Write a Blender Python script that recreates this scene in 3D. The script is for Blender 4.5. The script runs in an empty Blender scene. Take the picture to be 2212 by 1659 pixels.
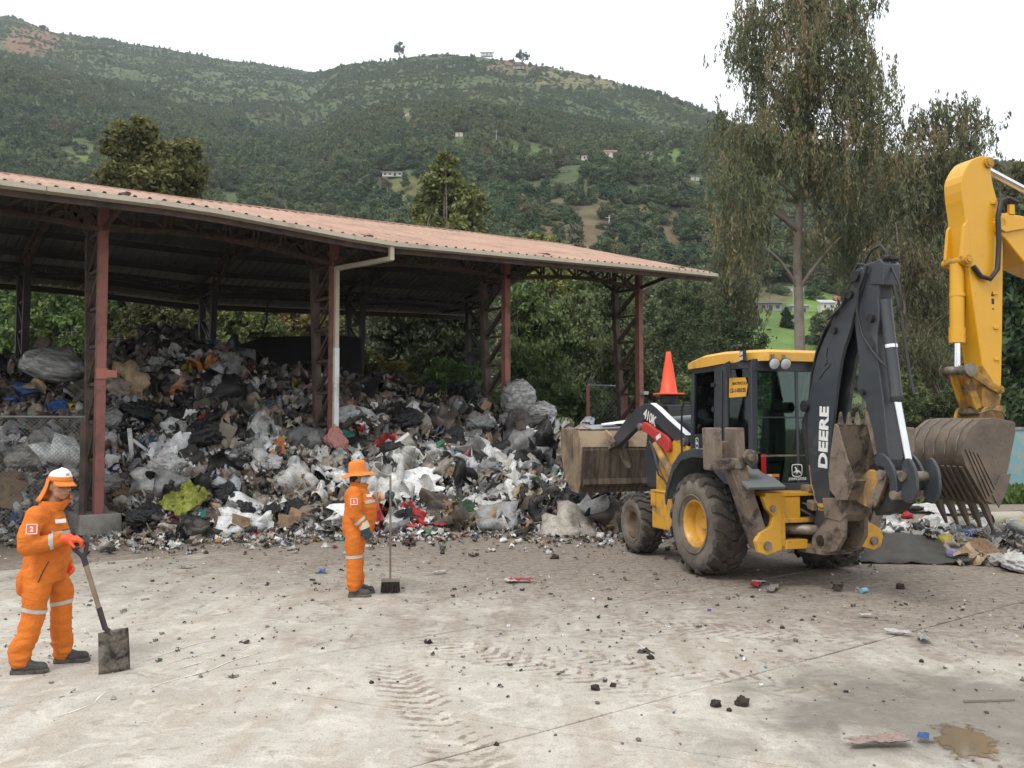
import bpy, bmesh, math, random
import numpy as np
from mathutils import Vector, Matrix, noise as mnoise

random.seed(7); RNG = np.random.default_rng(11)
R = math.radians
SC = bpy.context.scene
COL = SC.collection

# ------------------------------------------------------------------ camera
CAM_H = 2.08; FPX = 1958.0; PITCH = math.atan(85.5 / FPX)      # focal length in units of a 2212 px wide picture
cam_d = bpy.data.cameras.new('camera'); cam = bpy.data.objects.new('camera', cam_d); COL.objects.link(cam)
cam.location = (0, 0, CAM_H); cam.rotation_euler = (R(90) + PITCH, 0, 0)
cam_d.sensor_width = 36; cam_d.lens = 36 * FPX / 2212
cam_d.clip_end = 8000; cam_d.clip_start = .1
SC.camera = cam

# ------------------------------------------------------------------ world, sun, exposure
SUN_EL, SUN_AZ = R(58), R(215)          # azimuth clockwise from +Y: behind the camera, to the left
w = bpy.data.worlds.new('World'); SC.world = w; w.use_nodes = True
nt = w.node_tree; nt.nodes.clear()
sky = nt.nodes.new('ShaderNodeTexSky'); sky.sky_type = 'NISHITA'; sky.sun_disc = False
sky.sun_elevation = SUN_EL; sky.sun_rotation = SUN_AZ; sky.dust_density = 4; sky.air_density = 1.2
tc = nt.nodes.new('ShaderNodeTexCoord')
cl = nt.nodes.new('ShaderNodeTexNoise'); cl.inputs['Scale'].default_value = 2.2; cl.inputs['Detail'].default_value = 5
nt.links.new(tc.outputs['Generated'], cl.inputs['Vector'])
cr = nt.nodes.new('ShaderNodeValToRGB'); cr.color_ramp.elements[0].position = .3; cr.color_ramp.elements[1].position = .7
cr.color_ramp.elements[0].color = (.80, .80, .80, 1); cr.color_ramp.elements[1].color = (.96, .96, .96, 1)
nt.links.new(cl.outputs['Fac'], cr.inputs['Fac'])
mx = nt.nodes.new('ShaderNodeMix'); mx.data_type = 'RGBA'                # cloud deck over the clear sky
nt.links.new(cr.outputs['Color'], mx.inputs['Factor']); nt.links.new(sky.outputs['Color'], mx.inputs['A'])
mx.inputs['B'].default_value = (10.6, 10.9, 11.1, 1)
bg = nt.nodes.new('ShaderNodeBackground'); bg.inputs['Strength'].default_value = .12
nt.links.new(mx.outputs['Result'], bg.inputs['Color'])
wo = nt.nodes.new('ShaderNodeOutputWorld'); nt.links.new(bg.outputs['Background'], wo.inputs['Surface'])
sd = bpy.data.lights.new('sun', 'SUN'); sd.energy = 1.5; sd.angle = R(14); sd.color = (1, .96, .9)
sun = bpy.data.objects.new('sun', sd); COL.objects.link(sun)
sv = Vector((math.sin(SUN_AZ) * math.cos(SUN_EL), math.cos(SUN_AZ) * math.cos(SUN_EL), math.sin(SUN_EL)))
sun.rotation_euler = (-sv).to_track_quat('-Z', 'Y').to_euler()
w.cycles.sampling_method = 'MANUAL'; w.cycles.sample_map_resolution = 256
SC.view_settings.view_transform = 'Standard'; SC.view_settings.look = 'None'
SC.view_settings.exposure = 0.25; SC.view_settings.gamma = 1
SC.cycles.max_bounces = 5; SC.cycles.diffuse_bounces = 2; SC.cycles.glossy_bounces = 2
SC.cycles.transmission_bounces = 4; SC.cycles.transparent_max_bounces = 12
SC.cycles.caustics_reflective = False; SC.cycles.caustics_refractive = False

# ------------------------------------------------------------------ where a line of sight meets the place
_cp, _sp = math.cos(PITCH), math.sin(PITCH)
def ray(x, y):
    X = (x - 1106) / FPX; Z = (829.5 - y) / FPX
    return np.array([X, _cp - Z * _sp, _sp + Z * _cp])
def at(x, y, Y):
    r = ray(x, y); return np.array([0, 0, CAM_H]) + r * (Y / r[1])
def gnd(x, y, z=0.):
    r = ray(x, y); return np.array([0, 0, CAM_H]) + r * ((z - CAM_H) / r[2])
def proj(P):
    P = np.asarray(P, float) - [0, 0, CAM_H]
    yc = P[..., 1] * _cp + P[..., 2] * _sp; zc = -P[..., 1] * _sp + P[..., 2] * _cp
    return np.stack([1106 + FPX * P[..., 0] / yc, 829.5 - FPX * zc / yc], -1)

# ------------------------------------------------------------------ scene bookkeeping
def tag(o, label=None, cat=None, group=None, kind=None):
    if label: o['label'] = label
    if cat: o['category'] = cat
    if group: o['group'] = group
    if kind: o['kind'] = kind
    return o
def empty(name, loc=(0, 0, 0), rz=0, label=None, cat=None, group=None):
    o = bpy.data.objects.new(name, None); COL.objects.link(o); o.empty_display_size = .2
    o.location = loc; o.rotation_euler = (0, 0, rz)
    return tag(o, label, cat, group)
def link(name, me, mats=None, parent=None, loc=None):
    o = bpy.data.objects.new(name, me); COL.objects.link(o)
    if mats is not None:
        for m in (mats if isinstance(mats, (list, tuple)) else [mats]): me.materials.append(m)
    if parent: o.parent = parent
    if loc is not None: o.location = loc
    return o
def copy_tree(o, parent=None):
    c = o.copy(); COL.objects.link(c); c.parent = parent
    for ch in list(o.children): copy_tree(ch, c)
    return c

# ------------------------------------------------------------------ mesh collector
def frame(d, up=(0, 0, 1)):
    d = Vector(d).normalized(); up = Vector(up)
    if abs(d.dot(up)) > .98: up = Vector((1, 0, 0))
    s = d.cross(up).normalized(); u = s.cross(d).normalized()
    return d, s, u
class MB:
    def __init__(s): s.v = []; s.f = []; s.m = []
    def add(s, v, f, m=0):
        o = len(s.v); s.v += [tuple(p) for p in v]; s.f += [tuple(i + o for i in q) for q in f]; s.m += [m] * len(f); return s
    def box(s, c, d, rot=None, m=0):
        c = Vector(c); x, y, z = d[0] / 2, d[1] / 2, d[2] / 2
        vs = [Vector((i * x, j * y, k * z)) for i in (-1, 1) for j in (-1, 1) for k in (-1, 1)]
        if rot is not None: vs = [rot @ p for p in vs]
        return s.add([c + p for p in vs], [(0, 1, 3, 2), (4, 6, 7, 5), (0, 4, 5, 1), (2, 3, 7, 6), (0, 2, 6, 4), (1, 5, 7, 3)], m)
    def bar(s, p, q, w, h=None, up=(0, 0, 1), m=0):
        p, q = Vector(p), Vector(q); h = w if h is None else h; d, a, u = frame(q - p, up); a = a * w / 2; u = u * h / 2
        return s.add([p - a - u, p + a - u, p + a + u, p - a + u, q - a - u, q + a - u, q + a + u, q - a + u],
                     [(3, 2, 1, 0), (4, 5, 6, 7), (0, 1, 5, 4), (1, 2, 6, 5), (2, 3, 7, 6), (3, 0, 4, 7)], m)
    def tube(s, pts, r, n=8, m=0, cap=True):
        pts = [Vector(p) for p in pts]; k = len(pts); rs = r if isinstance(r, (list, tuple)) else [r] * k
        d, a, u = frame(pts[1] - pts[0]); vs = []
        for i, p in enumerate(pts):
            t = (pts[min(i + 1, k - 1)] - pts[max(i - 1, 0)]).normalized()
            a = (a - t * a.dot(t)).normalized(); u = t.cross(a)
            vs += [p + (a * math.cos(2 * math.pi * j / n) + u * math.sin(2 * math.pi * j / n)) * rs[i] for j in range(n)]
        fs = [(i * n + j, i * n + (j + 1) % n, (i + 1) * n + (j + 1) % n, (i + 1) * n + j) for i in range(k - 1) for j in range(n)]
        if cap: fs += [tuple(range(n - 1, -1, -1)), tuple(range((k - 1) * n, k * n))]
        return s.add(vs, fs, m)
    def cyl(s, p, q, r, r2=None, n=16, m=0): return s.tube([p, q], [r, r if r2 is None else r2], n, m)
    def prism(s, prof, y0, y1, m=0):                              # outline in x,z extruded along y
        n = len(prof); a = sum(prof[i][0] * prof[(i + 1) % n][1] - prof[(i + 1) % n][0] * prof[i][1] for i in range(n))
        if a < 0: prof = prof[::-1]
        if y0 > y1: y0, y1 = y1, y0
        vs = [(x, y0, z) for x, z in prof] + [(x, y1, z) for x, z in prof]
        return s.add(vs, [tuple(range(n)), tuple(range(2 * n - 1, n - 1, -1))] + [((i + 1) % n, i, i + n, (i + 1) % n + n) for i in range(n)], m)
    def lathe(s, prof, c, axis, n=24, m=0, closed=False):         # prof: (radius, height along axis)
        c = Vector(c); d, a, u = frame(axis); k = len(prof)
        vs = [c + d * h + (a * math.cos(2 * math.pi * j / n) + u * math.sin(2 * math.pi * j / n)) * r for r, h in prof for j in range(n)]
        fs = [(i * n + j, i * n + (j + 1) % n, (i + 1) % k * n + (j + 1) % n, (i + 1) % k * n + j) for i in range(k if closed else k - 1) for j in range(n)]
        return s.add(vs, fs, m)
    def ell(s, c, r, n=12, k=8, rot=None, m=0):
        c = Vector(c); vs = []
        for i in range(k + 1):
            th = math.pi * i / k
            for j in range(n):
                p = Vector((r[0] * math.sin(th) * math.cos(2 * math.pi * j / n), r[1] * math.sin(th) * math.sin(2 * math.pi * j / n), r[2] * math.cos(th)))
                vs.append(c + (rot @ p if rot is not None else p))
        return s.add(vs, [(i * n + j, (i + 1) * n + j, (i + 1) * n + (j + 1) % n, i * n + (j + 1) % n) for i in range(k) for j in range(n)], m)
    def build(s, name, mats, parent=None, smooth=None, bevel=0, seg=2, loc=None):
        me = bpy.data.meshes.new(name); me.from_pydata(s.v, [], s.f); me.update()
        if any(s.m): me.polygons.foreach_set('material_index', s.m)
        if smooth is not None:
            me.polygons.foreach_set('use_smooth', [True] * len(me.polygons)); me.set_sharp_from_angle(angle=R(smooth))
        o = link(name, me, mats, parent, loc)
        if bevel:
            b = o.modifiers.new('bevel', 'BEVEL'); b.width = bevel; b.segments = seg; b.limit_method = 'ANGLE'; b.angle_limit = R(35)
            b.use_clamp_overlap = True
        return o
def npmesh(name, V, Fq, mats=None, cols=None, parent=None, smooth=False, mi=None):
    """big mesh from numpy arrays; Fq: (n,3) or (n,4) faces; cols: one RGB per face"""
    me = bpy.data.meshes.new(name); nf, k = Fq.shape
    me.vertices.add(len(V)); me.vertices.foreach_set('co', np.asarray(V, np.float32).ravel())
    me.loops.add(nf * k); me.loops.foreach_set('vertex_index', Fq.astype(np.int32).ravel())
    me.polygons.add(nf); me.polygons.foreach_set('loop_start', np.arange(0, nf * k, k, dtype=np.int32))
    if mi is not None: me.polygons.foreach_set('material_index', np.asarray(mi, np.int32))
    me.update(calc_edges=True)
    if smooth: me.polygons.foreach_set('use_smooth', np.ones(nf, bool))
    if cols is not None:
        a = me.color_attributes.new('Col', 'FLOAT_COLOR', 'CORNER')
        c = np.ones((nf, k, 4), np.float32); c[:, :, :3] = np.asarray(cols, np.float32)[:, None, :]
        a.data.foreach_set('color', c.ravel())
    return link(name, me, mats, parent)

# ------------------------------------------------------------------ materials
class NT:
    def __init__(s, name):
        s.mat = bpy.data.materials.new(name); s.mat.use_nodes = True; s.t = s.mat.node_tree; s.t.nodes.clear()
        s.out = s.n('ShaderNodeOutputMaterial'); s.b = s.n('ShaderNodeBsdfPrincipled'); s.l(s.b.outputs[0], s.out.inputs['Surface'])
        s.geo = s.n('ShaderNodeNewGeometry'); s.tc = s.n('ShaderNodeTexCoord'); s.pos = s.geo.outputs['Position']; s.obj = s.tc.outputs['Object']
    def n(s, t, **k):
        o = s.t.nodes.new(t)
        for a, b in k.items(): setattr(o, a, b)
        return o
    def l(s, a, b): s.t.links.new(a, b)
    def put(s, v, i):
        if hasattr(v, 'is_linked'): s.l(v, i)
        elif isinstance(v, (tuple, list)) and len(v) == 3 and i.type == 'RGBA': i.default_value = (*v, 1)
        else: i.default_value = v
    def noise(s, scale, detail=4, rough=.55, vec=None, dist=0):
        o = s.n('ShaderNodeTexNoise'); o.inputs['Scale'].default_value = scale; o.inputs['Detail'].default_value = detail
        o.inputs['Roughness'].default_value = rough; o.inputs['Distortion'].default_value = dist
        s.l(vec if vec is not None else s.obj, o.inputs['Vector']); return o.outputs['Fac']
    def ramp(s, f, stops, interp='LINEAR'):
        o = s.n('ShaderNodeValToRGB'); r = o.color_ramp; r.interpolation = interp
        while len(r.elements) < len(stops): r.elements.new(.5)
        for e, (p, c) in zip(r.elements, stops):
            e.position = p; e.color = (c, c, c, 1) if isinstance(c, (int, float)) else (*c, 1)
        s.l(f, o.inputs['Fac']); return o.outputs['Color']
    def mix(s, f, a, b, bt='MIX'):
        o = s.n('ShaderNodeMix', data_type='RGBA', blend_type=bt)
        s.put(f, o.inputs['Factor']); s.put(a, o.inputs[6]); s.put(b, o.inputs[7]); return o.outputs[2]
    def math(s, op, a, b=0., c=0., clamp=False):
        o = s.n('ShaderNodeMath', operation=op, use_clamp=clamp); s.put(a, o.inputs[0]); s.put(b, o.inputs[1]); s.put(c, o.inputs[2]); return o.outputs[0]
    def sep(s, v):
        o = s.n('ShaderNodeSeparateXYZ'); s.l(v, o.inputs[0]); return o.outputs
    def mapping(s, v, loc=(0, 0, 0), rot=(0, 0, 0), scale=(1, 1, 1)):
        o = s.n('ShaderNodeMapping'); s.l(v, o.inputs[0]); o.inputs[1].default_value = loc; o.inputs[2].default_value = rot; o.inputs[3].default_value = scale; return o.outputs[0]
    def bump(s, h, strength=.3, dist=.01):
        o = s.n('ShaderNodeBump'); o.inputs['Strength'].default_value = strength; o.inputs['Distance'].default_value = dist
        s.l(h, o.inputs['Height']); s.l(o.outputs[0], s.b.inputs['Normal']); return o.outputs[0]
    def set(s, **k):
        nm = dict(col='Base Color', rough='Roughness', metal='Metallic', spec='Specular IOR Level', coat='Coat Weight', sheen='Sheen Weight', trans='Transmission Weight', alpha='Alpha', ior='IOR')
        for a, v in k.items(): s.put(v, s.b.inputs[nm[a]])
        return s
def mat(name, col, rough=.6, metal=0., col2=None, vs=3., dirt=None, ds=2.5, dth=.52, dw=.12, bump=.0, bs=30., spec=.5, coat=0.):
    """painted / plain surface: base colour with soft variation, patches of dirt, fine relief"""
    k = NT(name); c2 = col2 or tuple(x * .78 for x in col)
    base = k.mix(k.ramp(k.noise(vs, 6, .6), [(.3, 0.), (.7, 1.)]), col, c2); rg = rough
    if dirt is not None:
        d = k.noise(ds, 9, .68, dist=.3); f = k.ramp(d, [(dth - dw, 0.), (dth + dw, 1.)])
        base = k.mix(f, base, k.mix(k.noise(ds * 6, 5), dirt, tuple(x * .55 for x in dirt)))
        rg = k.mix(f, (rough,) * 3, (.92,) * 3); k.set(rough=rg)
    else: k.set(rough=rough)
    k.set(col=base, metal=metal, spec=spec, coat=coat)
    if bump: k.bump(k.noise(bs, 5, .6), bump, .02)
    return k.mat
def attr_mat(name, rough=.6, var=.35, vs=9., bump=.0, bs=25., trans=0., spec=.4, spots=0.):
    """colour comes from each piece's own colour, with stains"""
    k = NT(name); a = k.n('ShaderNodeAttribute', attribute_name='Col')
    v = k.ramp(k.noise(vs, 6, .65, k.pos), [(.28, 1 - var), (.62, 1.)])
    c = k.mix(1., a.outputs['Color'], v, 'MULTIPLY')
    if spots: c = k.mix(k.math('MULTIPLY', k.ramp(k.noise(vs * 5, 4, .7, k.pos), [(.54, 0.), (.66, 1.)]), spots), c, (.09, .07, .055))
    k.set(col=c, rough=rough, spec=spec)
    if bump: k.bump(k.noise(bs, 4, .6, k.pos), bump, .02)
    if trans:
        tr = k.n('ShaderNodeBsdfTranslucent'); k.l(a.outputs['Color'], tr.inputs[0]); ms = k.n('ShaderNodeMixShader'); ms.inputs[0].default_value = trans
        k.l(k.b.outputs[0], ms.inputs[1]); k.l(tr.outputs[0], ms.inputs[2]); k.l(ms.outputs[0], k.out.inputs['Surface'])
    return k.mat
# ================================================================== ground
SHA = math.atan(1.288); SU = np.array([math.sin(SHA), math.cos(SHA), 0]); SV = np.array([-math.cos(SHA), math.sin(SHA), 0])
C0 = gnd(210, 1155); SL = 4.8218; SW = 8.5345                          # shed grid: first column, bay length, span
def uv2w(u, v, z=0.): p = C0 + SU * u + SV * v; return (p[0], p[1], z)

def ground_mat(name, bias=0.):
    k = NT(name); P = k.pos
    big = k.noise(.22, 3, .6, P, .4); mid = k.noise(1.3, 5, .68, P, .5); fine = k.noise(11, 4, .7, P); grit = k.noise(60, 2, .7, P)
    streak = k.noise(1.0, 4, .62, k.mapping(P, rot=(0, 0, R(52)), scale=(3.2, .55, 1)))
    base = k.mix(k.ramp(mid, [(.38, 0.), (.62, 1.)]), (.40, .37, .322), (.50, .468, .412))
    base = k.mix(k.ramp(streak, [(.47, 0.), (.62, .6)]), base, (.37, .315, .25))
    base = k.mix(k.ramp(fine, [(.50, 0.), (.64, .45)]), base, (.30, .25, .195))
    base = k.mix(k.ramp(k.noise(3.1, 5, .7, P, .8), [(.52, 0.), (.64, .7)]), base, (.58, .54, .475))
    # trodden mud: grows towards the pile and to the right
    x, y, z = k.sep(P)
    g = k.math('ADD', k.math('MULTIPLY', k.math('SUBTRACT', y, 9.4), .064), k.math('MULTIPLY', k.math('SUBTRACT', x, .6), .040))
    m = k.math('ADD', k.math('ADD', k.math('MULTIPLY', big, .75), k.math('MULTIPLY', mid, .55)), g)
    m = k.math('ADD', k.math('ADD', m, k.math('MULTIPLY', streak, .25)), bias)
    mud = k.mix(k.ramp(fine, [(.4, 0.), (.6, 1.)]), (.25, .207, .168), (.132, .106, .084))
    c = k.mix(k.ramp(m, [(.60, 0.), (.76, .5), (.96, .86)]), base, mud)
    pt = k.math('ADD', k.noise(2.3, 5, .72, P, .9), k.math('MULTIPLY', k.math('MINIMUM', k.math('MAXIMUM', g, -.25), .25), .28))
    c = k.mix(k.math('MULTIPLY', k.ramp(pt, [(.53, 0.), (.62, 1.)]), .6), c, mud)
    # dark oily band where the pile begins
    vv = k.math('ADD', k.math('MULTIPLY', k.math('SUBTRACT', x, float(C0[0])), float(SV[0])), k.math('MULTIPLY', k.math('SUBTRACT', y, float(C0[1])), float(SV[1])))
    edge = k.math('ADD', vv, k.math('MULTIPLY', mid, 2.4))
    c = k.mix(k.ramp(k.math('MULTIPLY_ADD', edge, .12, .62), [(.40, 0.), (.52, .5), (.60, .75)]), c, (.105, .082, .064))
    # wet, dark corner near the puddle
    dx = k.math('MULTIPLY', k.math('SUBTRACT', x, 3.15), .50); dy = k.math('MULTIPLY', k.math('SUBTRACT', y, 6.5), .60)
    wd = k.math('SQRT', k.math('ADD', k.math('MULTIPLY', dx, dx), k.math('MULTIPLY', dy, dy)))
    wet = k.ramp(k.math('ADD', wd, k.math('MULTIPLY', k.math('SUBTRACT', mid, .5), 1.5)), [(.45, 1.), (.95, 0.)])
    c = k.mix(k.math('MULTIPLY', wet, .75), c, (.14, .125, .105))
    # tyre prints: ribbed bands of dried mud
    for (px, py, az, wdt, ph) in ((.1, 8.0, 133, .30, 0.), (-.62, 6.6, 160, .28, 2.), (2.3, 9.3, 112, .34, 1.), (1.5, 7.7, 118, .27, 3.)):
        a = R(az); ca, sa = math.cos(a), math.sin(a)
        lx = k.math('SUBTRACT', x, px); ly = k.math('SUBTRACT', y, py)
        al = k.math('ADD', k.math('MULTIPLY', lx, sa), k.math('MULTIPLY', ly, ca)); ac = k.math('SUBTRACT', k.math('MULTIPLY', lx, ca), k.math('MULTIPLY', ly, sa))
        ac = k.math('ADD', ac, k.math('MULTIPLY', k.math('SUBTRACT', big, .5), .9))
        band = k.math('SUBTRACT', 1., k.math('DIVIDE', k.math('ABSOLUTE', ac), wdt), clamp=True)
        ends = k.math('SUBTRACT', 1., k.math('DIVIDE', k.math('ABSOLUTE', al), 1.7), clamp=True)
        rib = k.math('SINE', k.math('ADD', k.math('MULTIPLY', al, 46.), k.math('MULTIPLY', k.math('ABSOLUTE', ac), 30.)))
        rib = k.math('ADD', k.math('ADD', rib, k.math('MULTIPLY', k.math('SUBTRACT', mid, .52), 9.)), k.math('MULTIPLY', k.math('SUBTRACT', fine, .5), 5.))
        f = k.math('MULTIPLY', k.math('MULTIPLY', k.ramp(band, [(0., 0.), (.35, 1.)]), k.ramp(ends, [(0., 0.), (.5, 1.)])), k.ramp(k.math('MULTIPLY_ADD', rib, .5, .5), [(.45, 0.), (.75, 1.)]))
        c = k.mix(k.math('MULTIPLY', k.math('MULTIPLY', f, k.ramp(fine, [(.4, .35), (.58, 1.)])), .85), c, (.19, .145, .11))
    # crumbs trodden into the floor
    v = k.n('ShaderNodeTexVoronoi', feature='F1'); v.inputs['Scale'].default_value = 26; k.l(P, v.inputs['Vector'])
    sp = k.math('MULTIPLY', k.ramp(v.outputs['Distance'], [(.10, 1.), (.2, 0.)]), k.ramp(k.noise(.9, 2, .6, P), [(.5, 0.), (.68, 1.)]))
    bright = k.n('ShaderNodeSeparateColor'); k.l(v.outputs['Color'], bright.inputs[0])
    c = k.mix(k.math('MULTIPLY', sp, .8), c, k.mix(k.ramp(bright.outputs[0], [(.45, 0.), (.55, 1.)]), (.12, .09, .07), (.62, .58, .53)))
    c = k.mix(k.math('MULTIPLY', k.ramp(grit, [(.52, 0.), (.62, 1.)]), .4), c, (.2, .165, .13))
    k.set(col=c, rough=k.mix(wet, (.9,) * 3, (.42,) * 3), spec=.35)
    h = k.math('ADD', k.math('MULTIPLY', fine, 1.), k.math('MULTIPLY', grit, .35)); h = k.math('ADD', h, k.math('MULTIPLY', mid, .8))
    k.bump(h, .5, .02)
    return k.mat
M_GROUND = ground_mat('trodden_concrete', -.05); M_MUDDY = ground_mat('muddy_pavement', .42)

# wide ground sheet
k = NT('earth'); k.set(col=k.mix(k.noise(.05, 8, .6, k.pos), (.05, .06, .03), (.11, .10, .055)), rough=.95); M_EARTH = k.mat
m = MB(); g = 26; xs = [-1500 + 3000 * i / g for i in range(g + 1)]
m.add([(x, y + 1300, -.06) for x in xs for y in xs], [(i * (g + 1) + j, (i + 1) * (g + 1) + j, (i + 1) * (g + 1) + j + 1, i * (g + 1) + j + 1) for i in range(g) for j in range(g)])
GROUND = m.build('ground', M_EARTH); tag(GROUND, 'bare earth spreading from the yard to the hills', kind='structure')

# the paved yard: mud-covered pavement, and the separate concrete slabs in front of it
m = MB()
def P2(u, v): p = C0 + SU * u + SV * v; return (p[0], p[1])
NSU, NSV = 40, 26
vs = []
for i in range(NSU + 1):
    for j in range(NSV + 1):
        u = -20 + 62 * i / NSU; v = -24 + 44 * j / NSV; x, y = P2(u, v)
        vs.append((x, y, -.018))
m.add(vs, [(i * (NSV + 1) + j, (i + 1) * (NSV + 1) + j, (i + 1) * (NSV + 1) + j + 1, i * (NSV + 1) + j + 1) for i in range(NSU) for j in range(NSV)])
YARD = m.build('pavement', M_MUDDY); tag(YARD, 'muddy concrete pavement of the yard under the slabs', kind='structure')
PL = [-23.3, -20.9, -18.6, -16.1, -13.47, -10.65, -8.42, -5.9, -3.6]
rj = random.Random(3)
def edge(a, b, n=9):
    out = []
    for i in range(n):
        t = i / n; j = 0 if i == 0 else rj.uniform(-.006, .006)
        d = (b[0] - a[0], b[1] - a[1]); L = math.hypot(*d)
        out.append((a[0] + d[0] * t - d[1] / L * j, a[1] + d[1] * t + d[0] / L * j))
    return out
for a in range(len(PL) - 1):
    v0, v1 = PL[a] + .010, PL[a + 1] - .010
    for kq in range(-6, 12):
        u0, u1 = -7.6 + 3 * kq + .009, -7.6 + 3 * kq + 3 - .009
        q = [P2(u0 - .54 * v0, v0), P2(u1 - .54 * v0, v0), P2(u1 - .54 * v1, v1), P2(u0 - .54 * v1, v1)]
        cx = sum(p[0] for p in q) / 4; cy = sum(p[1] for p in q) / 4
        if cy < 1.5 or abs(cx) > .8 * cy + 3 or cx > 13: continue
        ring = []
        for i in range(4): ring += edge(q[i], q[(i + 1) % 4])
        n = len(ring); tilt = rj.uniform(-.0012, .0012); hz = rj.uniform(-.0015, .0015)
        mm = MB()
        inn = [(cx + (x - cx) * .995, cy + (y - cy) * .995) for x, y in ring]
        zz = lambda x, y, d: hz + tilt * (x - cx) - d
        mm.add([(x, y, -.06) for x, y in ring] + [(x, y, zz(x, y, .006)) for x, y in ring] + [(x, y, zz(x, y, 0)) for x, y in inn],
               [(i, (i + 1) % n, n + (i + 1) % n, n + i) for i in range(n)] + [(n + i, n + (i + 1) % n, 2 * n + (i + 1) % n, 2 * n + i) for i in range(n)] + [tuple(range(2 * n, 3 * n))])
        mm.build('concrete_slab', M_GROUND, YARD)

# pale scrapes left by steel edges on the slabs
M_SCRAPE = mat('scraped_concrete', (.66, .63, .58), .9)
for pts in ([(270, 1442), (330, 1422), (420, 1392), (505, 1373)], [(300, 1500), (340, 1480), (400, 1463), (450, 1450), (500, 1428), (590, 1402)],
            [(200, 1524), (215, 1505), (228, 1496)], [(110, 1553), (160, 1537), (205, 1520)], [(340, 1442), (400, 1422), (470, 1404)],
            [(545, 1345), (620, 1335)], [(0, 1370), (60, 1355)], [(1378, 1390), (1412, 1418)], [(380, 1447), (440, 1430)], [(1998, 1392), (2035, 1407)]):
    mm = MB(); w_ = random.uniform(.005, .011); P = [gnd(*p) for p in pts]
    cc = []
    for i in range(len(P) - 1):
        for t in np.linspace(0, 1, 6, endpoint=False): cc.append(P[i] * (1 - t) + P[i + 1] * t)
    cc.append(P[-1]); n = len(cc); vs = []
    for i, p in enumerate(cc):
        d = cc[min(i + 1, n - 1)] - cc[max(i - 1, 0)]; d /= np.linalg.norm(d); s_ = np.array([-d[1], d[0], 0])
        ww = w_ * (.15 + .85 * math.sin(math.pi * (i + .3) / n)) * random.uniform(.6, 1.2)
        vs += [tuple(p + s_ * ww + [0, 0, .004]), tuple(p - s_ * ww + [0, 0, .004])]
    mm.add(vs, [(2 * i, 2 * i + 2, 2 * i + 3, 2 * i + 1) for i in range(n - 1)]).build('scrape_mark', M_SCRAPE, YARD)

# puddle
k = NT('puddle_water'); k.set(col=k.mix(k.noise(3, 5), (.22, .165, .105), (.15, .115, .078)), rough=.08, spec=.6); k.bump(k.noise(14, 2), .02, .01)
_x, _y, _z = k.sep(k.obj); _r = k.math('SQRT', k.math('ADD', k.math('POWER', k.math('DIVIDE', _x, .25), 2.), k.math('POWER', k.math('DIVIDE', _y, .42), 2.)))
_e = k.math('ADD', _r, k.math('MULTIPLY', k.math('SUBTRACT', k.noise(5.5, 7, .66), .5), 1.9)); _a = k.ramp(_e, [(.62, 1.), (.78, 0.)])
_tp = k.n('ShaderNodeBsdfTransparent'); _ms = k.n('ShaderNodeMixShader'); k.l(_a, _ms.inputs[0]); k.l(_tp.outputs[0], _ms.inputs[1]); k.l(k.b.outputs[0], _ms.inputs[2]); k.l(_ms.outputs[0], k.out.inputs['Surface']); M_PUD = k.mat   # ragged shoreline
def blob_sheet(name, cx, cy, rx, ry, z, seed, mt, n=64, rz=0., amp=.45):
    vs = [(cx, cy, z)]; rr = random.Random(seed); ph = [rr.uniform(0, 6.28) for _ in range(7)]
    for i in range(n):
        a = 2 * math.pi * i / n; r = 1 + amp * sum(math.sin((j + 2) * a + ph[j]) / (j + 2) for j in range(7))
        x, y = rx * r * math.cos(a), ry * r * math.sin(a)
        vs.append((cx + x * math.cos(rz) - y * math.sin(rz), cy + x * math.sin(rz) + y * math.cos(rz), z))
    return MB().add(vs, [(0, i + 1, (i + 1) % n + 1) for i in range(n)]).build(name, mt)
p = gnd(2085, 1600); o = blob_sheet('puddle', 0, 0, .5, .7, .0045, 5, M_PUD, amp=.1); o.location = (p[0], p[1], 0); o.rotation_euler = (0, 0, -.3); tag(o, 'shallow brown puddle on the wet concrete', kind='structure')

# ================================================================== hills
SKY_X = [-900, -400, 0, 50, 100, 225, 350, 470, 560, 640, 675, 700, 800, 940, 1040, 1130, 1250, 1350, 1450, 1520, 1600, 1750, 1900, 2060, 2212, 2600, 3200]
SKY_Y = [60, 20, 36, 50, 72, 86, 106, 129, 138, 151, 157, 150, 133, 119, 122, 136, 156, 181, 211, 238, 268, 310, 335, 348, 352, 420, 470]
RIDGE_X = [-900, 0, 640, 720, 1100, 1600, 2212, 3200]; RIDGE_D = [900, 950, 1150, 820, 760, 680, 800, 800]
def val_noise(x, y, seed=0.):
    return np.array([mnoise.noise(Vector((a, b, seed))) for a, b in zip(x.ravel(), y.ravel())]).reshape(x.shape)
NA, NR = 200, 150
txs = np.linspace(-900, 3200, NA)                                    # bearings, as picture columns
tt = np.linspace(0, 1.25, NR)
HY0 = 62.
rd = np.interp(txs, RIDGE_X, RIDGE_D); sy = np.interp(txs, SKY_X, SKY_Y)
HX = np.zeros((NA, NR)); HY = HX.copy(); HZ = HX.copy()
for i in range(NA):
    top = at(txs[i], sy[i], rd[i])[2]
    Yv = HY0 + (rd[i] - HY0) * tt ** 1.35
    q = (Yv - HY0) / (rd[i] - HY0)
    gq = np.where(q < 1, .30 * q + .70 * q ** 1.25, 1 - (q - 1) * .8)
    HX[i] = (txs[i] - 1106) / FPX * Yv * 1.0; HY[i] = Yv; HZ[i] = top * gq
fade = np.clip((HY - HY0) / 200, 0, 1)
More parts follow.
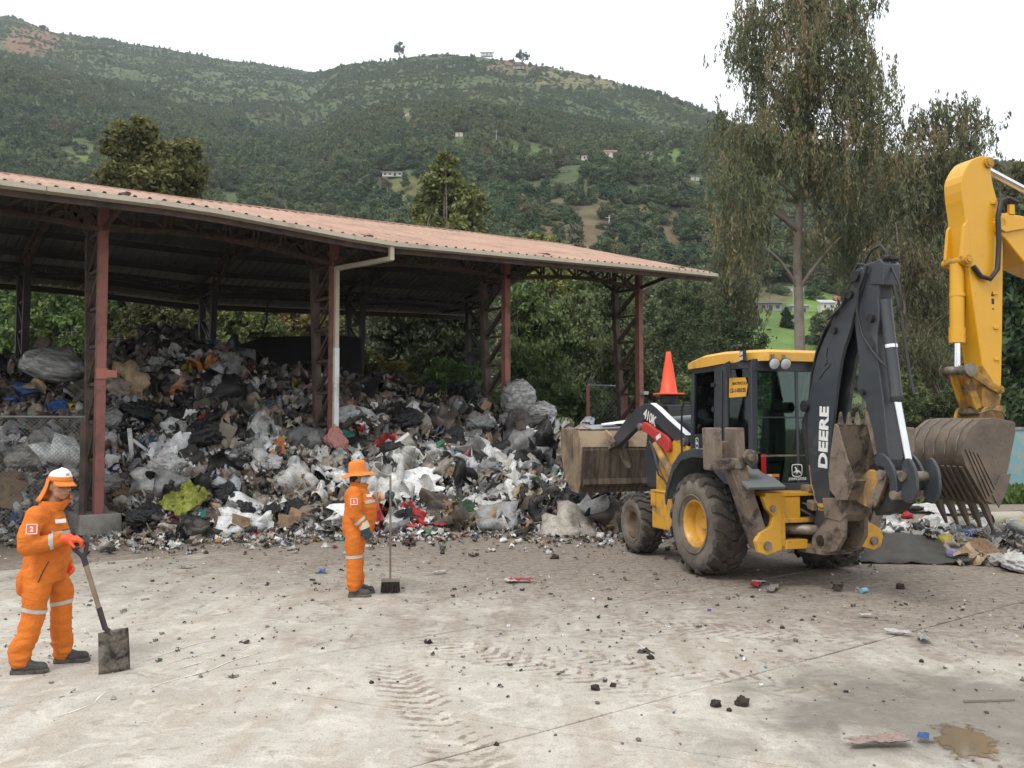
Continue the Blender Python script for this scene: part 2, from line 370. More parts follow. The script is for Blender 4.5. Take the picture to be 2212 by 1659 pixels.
HZ += fade * np.sin(np.clip((HY - HY0) / (rd[:, None] - HY0), 0, 1) * math.pi) * (24 * val_noise(HX / 160, HY / 160, 3.) + 9 * val_noise(HX / 60, HY / 60, 8.))
HZ += fade * 2.5 * val_noise(HX / 25, HY / 25, 5.)
HZ[:, 0] = -.3
# land cover: meadows, scrub, bare soil  (picture column, row, half widths, colour, how many trees stay)
FIELDS = [(1120, 331, 70, 15, (.13, .20, .055), .12), (885, 414, 46, 32, (.15, .15, .06), .1), (1360, 378, 60, 12, (.13, .20, .06), .25), (1462, 335, 45, 13, (.13, .19, .06), .25),
          (1450, 622, 55, 32, (.13, .20, .06), .08), (1665, 715, 120, 62, (.13, .20, .06), .08), (1640, 640, 90, 16, (.16, .14, .08), .15),
          (1320, 500, 190, 70, (.15, .115, .07), .30), (1180, 440, 160, 40, (.14, .12, .075), .4), (1270, 165, 120, 28, (.17, .16, .08), .25), (1120, 140, 60, 14, (.17, .12, .075), .2),
          (70, 88, 60, 26, (.22, .13, .08), .25), (110, 215, 60, 18, (.13, .15, .06), .3), (170, 340, 60, 16, (.14, .17, .06), .3), (1490, 900, 20, 20, (.1, .1, .1), .1), (1760, 660, 60, 30, (.15, .25, .06), .15)]
def cover(X, Y, Z):
    q = proj(np.stack([X, Y, Z], -1)); col = np.zeros(X.shape + (3,)); keep = np.ones(X.shape)
    nz = val_noise(X / 45, Y / 45, 1.)[..., None]
    col[:] = np.array([.088, .112, .055]); col += np.clip(nz, 0, 1) * np.array([.055, .05, .022])
    wob = 1 + .35 * val_noise(X / 30, Y / 30, 9.)
    for fx, fy, rx, ry, c, kp in FIELDS:
        d = np.sqrt(((q[..., 0] - fx) / rx) ** 2 + ((q[..., 1] - fy) / ry) ** 2) * wob
        a = np.clip((1.15 - d) / .3, 0, 1)
        col = col * (1 - a[..., None]) + np.array(c) * a[..., None]; keep = keep * (1 - a) + kp * a
    return col, keep
HC, HK = cover(HX, HY, HZ)
idx = np.arange(NA * NR).reshape(NA, NR)
Fq = np.stack([idx[:-1, :-1], idx[1:, :-1], idx[1:, 1:], idx[:-1, 1:]], -1).reshape(-1, 4)
fc = (HC[:-1, :-1] + HC[1:, :-1] + HC[1:, 1:] + HC[:-1, 1:]).reshape(-1, 3) / 4
k = NT('hillside'); a = k.n('ShaderNodeAttribute', attribute_name='Col')
v = k.ramp(k.noise(.16, 9, .7, k.pos), [(.3, .55), (.7, 1.25)])
k.set(col=k.mix(1., a.outputs['Color'], v, 'MULTIPLY'), rough=.95, spec=.1); M_HILL = k.mat
V = np.stack([HX, HY, HZ], -1).reshape(-1, 3)
HILL = npmesh('hills', V, Fq, M_HILL, parent=None, smooth=True)
ca = HILL.data.color_attributes.new('Col', 'FLOAT_COLOR', 'POINT')
cc = np.ones((NA * NR, 4), np.float32); cc[:, :3] = HC.reshape(-1, 3); ca.data.foreach_set('color', cc.ravel())
tag(HILL, 'forested hills rising behind the shed', kind='structure')
def hill_z(x, y):
    tx = 1106 + FPX * x / y; i = np.clip((tx - txs[0]) / (txs[1] - txs[0]), 0, NA - 1.001); i0 = int(i); f = i - i0
    z0 = np.interp(y, HY[i0], HZ[i0]); z1 = np.interp(y, HY[i0 + 1], HZ[i0 + 1]); return z0 * (1 - f) + z1 * f
def hill_hit(px, py):
    r = ray(px, py); r = r / r[1]; prev = None
    for Y in np.concatenate([np.arange(HY0 + 2, 300, 2.), np.arange(300, 1300, 5.)]):
        P = np.array([0, 0, CAM_H]) + r * Y
        if hill_z(P[0], Y) >= P[2]: return np.array([P[0], Y, hill_z(P[0], Y)])
    return P
def leafquads(C, size, rng, up=.0, aspect=1.6):
    """random leaf quads at points C"""
    n = len(C); a = rng.normal(size=(n, 3)); a[:, 2] += up; a /= np.linalg.norm(a, axis=1)[:, None]
    b = rng.normal(size=(n, 3)); b -= a * (a * b).sum(1)[:, None]; b /= np.linalg.norm(b, axis=1)[:, None]
    s = (size * rng.uniform(.6, 1.4, n))[:, None]; a = a * s * aspect; b = b * s
    V = np.stack([C - a, C + b * .9, C + a, C - b * .9], 1).reshape(-1, 3)
    return V, np.arange(4 * n).reshape(n, 4)
# ================================================================== forest on the hills (one mass): instanced low trees
PROTO = bpy.data.collections.new('hill_tree_kinds')
k = NT('hill_foliage'); oi = k.n('ShaderNodeObjectInfo'); a = k.n('ShaderNodeAttribute', attribute_name='Col')
hue = k.ramp(oi.outputs['Random'], [(0., (.064, .105, .058)), (.25, (.085, .135, .072)), (.5, (.115, .160, .085)), (.72, (.145, .180, .095)), (.88, (.09, .125, .085)), (1., (.20, .185, .115))])
hn = k.noise(.012, 3, .6, k.pos); hue = k.mix(k.ramp(hn, [(.40, 0.), (.60, .75)]), hue, (.16, .185, .09))
c = k.mix(1., hue, a.outputs['Color'], 'MULTIPLY')
k.set(col=c, rough=.8, spec=.15)
tr = k.n('ShaderNodeBsdfTranslucent'); k.l(c, tr.inputs[0]); ms = k.n('ShaderNodeMixShader'); ms.inputs[0].default_value = .22
k.l(k.b.outputs[0], ms.inputs[1]); k.l(tr.outputs[0], ms.inputs[2]); k.l(ms.outputs[0], k.out.inputs['Surface']); M_HFOL = k.mat
def hill_kind(i, fine):
    rng = np.random.default_rng(100 + i); typ = i % 4; pts = []; per = 34 if fine else 13; nb0 = 26 if fine else 15
    if typ == 0:   shape = [(0, 0, .66, .20, .30), (.04, .03, .42, .24, .2)]                  # eucalyptus, tall
    elif typ == 1: shape = [(0, 0, .5, .40, .34), (.18, .1, .4, .3, .25), (-.2, 0, .42, .28, .25)]
    elif typ == 2: shape = [(0, 0, .30, .5, .26), (.34, .1, .22, .3, .2), (-.34, -.1, .24, .3, .2)]   # bush
    else:          shape = [(0, 0, .28, .26, .24), (0, 0, .52, .19, .24), (0, 0, .75, .11, .22)]     # conifer
    for (x, y, z, r, h) in shape:
        for _ in range(nb0):
            d = rng.normal(size=3); d /= np.linalg.norm(d); d *= rng.uniform(.45, 1.05)
            c0 = np.array([x + d[0] * r, y + d[1] * r, z + d[2] * h])
            pts.append(c0 + rng.normal(size=(per, 3)) * [r * .17, r * .17, h * .13])
    C = np.concatenate(pts); V, F = leafquads(C, np.full(len(C), .022 if fine else .042), rng, .3)
    lum = np.repeat(rng.uniform(.7, 1.3, len(C) // per + 1), per)[:len(C)]
    cols = lum[:, None] * rng.uniform(.85, 1.15, (len(C), 1)) * np.array([[1, 1, 1]])
    o = npmesh('hill_tree_kind', V, F, M_HFOL, cols); COL.objects.unlink(o); PROTO.objects.link(o)
    if fine or typ == 0:
        pass
for i in range(8): hill_kind(i, False)
for i in range(8): hill_kind(i, True)
HOUSES = [(1318, 345, 26), (1272, 348, 34), (1130, 316, 24), (850, 380, 40), (992, 297, 14), (880, 249, 9), (1408, 335, 26), (1500, 387, 16), (1218, 370, 16), (1052, 119, 26), (1120, 149, 24), (1650, 662, 60), (1725, 664, 36), (1712, 624, 36), (1785, 668, 30), (1815, 665, 24), (1072, 310, 8), (1430, 310, 8), (1316, 490, 8), (1521, 512, 8)]
rngf = np.random.default_rng(5)
N = 78000
tx = rngf.uniform(-420, 2650, N); u_ = rngf.uniform(0, 1, N) ** .62
rdx = np.interp(tx, RIDGE_X, RIDGE_D); Yp = HY0 + 4 + (rdx * 1.01 - HY0) * u_
Xp = (tx - 1106) / FPX * Yp
ii = np.clip((tx - txs[0]) / (txs[1] - txs[0]), 0, NA - 1.001); i0 = ii.astype(int); ff = ii - i0
Zp = np.array([np.interp(y, HY[a], HZ[a]) * (1 - f) + np.interp(y, HY[a + 1], HZ[a + 1]) * f for y, a, f in zip(Yp, i0, ff)])
_, kp = cover(Xp, Yp, Zp)
clump = val_noise(Xp / 38, Yp / 38, 21.)
tall = rngf.uniform(0, 1, N); hgt = rngf.uniform(3.0, 6.6, N) * (1 + .35 * clump) * np.where(Yp > .55 * np.interp(1106 + FPX * Xp / Yp, RIDGE_X, RIDGE_D), .62, 1.) * np.where(Yp < 160, .8, 1)
_, kp2 = cover(Xp, Yp, Zp + hgt * .8); kp = np.minimum(kp, kp2)
q0 = proj(np.stack([Xp, Yp, Zp], -1)); q1 = proj(np.stack([Xp, Yp, Zp + hgt], -1))
for hx, hy, hw in HOUSES:
    hit = (np.abs(q0[:, 0] - hx) < hw * .85 + hgt * .3 * FPX / Yp) & (q1[:, 1] < hy + 6) & (q0[:, 1] > hy - 10); kp = np.where(hit, 0, kp)
keepm = rngf.uniform(0, 1, N) < np.clip(kp * (.95 + .9 * clump), 0.05, 1)
tall, hgt = tall[keepm], hgt[keepm]
Xp, Yp, Zp, clump = Xp[keepm], Yp[keepm], Zp[keepm], clump[keepm]; n = len(Xp)
kind = np.where(tall < .34, rngf.integers(0, 2, n) * 4, np.where(tall < .62, 1 + 4 * rngf.integers(0, 2, n), np.where(tall < .95, 2 + 4 * rngf.integers(0, 2, n), 3 + 4 * rngf.integers(0, 2, n))))
kind = np.where((Yp > .62 * np.interp(1106 + FPX * Xp / Yp, RIDGE_X, RIDGE_D)) & (rngf.uniform(0, 1, n) < .7), 2, kind)
kind = np.where(Yp < 300, kind + 8, kind)
hgt = np.where(kind % 4 == 2, hgt * .75, np.where(kind % 4 == 0, hgt * 1.25, hgt))
me = bpy.data.meshes.new('forest'); me.vertices.add(n)
me.vertices.foreach_set('co', np.stack([Xp, Yp, Zp - .3], -1).astype(np.float32).ravel())
for nm, dat, ty in (('tsc', hgt, 'FLOAT'), ('trz', rngf.uniform(0, 6.28, n), 'FLOAT'), ('tki', kind, 'INT')):
    at_ = me.attributes.new(nm, ty, 'POINT'); at_.data.foreach_set('value', np.asarray(dat, np.int32 if ty == 'INT' else np.float32))
me.update(); FOREST = link('forest', me); tag(FOREST, 'mixed eucalyptus wood and scrub covering the hillsides', kind='stuff')
def instancer(ob, coll):
    ng = bpy.data.node_groups.new('scatter', 'GeometryNodeTree')
    ng.interface.new_socket('Geometry', in_out='INPUT', socket_type='NodeSocketGeometry'); ng.interface.new_socket('Geometry', in_out='OUTPUT', socket_type='NodeSocketGeometry')
    N_ = ng.nodes.new; gi, go = N_('NodeGroupInput'), N_('NodeGroupOutput')
    ci = N_('GeometryNodeCollectionInfo'); ci.inputs[0].default_value = coll; ci.inputs['Separate Children'].default_value = True; ci.inputs['Reset Children'].default_value = True
    ip = N_('GeometryNodeInstanceOnPoints'); ip.inputs['Pick Instance'].default_value = True
    def na(nm, ty):
        q = N_('GeometryNodeInputNamedAttribute'); q.data_type = ty; q.inputs[0].default_value = nm; return q.outputs[0]
    L = ng.links.new
    L(gi.outputs[0], ip.inputs['Points']); L(ci.outputs[0], ip.inputs['Instance']); L(na('tki', 'INT'), ip.inputs['Instance Index'])
    cx = N_('ShaderNodeCombineXYZ'); L(na('trz', 'FLOAT'), cx.inputs[2]); L(cx.outputs[0], ip.inputs['Rotation'])
    L(na('tsc', 'FLOAT'), ip.inputs['Scale']); L(ip.outputs[0], go.inputs[0])
    mo = ob.modifiers.new('scatter', 'NODES'); mo.node_group = ng
instancer(FOREST, PROTO)
# ================================================================== the open shed
M_RED = mat('red_oxide_paint', (.30, .105, .085), .62, col2=(.22, .085, .07), vs=2, dirt=(.10, .075, .06), ds=2.2, dth=.60, dw=.1, bump=.15, bs=60)
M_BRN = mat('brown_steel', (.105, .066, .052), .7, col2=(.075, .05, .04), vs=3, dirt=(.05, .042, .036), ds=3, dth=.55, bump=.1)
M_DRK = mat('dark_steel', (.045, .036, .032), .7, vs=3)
M_CREAM = mat('cream_gutter_paint', (.50, .45, .36), .6, col2=(.41, .36, .28), vs=1.2, dirt=(.25, .2, .15), ds=1.7, dth=.66, dw=.1)
M_ROOF = mat('salmon_roof_sheet', (.46, .295, .215), .65, col2=(.38, .235, .175), vs=.6, dirt=(.36, .245, .185), ds=.9, dth=.58, dw=.12)
M_UNDER = mat('grey_underside', (.17, .17, .165), .5, metal=.3, col2=(.11, .11, .105), vs=1.2)
M_CONC = mat('plinth_concrete', (.30, .28, .25), .9, col2=(.22, .20, .175), vs=2.5, dirt=(.16, .13, .1), ds=2, dth=.58, bump=.3, bs=25)
M_WPIPE = mat('white_pipe', (.72, .72, .70), .4, dirt=(.3, .26, .2), ds=2, dth=.66)
SHED = empty('open_shed', tuple(C0), R(90) - SHA, 'long open steel shed with salmon corrugated roof and lattice columns', 'shed')
GS = [-1.6, -.41, .23, 1.03, 1.71, 2.61, 3.24]; GZ = [6.0, 6.0, 6.06, 5.885, 6.01, 6.19, 6.29]
OV = 1.8; S0, S1 = -1.45, 3.24
RS = [-1.6, -.24, .6, 1.32, 2.4, 3.24]; RZ = [7.47, 7.57, 7.63, 7.73, 7.90, 8.0]
def gz(u): return float(np.interp(u / SL, GS, GZ))
def rz_(u): return float(np.interp(u / SL, RS, RZ))
def roof_z(u, v):                                                    # top of the roof above the yard
    t = (v + OV) / (SW / 2 + OV); return gz(u) + (rz_(u) - gz(u)) * (t if t < 1 else 2 - t)
def zb(u, back=False): return gz(u) - 6.05 + (6.02 if back else 5.76)    # underside of eave trusses
def column(i, back):
    u = i * SL; z1 = roof_z(u, SW if back else 0) - .22; s = -1 if back else 1; v0 = SW if back else 0
    m = MB(); zt = zb(u, back)
    hid = 'M_DRK' if back else 'M_RED'
    zbase = .40
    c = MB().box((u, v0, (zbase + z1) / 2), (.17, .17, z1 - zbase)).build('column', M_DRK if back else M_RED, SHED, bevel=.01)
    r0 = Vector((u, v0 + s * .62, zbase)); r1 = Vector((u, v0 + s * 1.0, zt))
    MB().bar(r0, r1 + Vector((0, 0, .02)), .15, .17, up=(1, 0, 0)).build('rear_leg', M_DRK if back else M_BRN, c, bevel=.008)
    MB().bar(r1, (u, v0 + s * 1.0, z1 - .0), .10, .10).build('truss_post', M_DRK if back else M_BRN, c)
    n = 7; zs = [zbase + .25 + (zt - zbase - .25) * q / n for q in range(n + 1)]
    rv = lambda z: v0 + s * (.62 + .38 * (z - zbase) / (zt - zbase))
    for q in range(n + 1):
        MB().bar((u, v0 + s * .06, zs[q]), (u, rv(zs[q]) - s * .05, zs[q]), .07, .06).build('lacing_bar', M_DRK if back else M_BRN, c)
        if q < n:
            for e in (-.045, .045):
                MB().bar((u + e, rv(zs[q]) - s * .05, zs[q] + .04), (u + e, v0 + s * .06, zs[q + 1] - .04), .03, .06).build('lacing_bar', M_DRK if back else M_BRN, c)
    # crossed bars at the head of the column
    for a, b in (((.06, zt + .03), (.95, z1 - .05)), ((.95, zt + .03), (.06, z1 - .05))):
        MB().bar((u, v0 + s * a[0], a[1]), (u, v0 + s * b[0], b[1]), .05, .05).build('lacing_bar', M_DRK if back else M_BRN, c)
    p = MB(); h = .40
    for (w0, w1) in ((.78, .70),):
        b = [(-w0 / 2, -.28), (w0 / 2, -.28), (w0 / 2, w0 / 2 + .5), (-w0 / 2, w0 / 2 + .5)]
        if back: b = [(x, -y) for x, y in b][::-1]
        p.add([(u + x, v0 + y, -.1) for x, y in b] + [(u + x * .92, v0 + y * .94, h) for x, y in b], [(3, 2, 1, 0), (4, 5, 6, 7), (0, 1, 5, 4), (1, 2, 6, 5), (2, 3, 7, 6), (3, 0, 4, 7)])
    p.build('plinth', M_CONC, c, bevel=.02)
    return c
for i in range(-1, 4):
    cf = column(i, False); column(i, True)
    if i == 0:
        MB().box((.16, -.10, 3.02), (.22, .05, .14)).box((.0, -.1, 3.02), (.19, .04, .2)).build('bracket_plate', mat('orange_red_plate', (.42, .15, .10), .6), cf, bevel=.004)
    if i == 3:
        MB().box((3 * SL + .02, -.17, 2.95), (.20, .16, .10)).build('junction_box', mat('grey_box', (.42, .42, .40), .6), cf, bevel=.008)
# eave outriggers: from each column up and out to the eave beam
for i in range(-1, 4):
    u = i * SL; z = zb(u)
    m = MB().bar((u, -.08, z + .02), (u, -OV + .12, gz(u) + .02), .06, .09).bar((u, -.02, roof_z(u, 0) - .27), (u, -OV + .15, gz(u) + .07), .06, .1)
    m.build('outrigger', M_BRN, SHED)
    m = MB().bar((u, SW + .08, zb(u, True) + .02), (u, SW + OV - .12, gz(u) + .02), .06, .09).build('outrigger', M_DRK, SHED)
# trusses along the two column rows
def long_truss(v, back):
    for i in range(-1, 3):
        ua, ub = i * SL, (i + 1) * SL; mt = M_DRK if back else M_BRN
        n = 8; us = [ua + (ub - ua) * q / n for q in range(n + 1)]
        bz = lambda u: zb(u, back) + .16 * math.sin(math.pi * (u - ua) / (ub - ua)); tz = lambda u: roof_z(u, v) - .22
        m = MB()
        for q in range(n):
            for e in (-.05, .05): m.bar((us[q], v + e, bz(us[q])), (us[q + 1], v + e, bz(us[q + 1])), .05, .08)
            m.bar((us[q], v, tz(us[q])), (us[q + 1], v, tz(us[q + 1])), .12, .09)
        t = m.build('eave_truss', mt, SHED)
        for q in range(1, n):
            for e in (-.05, .05): MB().bar((us[q] + e, v, bz(us[q])), (us[q] + e, v, tz(us[q])), .03, .04).build('web_bar', mt, t)
        for q in range(n):
            a, b = (q, q + 1) if q < n / 2 else (q + 1, q)
            MB().bar((us[a], v, tz(us[a])), (us[b], v, bz(us[b])), .05, .05).build('web_bar', mt, t)
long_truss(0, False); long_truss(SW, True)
# cross frames under the roof
def cross_frame(i):
    u = i * SL; n = 12; vs = [.95 + (SW - 1.9) * q / n for q in range(n + 1)]
    zf, zk = zb(u), zb(u, True)
    def bz(v):
        t = (v - .95) / (SW - 1.9); base = zf + (zk - zf) * t; return base + (rz_(u) - .75 - (zf + zk) / 2) * math.sin(math.pi * t) ** .8
    tz = lambda v: roof_z(u, v) - .2
    m = MB()
    for q in range(n): m.bar((u, vs[q], bz(vs[q])), (u, vs[q + 1], bz(vs[q + 1])), .1, .08).bar((u, vs[q], tz(vs[q])), (u, vs[q + 1], tz(vs[q + 1])), .1, .08)
    m.bar((u, -OV + .1, gz(u) + .06), (u, vs[0], tz(vs[0])), .08, .08).bar((u, SW + OV - .1, gz(u) + .06), (u, vs[-1], tz(vs[-1])), .08, .08)
    t = m.build('cross_frame', M_BRN, SHED)
    for q in range(n + 1): MB().bar((u, vs[q], bz(vs[q])), (u, vs[q], tz(vs[q])), .05, .04).build('web_bar', M_BRN, t)
    for q in range(n):
        a, b = (q, q + 1) if q < n / 2 else (q + 1, q)
        MB().bar((u, vs[a], tz(vs[a])), (u, vs[b], bz(vs[b])), .05, .05).build('web_bar', M_BRN, t)
for i in range(-1, 4): cross_frame(i)
# purlins
nu = 24; U = [SL * (S0 + (S1 - S0) * q / nu) for q in range(nu + 1)]
for v in (-1.0, .55, 1.75, 2.95, 4.0, 4.6, 5.6, 6.8, 8.0, 9.4):
    m = MB()
    for q in range(nu): m.bar((U[q], v, roof_z(U[q], v) - .12), (U[q + 1], v, roof_z(U[q + 1], v) - .12), .06, .16)
    m.build('purlin', M_DRK, SHED)
# corrugated roof sheets, each a metre wide, overlapping the next
M_RIDGE = mat('ridge_cap_sheet', (.50, .32, .24), .6, col2=(.40, .24, .18), vs=1.5)
roof = MB()
for q in range(nu): roof.bar((U[q], SW / 2, rz_(U[q]) + .005), (U[q + 1], SW / 2, rz_(U[q + 1]) + .005), .34 if q % 5 else .30, .03)
ROOF = roof.build('roof', M_RIDGE, SHED)
tag(ROOF, 'salmon corrugated gable roof')
pitch = .25; RIB = [(0, 0), (.03, .035), (.065, .035), (.095, 0)]
u = S0 * SL; rr = random.Random(9)
while u < S1 * SL - .2:
    w1 = min(1.0, S1 * SL - u)
    for side in (0, 1):
        prof = []
        for q in range(int(round(w1 / pitch))): prof += [(u + q * pitch + a, b) for a, b in RIB]
        prof.append((u + w1 + .03, .004)); dzp = rr.uniform(.0, .008)
        vrow = [-OV - .10, 0, 2, SW / 2 - .02] if side == 0 else [SW + OV + .1, SW, SW - 2, SW / 2 + .02]
        V = [(a, v, roof_z(a, v) + b + dzp) for v in vrow for a, b in prof]; n = len(prof)
        F = [(j * n + i, j * n + i + 1, (j + 1) * n + i + 1, (j + 1) * n + i) if side == 0 else (j * n + i, (j + 1) * n + i, (j + 1) * n + i + 1, j * n + i + 1) for j in range(len(vrow) - 1) for i in range(n - 1)]
        o = MB().add(V, F).build('roof_sheet', [M_ROOF, M_UNDER], ROOF)
        so = o.modifiers.new('thick', 'SOLIDIFY'); so.thickness = .004; so.offset = -1; so.material_offset = 1
    u += 1.0
# eave beam, gutter, downpipe
for v, s in ((-OV, 1), (SW + OV, -1)):
    b = MB(); g_ = MB()
    for q in range(nu):
        za, zc = gz(U[q]) - .02, gz(U[q + 1]) - .02
        b.bar((U[q], v + s * .10, za - .13), (U[q + 1], v + s * .10, zc - .13), .06, .16)
    b.build('eave_beam', M_BRN if s > 0 else M_DRK, SHED)  # shade under the eaves is put into the beam colour, darker than the red
    step = 6
    for q in range(0, nu, step):
        g_ = MB(); gap = .012
        for r_ in range(q, min(q + step, nu)):
            a, c = U[r_], U[r_ + 1] - (gap if r_ == min(q + step, nu) - 1 else 0)
            za, zc = gz(a) - .03, gz(c) - .03
            # open trough: front wall, bottom, back wall, rolled lip
            pr = [(-.135, .0), (-.15, .0), (-.15, -.085), (.04, -.10), (.04, 0.), (.025, 0.), (.025, -.085), (-.135, -.07)]
            va = [(a, v + s * y, za + z) for y, z in pr] + [(c, v + s * y, zc + z) for y, z in pr]; n = len(pr)
            F = [(i, (i + 1) % n, n + (i + 1) % n, n + i) for i in range(n)] + [tuple(range(n))[::-1], tuple(range(n, 2 * n))]
            g_.add(va, F if s > 0 else [f[::-1] for f in F])
        g_.build('gutter', M_CREAM, SHED)
u1 = SL; ug = 1.08 * SL
z0 = gz(ug) - .11; m = MB(); vg = -OV - .05
m.bar((ug, vg, z0 + .04), (ug, vg, z0 - .30), .10, .10).bar((ug, vg, z0 - .26), (u1 - .02, -.18, zb(u1) - .10), .10, .10)
m.bar((u1 - .02, -.18, zb(u1) - .06), (u1 - .02, -.18, 3.75), .10, .10)
dp = m.build('downpipe', M_CREAM, SHED, bevel=.012)
MB().bar((u1 - .02, -.18, 3.75), (u1 - .02, -.18, .9), .112, .112).build('lower_pipe', M_WPIPE, dp, bevel=.012)
# ================================================================== trees and shrubs near the yard
M_LEAF = attr_mat('leaves', .62, var=.25, vs=1.3, trans=.28, spec=.25)
M_BARK = mat('bark', (.16, .125, .10), .9, col2=(.09, .07, .055), vs=2.2, bump=.5, bs=14)
M_EUBARK = mat('eucalyptus_bark', (.30, .25, .205), .85, col2=(.17, .135, .11), vs=1.6, dirt=(.42, .37, .31), ds=1.2, dth=.6, bump=.4, bs=10)
def lerp_pts(a, b, n, bend=.0, rng=None):
    a, b = np.array(a, float), np.array(b, float); L = np.linalg.norm(b - a); off = rng.normal(size=3) * bend * L
    return [a + (b - a) * t + off * math.sin(math.pi * t) for t in np.linspace(0, 1, n)]
def leaf_mesh(C, A, B, cols, name, parent, mt=None):
    n = len(C); V = np.stack([C - A, C + B, C + A, C - B], 1).reshape(-1, 3); cols = np.asarray(cols) * 1.6
    return npmesh(name, V, np.arange(4 * n).reshape(n, 4), mt or M_LEAF, cols, parent)
def blob_tree(name, base, blobs, nleaf, leaf, c0, c1, label, cat='tree', group=None, seed=0, trunk_r=.16, bark=None, clump=.34, trunk=True, flat=.0, aspect=1.7):
    """blobs: (x,y,z,r,h) crown masses relative to the base; leaves sit on many small clumps of each mass"""
    rng = np.random.default_rng(seed + 500); base = np.asarray(base, float); nleaf = int(nleaf * 2.5); leaf = leaf * .60
    root = empty(name, tuple(base), 0, label, cat, group)
    vol = np.array([b[3] ** 2 * b[4] for b in blobs]) ** .75; vol /= vol.sum(); Cs = []; lum = []
    for b, f in zip(blobs, vol):
        nb = int(nleaf * f); ncl = max(14, nb // 60); per = nb // ncl + 1
        d = rng.normal(size=(ncl, 3)); d /= np.linalg.norm(d, axis=1)[:, None]; d *= (rng.uniform(.25, 1.12, (ncl, 1))) ** .55
        cc = np.array(b[:3]) + d * [b[3], b[3], b[4]]
        sp = clump * (b[3] + b[4]) / 2 * rng.uniform(.45, 1.0, (ncl, 1, 1))
        P = cc[:, None, :] + rng.normal(size=(ncl, per, 3)) * sp * .6 * np.array([1, 1, .75])
        Cs.append(P.reshape(-1, 3)); lum.append(np.repeat(rng.uniform(0, 1, ncl), per))
    C = np.concatenate(Cs); lum = np.concatenate(lum); n = len(C)
    C[:, 2] = np.maximum(C[:, 2], .08)
    a = rng.normal(size=(n, 3)); a[:, 2] -= flat; a /= np.linalg.norm(a, axis=1)[:, None]
    b_ = rng.normal(size=(n, 3)); b_ -= a * (a * b_).sum(1)[:, None]; b_ /= np.linalg.norm(b_, axis=1)[:, None]
    s = (leaf * rng.uniform(.55, 1.35, n))[:, None]
    t = np.clip(lum * .75 + rng.uniform(-.2, .35, n), 0, 1)[:, None]
    cols = np.array(c0) * (1 - t) + np.array(c1) * t; cols *= rng.uniform(.8, 1.2, (n, 1))
    leaf_mesh(C, a * s * aspect, b_ * s, cols, 'crown', root)
    if trunk:
        bark = bark or M_BARK; top = max(blobs, key=lambda q: q[2] + q[4]); hz = top[2]
        mid = np.array([np.mean([q[0] for q in blobs]) * .4, np.mean([q[1] for q in blobs]) * .4, hz * .45])
        m = MB(); ax = lerp_pts((0, 0, -.1), mid, 5, .02, rng); m.tube([tuple(p) for p in ax], [trunk_r * (1.25 - .4 * t) for t in np.linspace(0, 1, 5)], 8)
        for q in blobs:
            for _ in range(3):
                e = np.array(q[:3]) + rng.normal(size=3) * [q[3] * .4, q[3] * .4, q[4] * .4]
                pp = lerp_pts(mid * rng.uniform(.8, 1), e, 5, .08, rng); m.tube([tuple(p) for p in pp], [trunk_r * .6 * (1 - .85 * t) for t in np.linspace(0, 1, 5)], 6)
        m.build('trunk', bark, root, smooth=60)
    return root
